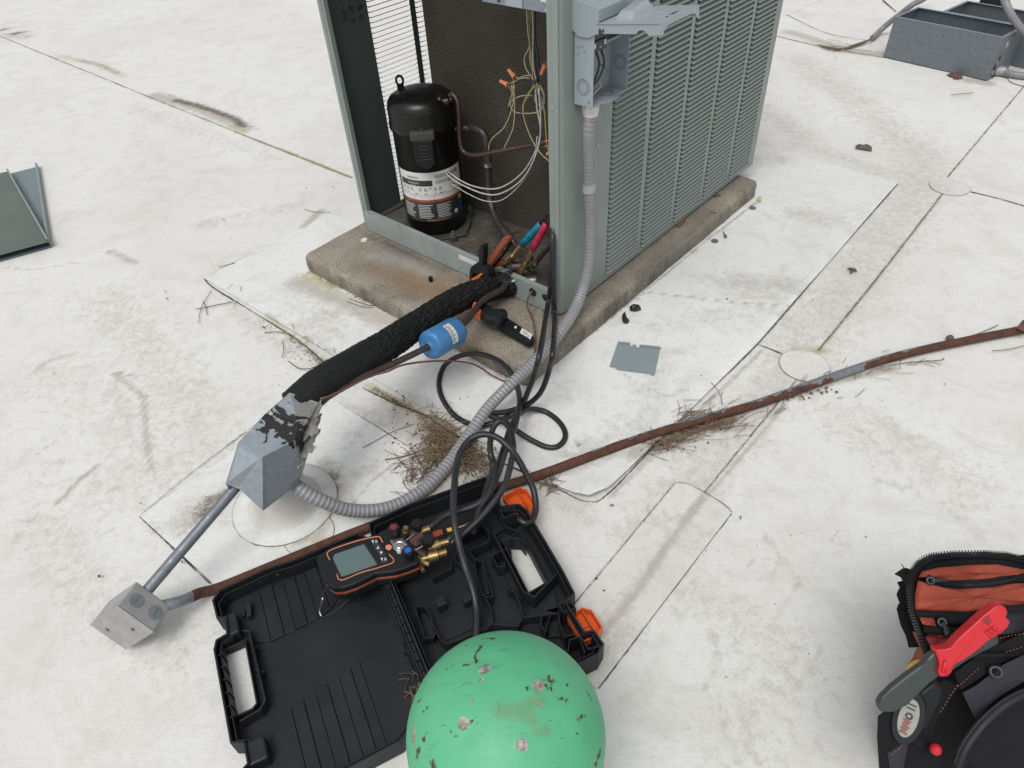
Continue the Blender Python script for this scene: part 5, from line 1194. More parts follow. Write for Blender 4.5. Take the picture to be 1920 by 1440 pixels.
w_.build('carry_handle', half1, .0006)
# raised stepped bays: the ribs
def bay(name, pts, z1):
    m_ = MB(); m_.prism(pts, zfl, z1, 'case'); m_.build(name, half1, .0009)
def diagT(x): return np.interp(x, [-.30, -.226, -.136, -.10, -.03], [-.093, -.124, -.118, -.105, -.02])
rx_ = [-.285, -.228, -.203, -.182, -.159, -.139, -.114, -.085]
for k_ in range(len(rx_)-1):
    a, b_ = rx_[k_]+.0006, rx_[k_+1]-.0006; z = zfl+(.0030, .0046, .0026, .0046, .0026, .0046, .0030)[k_]
    bay('rib', [(a, diagT(a)), (b_, diagT(b_)), (b_, -.006), (a, -.006)], z)
def diagB(x): return np.interp(x, [-.31, -.25, -.222, -.10, -.012], [-.335, -.290, -.262, -.238, -.238])
rx_ = [-.285, -.222, -.200, -.178, -.156, -.134, -.112, -.094, -.012]
for k_ in range(len(rx_)-1):
    a, b_ = rx_[k_]+.0006, rx_[k_+1]-.0006; z = zfl+(.0040, .0060, .0036, .0060, .0036, .0060, .0036, .0050)[k_]
    bay('rib', [(a, -.400 if a > -.27 else -.385), (b_, -.400 if b_ > -.05 else -.400), (b_, diagB(b_)), (a, diagB(a))] if k_ < 7 else [(a, -.398), (-.05, -.390), (b_, -.365), (b_, diagB(b_)), (a, diagB(a))], z)
w_ = MB(); a, b_ = cs(468, 1160, .02), cs(475, 1140, .02); w_.prism([(-.258, -.062), (-.250, -.064), (-.246, -.040), (-.250, -.028), (-.256, -.030)], zfl, .026, 'case'); w_.prism([(-.268, -.052), (-.262, -.053), (-.260, -.040), (-.266, -.040)], zfl, .018, 'case'); w_.build('clip', half1, .001)
for (x0, y0, x1, y1) in ((-.296, -.096, -.272, -.050), (-.300, -.338, -.268, -.298)): w_ = MB(); w_.box((x0, y0, zfl), (x1, y1, .040), 'case'); w_.build('latch_socket', half1, .004)
w_ = MB(); 
for (a, b_) in (((-.245, .0045), (-.220, .0045)), ((-.19, .0045), (-.165, .0035)), ((-.135, .003), (-.11, .003))): w_.box((a[0], a[1]-.0045, .024), (b_[0], a[1]-.001, .028), 'compdirt')
w_.build('rim_slot', half1)
# base half
basol = [(.006, -.36), (.006, -.004), (.010, .010), (.04, .012), (.10, .016), (.265, .008), (.276, -.006), (.278, -.028), (.262, -.034), (.262, -.078), (.296, -.090), (.304, -.110), (.300, -.270), (.296, -.318), (.274, -.328), (.274, -.392), (.290, -.398), (.292, -.425), (.275, -.436), (.05, -.436), (.010, -.40)]
bashole = [(.236, -.130), (.278, -.136), (.272, -.258), (.230, -.262)]
half2 = shell('case_base', basol, [bashole], .008, .06)
w_ = MB(); wallline(w_, basol, .002, .058, .0034, closed=True); il = [(.152+(x-.152)*.96, -.21+(y+.21)*.965) for x, y in basol]; wallline(w_, il, .008, .050, .0022, closed=True); w_.build('rim', half2, .0005)
w_ = MB(); wallline(w_, bashole, .002, .026, .003, closed=True); wallline(w_, [(.224, -.118), (.219, -.266), (.232, -.285), (.29, -.262)], .008, .046, .003); w_.build('carry_handle', half2, .0006)
Z2 = lambda x, y, z=.034: cs(680+x/3.789, 880+y/3.789, z)
runs = [([(205, 950), (250, 950), (275, 1040), (300, 1090), (340, 1220), (352, 1290), (290, 1290)], .032), ([(375, 985), (395, 970), (440, 975), (475, 1020), (500, 1110), (560, 1220), (590, 1240), (650, 1225), (800, 1160), (880, 1130), (920, 1095), (1000, 1105), (1100, 1115), (1140, 1050)], .032),
  ([(375, 985), (390, 1050), (420, 1130), (440, 1200), (500, 1195), (520, 1160)], .030), ([(710, 550), (745, 560), (790, 630), (810, 760), (850, 890), (880, 905), (920, 900), (915, 860), (870, 720), (850, 650), (800, 640)], .036), ([(870, 920), (900, 960), (915, 1040), (920, 1095)], .03),
  ([(915, 610), (1000, 570), (1050, 560)], .04), ([(915, 610), (960, 690), (1010, 690), (1005, 660)], .04), ([(1030, 850), (1080, 870), (1110, 930), (1140, 1050), (1250, 1040), (1390, 1020)], .034), ([(500, 770), (630, 700), (620, 640)], .030), ([(750, 570), (900, 510), (895, 440), (850, 400)], .040), ([(700, 480), (850, 400)], .036),
  ([(1000, 500), (1040, 485), (1120, 490), (1150, 530)], .045), ([(1000, 500), (1020, 560), (1060, 640)], .045), ([(960, 310), (1010, 400), (1110, 440), (1040, 480)], .034), ([(1270, 1040), (1265, 1110), (1300, 1150), (1330, 1040)], .036), ([(1390, 1020), (1400, 1100), (1440, 1190), (1500, 1170)], .050), ([(1460, 1290), (1470, 1210), (1540, 1190), (1580, 1300)], .052), ([(650, 600), (660, 650), (720, 700)], .03)]
for pts, z in runs:
    w_ = MB(); wallline(w_, [Z2(x, y, z) for x, y in pts], .007, z, .0022); w_.build('divider', half2, .0004)
for (x, y) in ((555, 935), (742, 905)):
    w_ = MB(); c = Z2(x, y, .034); w_.prism([(c[0]-.009, c[1]-.009), (c[0]+.009, c[1]-.009), (c[0]+.009, c[1]+.007), (c[0]+.002, c[1]+.011), (c[0]-.009, c[1]+.007)], .007, .034, 'case'); w_.build('peg', half2, .0015)
w_ = MB()
for (pts, z) in (([(1300, 1100), (1390, 1060), (1430, 1180), (1330, 1190)], .016), ([(560, 1000), (780, 900), (850, 1100), (600, 1210)], .0115), ([(970, 660), (1100, 760), (1180, 990), (1100, 900), (1040, 830)], .013), ([(830, 640), (850, 650), (905, 880), (870, 890)], .020), ([(1140, 1050), (1390, 1020), (1260, 1000), (1350, 870), (1400, 980)], .018), ([(890, 330), (960, 320), (1010, 420), (930, 470)], .016)):
    q = [Z2(x, y, z) for x, y in pts]
    ar = sum(q[i][0]*q[(i+1) % len(q)][1]-q[(i+1) % len(q)][0]*q[i][1] for i in range(len(q))); q = q if ar > 0 else q[::-1]
    w_ = MB(); w_.prism(q, .007, z, 'case'); w_.build('step', half2, .001)
for blk in ([(.262, -.030), (.276, -.032), (.276, -.010), (.262, -.008)], [(.258, -.080), (.285, -.088), (.283, -.106), (.256, -.104)], [(.262, -.322), (.284, -.330), (.284, -.344), (.262, -.340)], [(.266, -.392), (.286, -.398), (.286, -.425), (.266, -.420)]):
    w_ = MB(); wallline(w_, blk, .01, .054, .003, closed=True); w_.build('latch_socket', half2, .0006)
hg = MB()
for k_ in range(17):
    y = -.030-k_*.0195; hg.cyl((0.0, y, .040), (0.0, y-.0170, .040), .0055 if k_ % 2 else .0046, 'case', 10)
hg.box((-.006, -.355, .034), (.006, -.012, .037), 'case'); hg.build('hinge', case)
for (a, b_, c, d_) in (((948, 925), (985, 915), (1000, 950), (966, 966)), ((1066, 1152), (1107, 1143), (1134, 1184), (1092, 1202))):
    z = .040; q = [cs(*p, z) for p in (a, b_, c, d_)]
    cx_ = sum(p[0] for p in q)/4; cy_ = sum(p[1] for p in q)/4
    x0, x1 = min(q[0][0], q[3][0]), max(q[1][0], q[2][0]); y0, y1 = min(q[2][1], q[3][1]), max(q[0][1], q[1][1])
    lt = MB(); ol = [(x0, y0+.002), (x1-.014, y0), (x1, y0+.010), (x1, y1-.012), (x1-.012, y1), (x0, y1-.004)]
    lt.prism(ol, z-.020, z-.017, 'orange'); wallline(lt, ol, z-.020, z, .0022, 'orange', True)
    xm = x0+(x1-x0)*.68; wallline(lt, [(xm, y0+.003), (xm, y0+.016), (xm+.002, y0+.018), (xm, y0+.020), (xm, y1-.022), (xm+.002, y1-.020), (xm, y1-.018), (xm, y1-.003)], z-.018, z-.002, .0018, 'orange')
    wallline(lt, [(x0+.002, (y0+y1)/2), (xm, (y0+y1)/2)], z-.018, z-.0155, .001, 'orange_dk')
    lo_ = lt.build('orange_latch', case, .0006)
# ---------------------------------------------------------------- manifold gauge
Z7 = lambda x, y: (560+x/5.142, 920+y/5.142)
mg = empty('manifold_gauge', tuple(W(700, 1060, .02)), 0, 'black and orange digital manifold gauge with a grey display propped across the case hinge', 'manifold gauge')
ZM = .088
def mpoly(pts, z0, z1, mt, name, bevel=0., par=mg, zref=None):
    b = MB(); zr = ZM if zref is None else zref
    q = [tuple(W(*Z7(x, y), zr)[:2]) for x, y in pts]
    ar = sum(q[i][0]*q[(i+1) % len(q)][1]-q[(i+1) % len(q)][0]*q[i][1] for i in range(len(q)))
    if ar < 0: q = q[::-1]
    b.prism(q, z0, z1, mt); return world_part(b, name, par, bevel=bevel)
top_ = [(172, 660), (205, 610), (300, 545), (450, 490), (600, 450), (740, 425), (800, 385), (900, 355), (985, 380), (1040, 430), (1080, 500), (1130, 590), (1160, 650), (1150, 700), (1050, 740), (920, 780), (740, 800), (620, 860), (540, 900), (430, 935), (330, 940), (285, 905), (240, 820), (190, 730)]
face = mpoly(top_, ZM-.016, ZM, 'black', 'housing', .004)
def grow(pts, f, dx=0, dy=0):
    cx = sum(p[0] for p in pts)/len(pts); cy = sum(p[1] for p in pts)/len(pts); return [(cx+(x-cx)*f+dx, cy+(y-cy)*f+dy) for x, y in pts]
mpoly(grow(top_, .997), ZM-.023, ZM-.0158, 'orange_dk', 'orange_band', .002)
mpoly(grow(top_, .975), ZM-.042, ZM-.0228, 'black', 'underside', .004)
mpoly([(325, 655), (345, 610), (640, 512), (765, 705), (760, 722), (425, 838), (405, 832)], ZM, ZM+.0006, 'bwire', 'display_bezel')
mpoly([(330, 650), (350, 618), (628, 520), (752, 708), (748, 716), (432, 828), (412, 825)], ZM+.0006, ZM+.0012, 'screen', 'display')
sx_ = MB()
for pts in ([(300, 668), (275, 605), (322, 568), (480, 510), (640, 465), (768, 443), (790, 460), (812, 500)], [(872, 615), (912, 655), (916, 680), (900, 698), (760, 745), (600, 790), (480, 840), (415, 862), (380, 845), (370, 800)]):
    sx_.tube([W(*Z7(*p), ZM+.0005) for p in pts], .0011, 'salmon', 6, .004)
o = world_part(sx_, 'trim_line', mg)
for (x, y) in ((735, 500), (765, 553), (797, 605), (822, 670)):
    bt_ = mpoly([(x-38, y-22), (x+20, y-38), (x+40, y+18), (x-18, y+34)], ZM, ZM+.0014, 'bwire', 'button', .0005)
    if y in (553, 605): s_ = -1 if y == 553 else 1; mpoly([(x-14, y-12*s_), (x+14, y-12*s_-3), (x+3, y+14*s_)], ZM+.0014, ZM+.0018, 'white', 'arrow_icon', par=bt_)
    else:
        mpoly([(x-32, y-14), (x-12, y-20), (x-12, y+14)], ZM+.0014, ZM+.0018, 'white', 'icon', par=bt_); mpoly([(x+2, y-14), (x+24, y-20), (x+28, y+4), (x+8, y+10)], ZM+.0014, ZM+.0018, 'boxgrey', 'icon', par=bt_)
mpoly([(870+32*math.cos(a), 550+26*math.sin(a)) for a in np.linspace(0, 2*PI, 17)[:-1]], ZM, ZM+.002, 'salmon', 'round_button', .0008)
sg = mpoly([(882, 488), (1000, 465), (1052, 528), (985, 612), (955, 612)], ZM, ZM+.003, 'steel', 'sight_glass_frame', .0006)
b = MB(); c = W(*Z7(968, 535), ZM+.003)
b.lathe([(.0115, 0), (.0115, .0025), (.009, .0025), (.0085, .0005), (.006, .0005), (.0055, .002), (.003, .002), (0, .0015)], 'steel', Matrix.Translation(c), 24); world_part(b, 'sight_glass', sg)
def knob(x, y, z, rpx, mt, h=.018, hub=None):
    c = W(*Z7(x, y), z); rk = rpx/5.142*.00088; b = MB()
    ol = []
    for k_ in range(48):
        a = 2*PI*k_/48; ol.append((rk*(1+.11*math.cos(6*a)), a))
    b.prism([(r_*math.cos(a), r_*math.sin(a)) for r_, a in ol], -h*.45, 0, 'black', Matrix.Translation(c)); b.cyl(c-Vector((0, 0, h)), c-Vector((0, 0, h*.45)), rk*.72, 'black', 18)
    ko = world_part(b, 'knob', mg, bevel=.0012)
    if mt: d = MB(); d.cyl(c, c+Vector((0, 0, .0012)), rk*.60, mt, 20); world_part(d, 'coloured_cap', ko); ko['label'] = 'fluted knob with a coloured cap'
knob(915, 352, ZM+.026, 62, 'redcap', .026); knob(1052, 575, ZM+.026, 62, 'bluecap', .026); knob(1135, 310, ZM+.018, 60, None, .02); knob(1245, 462, ZM+.012, 64, None, .02)
bm_ = MB()
def bcyl(a, b2, z, r0, r1=None, mt='brass', seg=14):
    bm_.cyl(W(*Z7(*a), z if not isinstance(z, tuple) else z[0]), W(*Z7(*b2), z if not isinstance(z, tuple) else z[1]), r0, mt, seg, r1)
bcyl((1010, 560), (1180, 430), (.072, .070), .013, mt='copper'); bcyl((1080, 560), (1230, 640), (.068, .066), .010, mt='copper'); bcyl((1100, 420), (1150, 560), (.070, .070), .012, mt='copper')
world_part(bm_, 'valve_block', mg)
for segs in ([((1150, 420), (1190, 400), .078, .005), ((1190, 392), (1265, 365), .078, .0072)], [((1250, 560), (1290, 545), .073, .006), ((1285, 545), (1360, 515), .074, .0105), ((1362, 512), (1445, 490), .074, .0070)], [((1190, 660), (1260, 640), .073, .006), ((1255, 640), (1345, 618), .074, .0108), ((1350, 615), (1425, 590), .074, .0070)],
             [((1150, 650), (1215, 695), .070, .007), ((1215, 692), (1262, 712), .070, .0052)], [((1165, 700), (1205, 780), .062, .0045)], [((1030, 420), (1028, 385), (.080, .094), .0062), ((1028, 385), (1032, 355), (.094, .104), .0050)], [((1540, 360), (1690, 300), (.050, .055), .0030)], [((1035, 480), (1110, 420), (.088, .090), .0008), ], [((1120, 575), (1195, 535), (.088, .090), .0008)]):
    bm_ = MB()
    for a, b2, z, r_ in segs: bcyl(a, b2, z, r_, mt='brass' if r_ > .001 else 'steel', seg=12)
    world_part(bm_, 'brass_port' if segs[0][3] > .001 else 'thin_pin', mg)
mpoly([(1285, 400), (1310, 385), (1380, 368), (1395, 410), (1330, 440), (1300, 445)], .060, .068, 'orange_dk', 'orange_tag', .0015, zref=.068)
mpoly([(1400, 385), (1530, 345), (1545, 385), (1420, 430)], .058, .066, 'black', 'probe_body', .0015, zref=.066)
mpoly([(1425, 365), (1470, 352), (1482, 385), (1437, 398)], .066, .067, 'yellow', 'yellow_tag', zref=.067)
b = MB(); b.tube([W(*Z7(285, 900), .070), W(*Z7(240, 990), .05), W(*Z7(208, 1130), .026), W(*Z7(204, 1185), .018)], .0011, 'bwire', 6, .006); b.tube([W(*Z7(235, 1030), .043), W(*Z7(212, 1120), .026), W(*Z7(204, 1180), .018), W(*Z7(228, 1215), .014)], .0021, 'steel', 8, .004); b.tube([W(*Z7(228, 1220), .012), W(*Z7(350, 1170), .012), W(*Z7(470, 1060), .02), W(*Z7(530, 1000), .045)], .0008, 'bwire', 6, .01); world_part(b, 'hanging_hook', mg)
# ---------------------------------------------------------------- green refrigerant cylinder
tc_ = Vector((-.038, .351, 0)); ra = .1225; zc_ = .298
mb = MB(); prof = []
prof += [(0, .012), (.09, .0), (.10, .0), (.105, .02), (ra, .06), (ra, zc_)]
for k_ in range(1, 33):
    a = PI/2*k_/32; prof.append((ra*math.cos(a)**.96 if k_ < 32 else 0, zc_+.108*math.sin(a)))
dents = [(-.6, .02)]
mb.lathe(prof, 'tank', Matrix.Translation(tc_), 96); me = mb.mesh('refrigerant_cylinder')
bm = bmesh.new(); bm.from_mesh(me); bmesh.ops.remove_doubles(bm, verts=bm.verts, dist=1e-5)
bmesh.ops.subdivide_edges(bm, edges=[e for e in bm.edges if min(v.co.z for v in e.verts) > zc_-.06], cuts=1, use_grid_fill=True)
bmesh.ops.recalc_face_normals(bm, faces=bm.faces[:]); bm.to_mesh(me); bm.free()
for p in me.polygons: p.use_smooth = True
def tankhit(px, py):
    d = FW+RT*(px-960)/FPX-UP*(py-720)/FPX; d = d/np.linalg.norm(d)
    for t_ in np.arange(.6, 1.3, .001):
        q = C0+d*t_; dx, dy = q[0]-tc_.x, q[1]-tc_.y; rr_ = math.hypot(dx, dy)
        if q[2] < zc_: 
            if rr_ < ra: return q
        elif (rr_/ra)**2+((q[2]-zc_)/.108)**2 < 1: return q
    return None
co = np.zeros(len(me.vertices)*3); me.vertices.foreach_get('co', co); co = co.reshape(-1, 3); CH = np.zeros((len(co), 4)); CH[:, 3] = 1
D5 = lambda x, y: (740+x/4.571, 1160+y/4.571)
def chip(ch, pts, w, s):
    Q = [tankhit(*D5(*p)) for p in pts]; Q = [q for q in Q if q is not None]
    if not Q: return
    if len(Q) == 1: Q = Q*2
    d = np.full(len(co), 9.)
    for a, b2 in zip(Q[:-1], Q[1:]):
        ab = b2-a; t_ = np.clip(((co-a)@ab)/(ab@ab+1e-12), 0, 1); d = np.minimum(d, np.linalg.norm(co-a-t_[:, None]*ab, axis=1))
    CH[:, ch] = np.maximum(CH[:, ch], s*np.exp(-(d/w)**2))
for p in ((770, 440), (590, 910), (1090, 1080), (1230, 575)): chip(0, [p], .0085, 1.)
chip(0, [(735, 530)], .004, .9); chip(0, [(1215, 720), (1255, 755)], .003, .8); chip(0, [(165, 960), (170, 1060)], .005, .9); chip(0, [(665, 705)], .0035, .8)
for pts, w in (([(690, 370), (700, 300), (745, 240)], .0032), ([(600, 400), (640, 400)], .003), ([(760, 180), (840, 178)], .0028), ([(1300, 580), (1340, 560), (1320, 500)], .004), ([(1360, 530)], .004), ([(1340, 600)], .004), ([(1395, 400)], .004), ([(1470, 570)], .003), ([(1440, 680), (1400, 690)], .0028), ([(1465, 715)], .004), ([(1570, 870), (1620, 830)], .0032), ([(690, 870), (650, 890)], .0032), ([(510, 980)], .0038), ([(450, 435), (520, 400)], .0026), ([(250, 800), (290, 760)], .0026),
    ([(255, 1040), (270, 990)], .003), ([(190, 1190), (215, 1110)], .0035), ([(310, 1200), (340, 1270)], .0045), ([(1720, 1250), (1760, 1150)], .005), ([(1650, 640), (1680, 700)], .0022), ([(1560, 990)], .003), ([(580, 315)], .0028), ([(610, 240)], .0026), ([(440, 1110)], .0022), ([(205, 720), (230, 690)], .0022), ([(1120, 1180)], .0026), ([(1140, 610)], .0028)): chip(1, pts, w, 1.15)
for pts, w in (([(920, 790), (1060, 800), (1180, 870)], .014), ([(1210, 980), (1300, 960)], .010), ([(1230, 640)], .010), ([(850, 510)], .003), ([(1000, 800), (1250, 700)], .012), ([(160, 900), (150, 1050)], .008)): chip(2, pts, w, .8)
# weld dimples
for p, dh in (((800, 350), -.0022), ((590, 1030), -.0018), ((1300, 480), -.0012), ((770, 440), .0008), ((590, 905), .0010), ((1090, 1080), .0012), ((1230, 575), .0008), ((1690, 950), -.0012)):
    q = tankhit(*D5(*p))
    if q is None: continue
    n_ = co-np.array([tc_.x, tc_.y, zc_-.02]); n_ /= np.linalg.norm(n_, axis=1)[:, None]; g = np.exp(-(np.linalg.norm(co-q, axis=1)/(.014 if dh < 0 else .006))**2); co += n_*(g*dh)[:, None]
me.vertices.foreach_set('co', co.ravel()); setcol(me, 'chip', CH)
me.transform(Matrix.Translation(-tc_)); tk = newobj('refrigerant_cylinder', me, loc=tuple(tc_)); tag(tk, 'scratched bright green domed gas cylinder standing in front of the open case', 'gas cylinder')
# ---------------------------------------------------------------- tool bag
def DW(px, py, dep):
    return Vector(C0+(FW+RT*(px-960)/FPX-UP*(py-720)/FPX)*dep)
bag = empty('tool_bag', (.68, .40, 0), 0, 'open black and rust-orange tool backpack at the right edge with a red-handled knife in it', 'tool bag')
def surf(mb, rows, mt, smooth=True, th=0.):
    n = len(rows[0]); vs = [p for r_ in rows for p in r_]; fs = [(i*n+j, (i+1)*n+j, (i+1)*n+j+1, i*n+j+1) for i in range(len(rows)-1) for j in range(n-1)]
    mb.add(vs, fs, mt, smooth)
B1 = lambda x, y: (1600+x/3.272, 1000+y/3.272)
# body: stack of rounded outlines
def bodyring(z, grow_, sh=(0, 0), n=40):
    ol = []
    cx, cy, hx, hy, pw = .735+sh[0], .405+sh[1], .205*grow_, .155*grow_, 3.2
    for k_ in range(n):
        a = 2*PI*k_/n; c_, s_ = math.cos(a), math.sin(a); rr_ = (abs(c_)**pw+abs(s_)**pw)**(-1/pw)
        wob = 1+.02*math.sin(5*a+z*20)+.012*math.sin(11*a-z*40)
        x, y = hx*rr_*c_*wob, hy*rr_*s_*wob; q_ = R(38); ol.append(Vector((cx+x*math.cos(q_)-y*math.sin(q_), cy+x*math.sin(q_)+y*math.cos(q_), z)))
    return ol
mb = MB(); rows = [bodyring(z, g_) for z, g_ in ((.002, .86), (.02, .97), (.06, 1.01), (.12, 1.0), (.18, .97), (.225, .93), (.262, .85), (.285, .72), (.297, .5), (.300, .1), (.3002, .002))]; rows = [r_+[r_[0]] for r_ in rows]
surf(mb, rows, 'bagblack'); world_part(mb, 'body', bag)
def band(pts, dep, w, mt, th=.004, name='strap', n_up=None):
    "flat webbing following points with given depth"
    P_ = spline([DW(*p, d_) for p, d_ in zip(pts, dep)], .006); b = MB(); A_, B_ = [], []
    for i, p in enumerate(P_):
        t_ = (P_[min(i+1, len(P_)-1)]-P_[max(i-1, 0)]).normalized(); v_ = (Vector(C0)-p).normalized(); n_ = t_.cross(v_).normalized()
        A_.append([p+n_*w/2-v_*th, p+n_*w/2, p+n_*w*.25+v_*th*.35, p-n_*w*.25+v_*th*.35, p-n_*w/2, p-n_*w/2-v_*th])
    surf(b, A_, mt); return world_part(b, name, bag)
# lid flap lying open: rounded panel with a piped zip edge
lidpts = [B1(*p) for p in ((445, 760), (400, 640), (350, 480), (335, 330), (350, 240), (400, 175), (470, 138), (600, 122), (800, 118), (950, 128), (1100, 165), (1300, 230), (1300, 760))]
ldep = lambda x, y: .93-.10*(y-1035)/260+.02*math.sin(x*.03)
def lidpt(x, y, o=0.): return DW(x, y, ldep(x, y)-o)
fl_ = MB(); cx_, cy_ = B1(760, 450); rows = []
for f, o in ((1.02, -.022), (1.0, -.004), (.985, .002), (.93, .003), (.90, -.004), (.88, -.008), (.6, -.012), (.3, -.012), (0.01, -.012)):
    rows.append([lidpt(cx_+(x-cx_)*f, cy_+(y-cy_)*f, o) for x, y in [((a[0]*(1-t_)+b2[0]*t_), (a[1]*(1-t_)+b2[1]*t_)) for a, b2 in zip(lidpts, lidpts[1:]+lidpts[:1]) for t_ in np.linspace(0, 1, 6)[:-1]]])
rows = [r_+[r_[0]] for r_ in rows]; surf(fl_, rows[:6], 'bagblack'); surf(fl_, rows[5:], 'bagblack'); lf = world_part(fl_, 'lid_flap', bag)
op = MB()
def pillow(mb, pts, mt, o0=.004, puff=.006, th=.006):
    cx, cy = sum(p[0] for p in pts)/len(pts), sum(p[1] for p in pts)/len(pts)
    dn_ = [((a[0]*(1-t_)+b2[0]*t_), (a[1]*(1-t_)+b2[1]*t_)) for a, b2 in zip(pts, pts[1:]+pts[:1]) for t_ in np.linspace(0, 1, 6)[:-1]]
    rr_ = []
    for f, o in ((1.0, o0-th), (1.0, o0), (.9, o0+puff*.5), (.65, o0+puff), (.3, o0+puff*1.1), (0.01, o0+puff*1.1)):
        rr_.append([lidpt(*B1(cx+(x-cx)*f, cy+(y-cy)*f), o+.0012*math.sin(x*.03+y*.05)) for x, y in dn_])
    rr_ = [r_+[r_[0]] for r_ in rr_]; surf(mb, rr_, mt)
pillow(op, [(400, 270), (420, 235), (520, 210), (700, 195), (880, 190), (1060, 225), (1300, 240), (1300, 260), (1000, 262), (850, 290), (700, 300), (560, 300), (440, 265)], 'bagorange', .002, .003); world_part(op, 'orange_pocket', lf)
op = MB(); pillow(op, [(395, 290), (450, 320), (600, 335), (800, 330), (1000, 305), (1300, 290), (1300, 440), (1050, 435), (900, 450), (850, 470), (700, 485), (560, 480), (380, 470), (378, 380)], 'bagorange', .003, .005); world_part(op, 'orange_pocket', lf)
op = MB(); pillow(op, [(400, 510), (495, 512), (512, 572), (425, 560)], 'bagorange', .003, .001); world_part(op, 'orange_pocket', lf)
op = MB(); pillow(op, [(930, 480), (1300, 450), (1300, 600), (900, 620), (880, 540)], 'baggrey', .006, .004); world_part(op, 'grey_panel', bag)
# zips
def zipline(pts, mt='black', w=.0042, o=.005, dens=1.6, name='zip', pitch=.0032):
    P_ = spline([lidpt(*B1(*p), o) for p in pts], pitch); b = MB()
    for i in range(len(P_)-1):
        p = P_[i]; t_ = (P_[i+1]-p).normalized(); v_ = (Vector(C0)-p).normalized(); n_ = t_.cross(v_).normalized()
        b.box((-w/2, -.0009, -.001), (w/2, .0009, .0016), mt, Matrix(((n_.x, t_.x, v_.x, p.x), (n_.y, t_.y, v_.y, p.y), (n_.z, t_.z, v_.z, p.z), (0, 0, 0, 1))))
    return world_part(b, name, lf)
tag(zipline([(440, 730), (400, 620), (352, 470), (337, 330), (352, 240), (400, 172), (470, 136), (600, 121), (800, 118), (950, 128), (1100, 165), (1300, 230)], 'black', .006), kind='stuff')
def strip(pts, w, mt, o=.006, name='zip_tape'):
    P_ = spline([lidpt(*B1(*p), o) for p in pts], .006); b = MB(); A_ = []
    for i, p in enumerate(P_):
        t_ = (P_[min(i+1, len(P_)-1)]-P_[max(i-1, 0)]).normalized(); v_ = (Vector(C0)-p).normalized(); n_ = t_.cross(v_).normalized()
        A_.append([p+n_*w/2-v_*.003, p+n_*w/2, p-n_*w/2, p-n_*w/2-v_*.003])
    surf(b, A_, mt); return world_part(b, name, lf)
strip([(450, 275), (560, 312), (700, 312), (850, 302), (1000, 275), (1300, 262)], .0105, 'bagblack', .008); strip([(540, 310), (700, 318), (850, 308), (1000, 280)], .0028, 'black', .0095)
strip([(380, 492), (560, 500), (720, 502), (900, 470), (1300, 445)], .0085, 'bagblack', .008); strip([(520, 530), (620, 528), (760, 520), (900, 490)], .012, 'bagblack', .009); strip([(430, 590), (560, 600), (660, 600), (760, 560)], .010, 'bagblack', .004)
op = MB(); pillow(op, [(470, 600), (640, 610), (600, 660), (480, 720), (440, 640)], 'redcap', -.004, .001); world_part(op, 'mesh_pocket', lf)
def puller(pts, z=.012):
    b = MB(); 
    P_ = [lidpt(*B1(*p), z) for p in pts]; b.tube(P_, .0028, 'bwire', 8, .003); c = P_[0]; v_ = (Vector(C0)-c).normalized(); b.lathe([(.006, 0), (.006, .003), (.003, .004), (.003, 0)], 'bwire', frameM(c, v_.orthogonal(), v_), 12); world_part(b, 'zip_puller', lf)
puller([(475, 290), (500, 290), (560, 290), (572, 298)]); puller([(545, 545), (565, 580), (575, 630)])
b = MB(); q = [lidpt(*B1(*p), .011) for p in ((555, 575), (580, 570), (595, 625), (575, 640), (558, 620))]; b.sheet([q[::-1]], .003, 'baggrey'); world_part(b, 'zip_tab', lf)
# orange side wall under the lid and frayed left edge
b = MB(); surf(b, [[DW(*B1(*p), d_) for p in row] for row, d_ in (([(360, 600), (400, 690), (380, 740), (340, 800), (300, 890)], .93), ([(400, 620), (440, 740), (440, 800), (420, 860), (400, 960)], .90))], 'bagorange'); world_part(b, 'orange_side', bag)
band([B1(*p) for p in ((310, 480), (330, 560), (360, 620), (380, 700))], (.95, .945, .94, .93), .016, 'bagblack')
band([B1(*p) for p in ((300, 290), (320, 340), (300, 380), (320, 430), (300, 470), (330, 520))], (.955,)*6, .014, 'bagblack', name='frayed_webbing')
b = MB(); b.sheet([[lidpt(*B1(*p), -.006) for p in ((250, 250), (300, 215), (340, 225), (345, 290), (330, 340), (290, 270))]], .004, 'bagblack'); b.tube([lidpt(*B1(*p), 0) for p in ((310, 225), (305, 200), (295, 190))], .0007, 'bwire', 5); world_part(b, 'webbing_tab', bag)
# front of the bag: panels, zips and stitching over the body
def bpoly(pts, dep, mt, name, th=.004, bevel=.0015):
    b = MB(); q = [DW(*B1(*p), dep(p) if callable(dep) else dep) for p in pts]; c = sum(q, Vector())/len(q)
    vs = [c+(Vector(C0)-c).normalized()*.002]+q+[p-(Vector(C0)-p).normalized()*th for p in q]; n = len(q)
    b.add(vs, [(0, 1+(i+1) % n, 1+i) for i in range(n)]+[(1+i, 1+(i+1) % n, 1+n+(i+1) % n, 1+n+i) for i in range(n)], mt, False); return world_part(b, name, bag)
bd_ = lambda p: .875+.00003*(p[1]-700)
bpoly([(670, 980), (760, 930), (860, 850), (930, 800), (1060, 740), (1300, 700), (1300, 860), (1060, 900), (900, 1000), (800, 1090), (755, 1155)], lambda p: .868-.00004*(p[0]-700), 'baggrey', 'grey_panel')
bpoly([(860, 1480), (640, 1400), (660, 1300), (740, 1180), (860, 1060), (1000, 960), (1300, 850), (1300, 1480)], .850, 'bagblack', 'front_pocket')
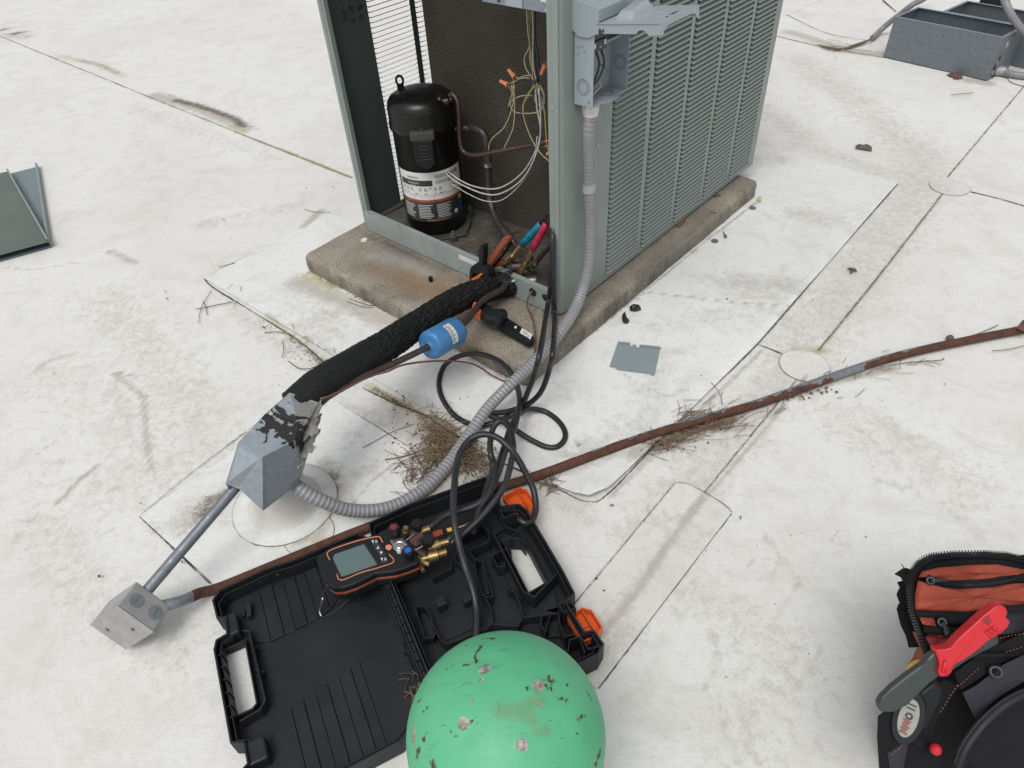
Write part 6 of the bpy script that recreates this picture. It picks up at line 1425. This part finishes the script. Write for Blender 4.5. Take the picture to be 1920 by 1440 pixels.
for off, mt, w in ((0, 'black', .010), (34, 'bagblack', .006), (-30, 'black', .004)):
    band([B1(x+off*.7, y+off*.7) for x, y in ((640, 1440), (680, 1330), (770, 1200), (880, 1090), (1020, 1000), (1300, 900))], (.846,)*6, w, mt, name='zip')
bpoly([(620, 860), (720, 780), (860, 700), (1060, 600), (1300, 560), (1300, 690), (1060, 735), (900, 800), (760, 900), (660, 960)], .866, 'bagblack', 'webbing_panel')
def stitches(pts, dep):
    P_ = spline([DW(*B1(*p), dep) for p in pts], .0022); b = MB()
    for i in range(0, len(P_)-2, 2): b.cyl(P_[i], P_[i+1]*.7+P_[i]*.3, .0004, 'stitch', 5)
    tag(world_part(b, 'stitching', bag), kind='stuff')
stitches([(900, 645), (960, 628), (1060, 612)], .860); stitches([(915, 735), (980, 715), (1060, 690)], .860); stitches([(640, 930), (600, 990), (560, 1060), (520, 1120)], .855); stitches([(325, 1270), (280, 1320), (225, 1370)], .872); stitches([(640, 940), (700, 890), (780, 820)], .858)
# left side pocket and strap loop
bpoly([(150, 1120), (230, 1060), (330, 1010), (420, 980), (560, 900), (660, 930), (560, 1060), (500, 1180), (480, 1290), (420, 1320), (330, 1270), (220, 1370), (200, 1480), (160, 1480), (145, 1250)], .875, 'bagblack', 'side_pocket')
bpoly([(190, 1300), (330, 1250), (420, 1300), (540, 1290), (560, 1390), (600, 1480), (200, 1480)], .885, 'bagblack', 'lower_pocket')
bpoly([(210, 1350), (300, 1290), (340, 1270), (300, 1480), (230, 1480)], .874, 'baggrey', 'grey_panel')
for c_, r_ in (((875, 850), .008),):
    b = MB(); p = DW(*B1(*c_), .855); v_ = (Vector(C0)-p).normalized(); b.lathe([(r_, 0), (r_, .003), (r_*.6, .004), (r_*.5, 0)], 'bwire', frameM(p, v_.orthogonal(), v_), 16); world_part(b, 'snap_button', bag)
bpoly([(830, 830), (900, 800), (930, 850), (870, 890), (840, 880)], .862, 'bagblack', 'snap_tab')
# things stuck in the bag
kn = empty('utility_knife', tuple(DW(*B1(560, 860), .84)), 0, 'grey-green sheath knife with a bright red handle slipped across the tool bag', 'knife')
def axprism(name, par, pts, dep, th, mt, bevel):
    "outline facing up towards the eye line of its own plane, with thickness"
    q = [DW(*B1(*p), dep(p) if callable(dep) else dep) for p in pts]; c = sum(q, Vector())/len(q); n_ = Vector((0, 0, 0))
    for i in range(len(q)): n_ += (q[i]-c).cross(q[(i+1) % len(q)]-c)
    n_.normalize(); n_ = n_ if n_.dot(Vector(C0)-c) > 0 else -n_
    M_ = frameM(c, (q[1]-q[0]), n_); Mi = M_.inverted(); loc2 = [(Mi@p)[:2] for p in q]
    ar = sum(loc2[i][0]*loc2[(i+1) % len(q)][1]-loc2[(i+1) % len(q)][0]*loc2[i][1] for i in range(len(q)))
    if ar < 0: loc2 = loc2[::-1]
    b = MB(); b.prism(loc2, -th, 0, mt, M_); return world_part(b, name, par, bevel=bevel)
kd = lambda p: .842-.00003*(p[0]-150)
axprism('sheath', kn, [(150, 1045), (180, 1000), (240, 940), (330, 870), (430, 800), (480, 745), (505, 725), (522, 760), (525, 800), (530, 880), (460, 930), (330, 1060), (250, 1100), (175, 1100), (155, 1080)], kd, .012, 'sheath', .004)
hd = axprism('handle', kn, [(505, 725), (515, 712), (560, 712), (600, 700), (650, 640), (740, 560), (800, 505), (870, 450), (900, 440), (935, 455), (950, 490), (935, 515), (965, 545), (950, 575), (900, 620), (830, 660), (760, 720), (690, 770), (620, 810), (600, 860), (570, 880), (530, 880), (520, 850), (530, 820), (525, 780)], lambda p: kd(p)-.006, .017, 'red', .006)
for (a, b2) in (((545, 850), (560, 790)), ((575, 870), (560, 780)), ((810, 600), (850, 640)), ((830, 590), (880, 620)), ((850, 575), (900, 605))):
    b = MB(); b.tube([DW(*B1(*a), kd(a)-.0064), DW(*B1((a[0]+b2[0])/2+4, (a[1]+b2[1])/2), kd(a)-.0072), DW(*B1(*b2), kd(b2)-.0064)], .0018, 'red', 8); world_part(b, 'grip_ridge', hd)
axprism('lanyard_slot', hd, [(795, 530), (830, 505), (848, 540), (835, 570), (800, 548)], lambda p: kd(p)-.0066, .002, 'redcap', .0003)
axprism('clip', kn, [(560, 790), (720, 690), (880, 600), (900, 660), (880, 690), (740, 760), (600, 850)], lambda p: kd(p)+.010, .014, 'bwire', .003)
tr = empty('tape_roll', tuple(DW(*B1(345, 1140), .86)), 0, 'black roll with an oval white label on the side of the tool bag', 'tape roll')
p = DW(*B1(338, 1135), .862); v_ = (Vector(C0)-p).normalized(); xa = DW(*B1(310, 1230), .862)-DW(*B1(375, 1030), .862); M_ = frameM(p, xa, v_)
b = MB(); b.prism([(.033*math.cos(a), .0165*math.sin(a)) for a in np.linspace(0, 2*PI, 29)[:-1]], -.02, 0, 'black', M_); world_part(b, 'roll', tr, bevel=.003)
b = MB(); b.prism([(.0240*math.cos(a), .0105*math.sin(a)) for a in np.linspace(0, 2*PI, 29)[:-1]], .0, .0008, 'dull', M_); world_part(b, 'oval_label', tr)
b = MB()
for k_ in range(7): b.box((.002+k_*.0026, -.005+.001*(k_ % 2), .0008), (.0036+k_*.0026, .004-.0012*(k_ % 3), .0013), 'redcap', M_)
b.lathe([(.0042, .0008), (.0042, .0013), (.0022, .0013), (.0022, .0008)], 'bwire', M_@Matrix.Translation((-.003, 0, 0)), 14)
for k_ in range(2): b.box((-.018+k_*.005, -.0055, .0008), (-.0162+k_*.005, .0045, .0012), 'bwire', M_)
world_part(b, 'print', tr)
axprism('body', tr, [(380, 1010), (440, 960), (520, 900), (560, 960), (540, 1060), (480, 1180), (400, 1230), (380, 1150)], .868, .02, 'black', .005)
b = MB(); P_ = [DW(*B1(*p), .868) for p in ((335, 862), (345, 830), (380, 798), (415, 790), (430, 795))]; b.tube(P_, .0035, 'yellow', 8, .004); tag(b.build('yellow_tool_loop'), 'small yellow loop peeking out of the bag behind the knife sheath', 'tool')
b = MB(); p = DW(*B1(505, 1325), .853); v_ = (Vector(C0)-p).normalized(); b.lathe([(0, .005), (.004, .0042), (.0064, .001), (.0068, -.004), (.006, -.02)], 'red', frameM(p, v_.orthogonal(), v_), 20); tag(b.build('red_handle_end'), 'round red tool end poking from the lower pocket of the tool bag', 'tool')
# ---------------------------------------------------------------- panels, troughs and the small plate
def tray(name, corners, z, lip, mt, label, lips=(0, 1, 2, 3), tabs=False):
    q = [Vector((*c[:2], z)) for c in corners]; o = empty(name, tuple(Vector((*q[0][:2], 0))), 0, label, 'metal panel')
    b = MB(); b.sheet([q], .0012, mt); world_part(b, 'sheet', o)
    for i in lips:
        a, c = q[i], q[(i+1) % len(q)]; u = (c-a).normalized(); inw = Vector((-u.y, u.x, 0)); b = MB(); b.sheet([[a, a+Vector((0, 0, lip)), c+Vector((0, 0, lip)), c]], .0012, 'cab' if i != 9 else mt)
        b.sheet([[a+Vector((0, 0, lip)), c+Vector((0, 0, lip)), c+inw*.006+Vector((0, 0, lip)), a+inw*.006+Vector((0, 0, lip))][::-1]], .001, 'cab'); world_part(b, 'folded_edge', o)
    return o
Bp = W(96, 462, .004); T2 = W(72, 312, .004); dirA = (W(0, 489, .004)-Bp).normalized(); 
lower = [Bp, T2, T2+(W(-60, 345, .004)-T2).normalized()*.55, Bp+dirA*.6]
tray('access_panel', [lower[0], lower[1], lower[2], lower[3]], .004, .016, 'blue_cover', 'blue-grey sheet metal panel showing beneath the darker one at the left edge', lips=(0,))
Bq = W(92, 452, .026); T1 = W(16, 320, .026); dA_ = (W(0, 485, .020)-W(95, 459, .020)).normalized()
up_ = [Bq, T1, T1+(W(-80, 340, .026)-T1).normalized()*.5, Bq+dA_*.6]
tray('access_panel', up_, .024, .010, 'green_cover', 'dark green sheet metal panel lying on top of another at the left edge', lips=(0,))
b = MB(); a = W(18, 312, .02); c = W(57, 303, .02); b.sheet([[a, c, c+Vector((0, 0, .018)), a+Vector((0, 0, .018))]], .0015, 'cab')
pl_ = W(1160, 641, .003), W(1238, 652, .003), W(1228, 703, .003), W(1142, 688, .003)
cp_ = empty('cover_plate', tuple(pl_[3]), 0, 'small flat grey-blue metal cover plate lying alone on the white roof', 'cover plate')
PP = lambda x, y: W(1000+x/2.087, 560+y/2.087, .006)[:2]
b = MB(); q = [PP(*p) for p in ((330, 172), (378, 176), (378, 184), (388, 184), (388, 178), (403, 180), (403, 188), (415, 191), (415, 184), (497, 192), (475, 298), (462, 300), (455, 294), (330, 278), (316, 268), (298, 266), (300, 258))][::-1]
b.prism(q, .0042, .0058, 'plate'); world_part(b, 'plate', cp_, bevel=.0004)
b = MB(); a, c = PP(331, 172), PP(378, 176); b.prism([a, c, (c[0], c[1]-.006), (a[0], a[1]-.006)], .0056, .0105, 'plate'); a, c = PP(415, 184), PP(497, 192); b.prism([a, c, (c[0], c[1]-.006), (a[0], a[1]-.006)], .0056, .0105, 'plate'); world_part(b, 'folded_edge', cp_, bevel=.0006)
b = MB(); c = PP(382, 277); b.cyl((*c, .0055), (*c, .0085), .0028, 'plate', 12); world_part(b, 'dimple', cp_)
def trough(px0, px1, w, h, label, mt='galv_dk', split=0):
    a, c = W(*px0), W(*px1); u = (c-a).normalized(); v_ = Vector((-u.y, u.x, 0)); L_ = (c-a).length
    o = empty('metal_trough', tuple(a), math.atan2(u.y, u.x), label, 'metal box', 'galvanised boxes')
    b = MB(); t_ = .0016
    b.box((0, 0, .002), (L_, t_, h), mt); b.box((0, w-t_, .002), (L_, w, h), mt); b.box((0, t_, .002), (t_, w-t_, h), mt); b.box((L_-t_, t_, .002), (L_, w-t_, h), mt); b.box((t_, t_, .002), (L_-t_, w-t_, .004), mt); b.build('trough_body', o)
    b = MB(); f = .012
    b.box((-.0008, -.0008, h-.001), (L_+.0008, f, h+.0008), 'galv'); b.box((-.0008, w-f, h-.001), (L_+.0008, w+.0008, h+.0008), 'galv'); b.box((-.0008, f, h-.001), (f, w-f, h+.0008), 'galv'); b.box((L_-f, f, h-.001), (L_+.0008, w-f, h+.0008), 'galv'); b.build('rim', o, .0012)
    for yy, zz, rr_ in ((w*.35, h*.75, .014),): b = MB(); b.cyl((L_-.0005, yy, zz), (L_+.0018, yy, zz), rr_, 'flexrib', 18); b.build('knockout', o)
    b = MB()
    for k_ in range(7): blob(b, Vector((L_+.002, .01+random.uniform(0, .05), .012+.012*k_)), Vector((0, .009, 0)), Vector((0, 0, .011)), Vector((1, 0, 0)), 'sealant' if k_ % 3 else 'tar', 12, .5, .004)
    b.build('sealant', o); return o
t1 = trough((1656, 107), (1850, 152), .205, .178, 'open galvanised metal box nearest the condenser at the top right')
t2o = W(1656, 107); dirw = Vector(((W(1850, 152)-t2o).normalized())); per = Vector((-dirw.y, dirw.x, 0))
a2 = t2o+per*.255+dirw*.10; t2 = trough((1656, 107), (1850, 152), .235, .165, 'second open galvanised metal box behind the nearer one at the top right'); t2.location = a2
tc1 = MB(); tc1.tube([W(1760, -60, .20), W(1740, -10, .17), W(1712, 8, .16), W(1690, 25, .11), W(1668, 42, .06), W(1650, 58, .02), W(1636, 71, .014)], .0135, 'flex', 12, .02); o = tc1.build('grey_cable'); tag(o, 'cut grey flexible conduit ending in bare wires left of the galvanised boxes', 'conduit')
b = MB()
for k_ in range(5): b.tube([W(1634, 72, .014), W(1622, 77+k_*.6, .010), W(1600, 84+k_, .006), W(1575, 93-k_*.5, .006), W(1552-k_*5, 92-k_*2, .008)], .0022, 'needle_dk', 6)
for k_ in range(6): b.tube([W(1633, 72, .016), W(1633+random.uniform(-10, 6), 72+random.uniform(-6, 12), .02)], .0014, 'sealant', 5)
world_part(b, 'frayed_wires', o)
tc2 = MB(); tc2.tube([W(1875, -40, .32), W(1882, -5, .30), W(1893, 22, .26), W(1905, 42, .22), W(1925, 62, .18), W(1960, 80, .12)], .0150, 'flex', 12, .02); tag(tc2.build('grey_cable'), 'thick grey conduit curving down over the right end of the galvanised boxes', 'conduit')
tc3 = MB(); tc3.tube([W(1858, 131, .02), W(1880, 134, .02), W(1900, 140, .018), W(1930, 143, .018), W(1990, 143, .018)], .0150, 'flex', 12, .02); tc3.cyl(W(1860, 132, .02), W(1884, 134, .02), .0195, 'flexrib', 14); tag(tc3.build('grey_cable'), 'short grey conduit stub leaving the lower right corner of the galvanised box', 'conduit')
b = MB(); p = W(1862, 12, .10); b.lathe([(.05, 0), (.07, .01), (.065, .03), (.03, .05), (0, .055)], 'bagblack', Matrix.Translation(p), 14); tag(b.build('black_rag'), 'dark crumpled lump lying in the rear galvanised box', 'rag')
# ---------------------------------------------------------------- small litter
def small(name, mb, label, cat, group=None, bevel=0): return tag(mb.build(name, bevel=bevel), label, cat, group)
b = MB(); c = W(683, 451, HP); b.lathe([(.0, .002), (.006, .002), (.0075, .0045), (.010, .0045), (.011, .001), (.011, 0)], 'boot', Matrix.Translation(c), 24); small('grey_washer', b, 'pale grey round plastic ring on the near left corner of the concrete pad', 'washer')
b = MB(); c = W(808, 527, HP); b.cyl(c, c+Vector((0, 0, .013)), .0062, 'black', 16); small('rubber_stopper', b, 'tiny black rubber stopper standing on the stained concrete beside the foam-wrapped line', 'stopper')
for (x, y, lab) in ((1340, 452, 'flat grey metal disc beside the pad, nearer the camera'), (1411, 390, 'flat grey metal disc touching the far corner of the pad')):
    b = MB(); c = W(x, y, .006); b.cyl(c, c+Vector((0, 0, .0015)), .0112, 'galv_dk', 22); small('metal_disc', b, lab, 'disc', 'knocked-out metal discs')
def screw(a, c_, z, lab):
    p, q = W(*a, z+.003), W(*c_, z+.003); b = MB(); d = (q-p); b.cyl(p, p+d*.16, .0042, 'galv_dk', 6); b.cyl(p+d*.16, p+d*.22, .0055, 'galv_dk', 16); b.cyl(p+d*.22, q, .0021, 'galv_dk', 8, .0016); small('screw', b, lab, 'screw', 'dropped screws')
screw((1361, 445), (1356, 434), .006, 'small steel screw lying on the white roof beside the pad'); screw((1333, 396), (1346, 399), HP, 'dark screw lying on the edge of the concrete pad'); screw((1033, 899), (1040, 890), .018, 'small screw head standing beside the rusty pipe above the orange latch')
b = MB(); c = W(1343, 368, HP); b.tube([c+Vector((.012*math.cos(a), .007*math.sin(a), .003)) for a in np.linspace(0, 5.4, 12)], .0018, 'needle_dk', 6); small('bent_clip', b, 'small dark bent clip on the far end of the concrete pad', 'clip')
def leafm(name, pts, z, mt, lab, curl=.006, cat='leaf', grp=None):
    P = [W(x, y, z) for x, y in pts]; c = sum(P, Vector())/len(P); vs = [c+Vector((0, 0, curl))]
    n = len(P); mid = [c.lerp(p, .55)+Vector((0, 0, curl*random.uniform(.4, 1.3))) for p in P]; out = [p+Vector((0, 0, random.uniform(.001, curl*.7))) for p in P]
    vs += mid+out; b = MB(); b.add(vs, [(0, 1+i, 1+(i+1) % n) for i in range(n)]+[(1+i, 1+n+i, 1+n+(i+1) % n, 1+(i+1) % n) for i in range(n)], mt)
    o = b.build(name); so = o.modifiers.new('s', 'SOLIDIFY'); so.thickness = .0008; tag(o, lab, cat, grp)
Z2b = lambda x, y: (1500+x/4.571, y/4.571)
leafm('oak_leaf', [Z2b(*p) for p in ((1255, 640), (1300, 630), (1350, 640), (1385, 632), (1370, 645), (1410, 655), (1380, 660), (1400, 680), (1365, 672), (1365, 690), (1340, 675), (1310, 682), (1320, 665), (1285, 658))], .002, 'leaf', 'brown lobed oak leaf lying against the front of the galvanised box')
Z5b = lambda x, y: (1400+x/2.617, 150+y/2.617)
leafm('dry_leaf', [Z5b(*p) for p in ((533, 325), (560, 330), (590, 320), (612, 330), (614, 350), (580, 345), (555, 342), (536, 338))], .002, 'leafgrey', 'curled grey dry leaf on the open roof right of the condenser', .010)
leafm('dry_leaf', [Z5b(*p) for p in ((490, 930), (510, 922), (535, 932), (542, 945), (525, 940), (515, 952), (505, 948), (510, 936))], .002, 'leafgrey', 'small grey leaf scrap between the sheet edge and the long seam', .006)
leafm('dry_leaf', [(1262, 421), (1272, 412), (1284, 410), (1290, 404), (1284, 418), (1275, 427), (1266, 427)], HP, 'leaf', 'reddish brown leaf tucked under the louvered panel on the pad', .006)
leafm('dry_leaf', [(1905, 617), (1915, 604), (1922, 600), (1930, 612), (1925, 625), (1912, 622)], .025, 'leaf', 'red-brown leaf caught on the rusty pipe at the right edge', .010)
leafm('black_scrap', [(1180, 577), (1190, 572), (1200, 575), (1202, 582), (1192, 586), (1182, 584)], .006, 'tar', 'crumpled black scrap beside the pad, the larger of two', .010, 'scrap', 'black scraps by the pad')
leafm('black_scrap', [(1167, 592), (1172, 586), (1174, 596), (1180, 603), (1176, 608), (1168, 607), (1166, 599)], .006, 'tar', 'small black scrap by the pad, nearer the cover plate', .008, 'scrap', 'black scraps by the pad')
b = MB(); c = W(1780, 637, .003); b.lathe([(0, 0), (.008, .001), (.010, .006), (.006, .012), (0, .014)], 'leafgrey', Matrix.Translation(c), 10); small('acorn_shell', b, 'small grey acorn-like shell just above the rusty pipe', 'acorn')
for pts, lab in (([(1785, 637), (1820, 630), (1850, 619), (1872, 609)], 'long dry stem lying from the little shell along the rusty pipe'), ([(1860, 658), (1890, 655), (1925, 647)], 'dry twig below the rusty pipe at the right edge'), ([(1783, 178), (1800, 176), (1825, 174)], 'straight brown twig on the roof in front of the galvanised boxes'), ([(1650, 688), (1700, 680), (1765, 675), (1768, 671)], 'dry forked stem lying below the rusty pipe where its rust turns solid'),
    ([(571, 392), (590, 397), (620, 398)], 'thin curved dark stem on the roof left of the pad'), ([(372, 605), (378, 575), (396, 545)], 'dark twig leaning on the tip of the lifted sheet'), ([(367, 580), (400, 573), (438, 566)], 'pale stem pointing left from the sheet edge'), ([(388, 590), (386, 575), (380, 565)], 'short curled stem beside the dark twig'), ([(541, 677), (560, 690), (585, 690), (612, 675)], 'curved stem lying by the foam-wrapped line'), ([(530, 640), (532, 660), (528, 670)], 'short twig in the grime left of the foam-wrapped line'), ([(496, 624), (520, 622), (534, 625)], 'dark twig on the sheet edge left of the foam-wrapped line'), ([(650, 565), (680, 575), (700, 576)], 'reddish stem lying below the pad corner'), ([(655, 560), (690, 572), (705, 572)], 'reddish stem nearest the concrete pad edge'),
    ([(410, 500), (425, 497), (440, 493)], 'short thick twig on the far side of the sheet corner'), ([(680, 840), (735, 810), (775, 795)], 'long dry needle reaching left out of the needle heap'), ([(722, 862), (760, 855), (800, 840)], 'dry needle lying left of the heap above the ribbed conduit')):
    b = MB(); P_ = [W(x, y, .005+.002*random.random()) for x, y in pts]; b.tube(P_, random.uniform(.0007, .0013), random.choice(('needle_dk', 'needle_dk', 'leaf')), 5, .01); small('dry_twig', b, lab, 'twig', 'dry stems on the roof')
def needles(name, cen, n, rad, mt2=('needle', 'needle_dk', 'needle'), zmax=.02, dirpx=None, L=(.03, .09)):
    b = MB()
    for k_ in range(n):
        cx, cy = random.choice(cen); x = random.gauss(cx, rad[0]); y = random.gauss(cy, rad[1]); p = W(x, y, .004+random.random()**2*zmax)
        a = random.uniform(0, 2*PI) if dirpx is None else random.gauss(dirpx, .5); l_ = random.uniform(*L); bend = random.uniform(-.4, .4)
        q = p+Vector((math.cos(a), math.sin(a), random.uniform(-.12, .12)))*l_*.5; r_ = q+Vector((math.cos(a+bend), math.sin(a+bend), random.uniform(-.2, .05)))*l_*.5
        q.z = max(q.z, .005); r_.z = max(r_.z, .005); b.tube([p, q, r_], random.uniform(.0005, .0009), random.choice(mt2), 3, .03, caps=False)
    return tag(b.build(name), kind='stuff')
needles('pine_needles', [(815, 800), (830, 830), (815, 860), (850, 850), (790, 870), (870, 860), (830, 810)], 430, (13, 14), zmax=.020, L=(.02, .055))
needles('pine_needles', [(800, 880), (780, 900), (770, 880)], 40, (16, 14), zmax=.010, L=(.02, .05))
needles('pine_needles', [(1295, 778), (1280, 800), (1320, 800), (1260, 830), (1230, 838), (1340, 795)], 230, (22, 6), zmax=.012, dirpx=.5, L=(.025, .07))
needles('pine_needles', [(1310, 760), (1350, 752), (1400, 782), (1440, 775), (1360, 810)], 16, (22, 7), zmax=.010, dirpx=.5)
needles('pine_needles', [(1030, 905), (1040, 912)], 34, (9, 5), zmax=.006, L=(.015, .035)); needles('pine_needles', [(440, 545), (530, 615), (590, 665), (560, 640)], 22, (18, 9), zmax=.004, L=(.008, .03))
needles('pine_needles', [(780, 1300), (776, 1280)], 60, (8, 12), zmax=.03, L=(.01, .03)); needles('pine_needles', [(1600, 700), (1680, 680), (1500, 742)], 40, (40, 8), zmax=.004, dirpx=.4, L=(.01, .05)); needles('pine_needles', [(1570, 92), (1590, 88)], 20, (10, 5), zmax=.01)
def crumbs(cen, n, rad, s=(.0008, .004)):
    b = MB()
    for k_ in range(n):
        cx, cy = random.choice(cen); p = W(random.gauss(cx, rad[0]), random.gauss(cy, rad[1]), .0045); r_ = random.uniform(*s)*random.random()**.5
        vs = [p+Vector((r_*random.uniform(.5, 1.4)*math.cos(a), r_*random.uniform(.5, 1.4)*math.sin(a), 0)) for a in (0, 1.3, 2.5, 3.8, 5.1)]+[p+Vector((0, 0, r_*.8))]
        b.add(vs, [(i, (i+1) % 5, 5) for i in range(5)], random.choice(('crumb', 'crumb', 'needle_dk', 'leaf')))
    tag(b.build('dirt_crumbs'), kind='stuff')
crumbs([(870, 850), (895, 860), (840, 870), (880, 880), (905, 850)], 700, (20, 16)); crumbs([(820, 820), (800, 850)], 300, (30, 25)); crumbs([(1250, 835), (1300, 800), (1340, 790)], 220, (30, 7)); crumbs([(1500, 742), (1520, 735), (1540, 730)], 60, (14, 4), (.001, .006))
crumbs([(430, 560), (500, 600), (560, 645), (600, 680), (580, 670)], 150, (13, 7), (.0006, .0026)); crumbs([(740, 750), (780, 775)], 80, (20, 8)); crumbs([(600, 620), (480, 600), (300, 620), (1400, 600), (1000, 1100), (1300, 1000), (1500, 900), (300, 300), (600, 900), (400, 1000)], 200, (240, 160), (.0006, .0022)); crumbs([(1040, 905)], 60, (12, 5))
for (x, y, s) in ((1148, 948, 1), (1390, 971, .7), (1119, 1085, .7), (1363, 560, .5), (341, 1052, .5), (186, 1081, .7), (266, 945, .5), (313, 560, .5), (310, 545, .5), (493, 613, .9), (418, 411, .4), (575, 352, .6), (623, 349, .4), (1496, 183, .5), (1562, 27, .5), (540, 700, .4), (1315, 705, .4), (1773, 720, .4), (1523, 562, .3)):
    crumbs([(x, y)], 3, (1.5*s+.5, 1*s+.4), (.002*s+.001, .006*s+.001))
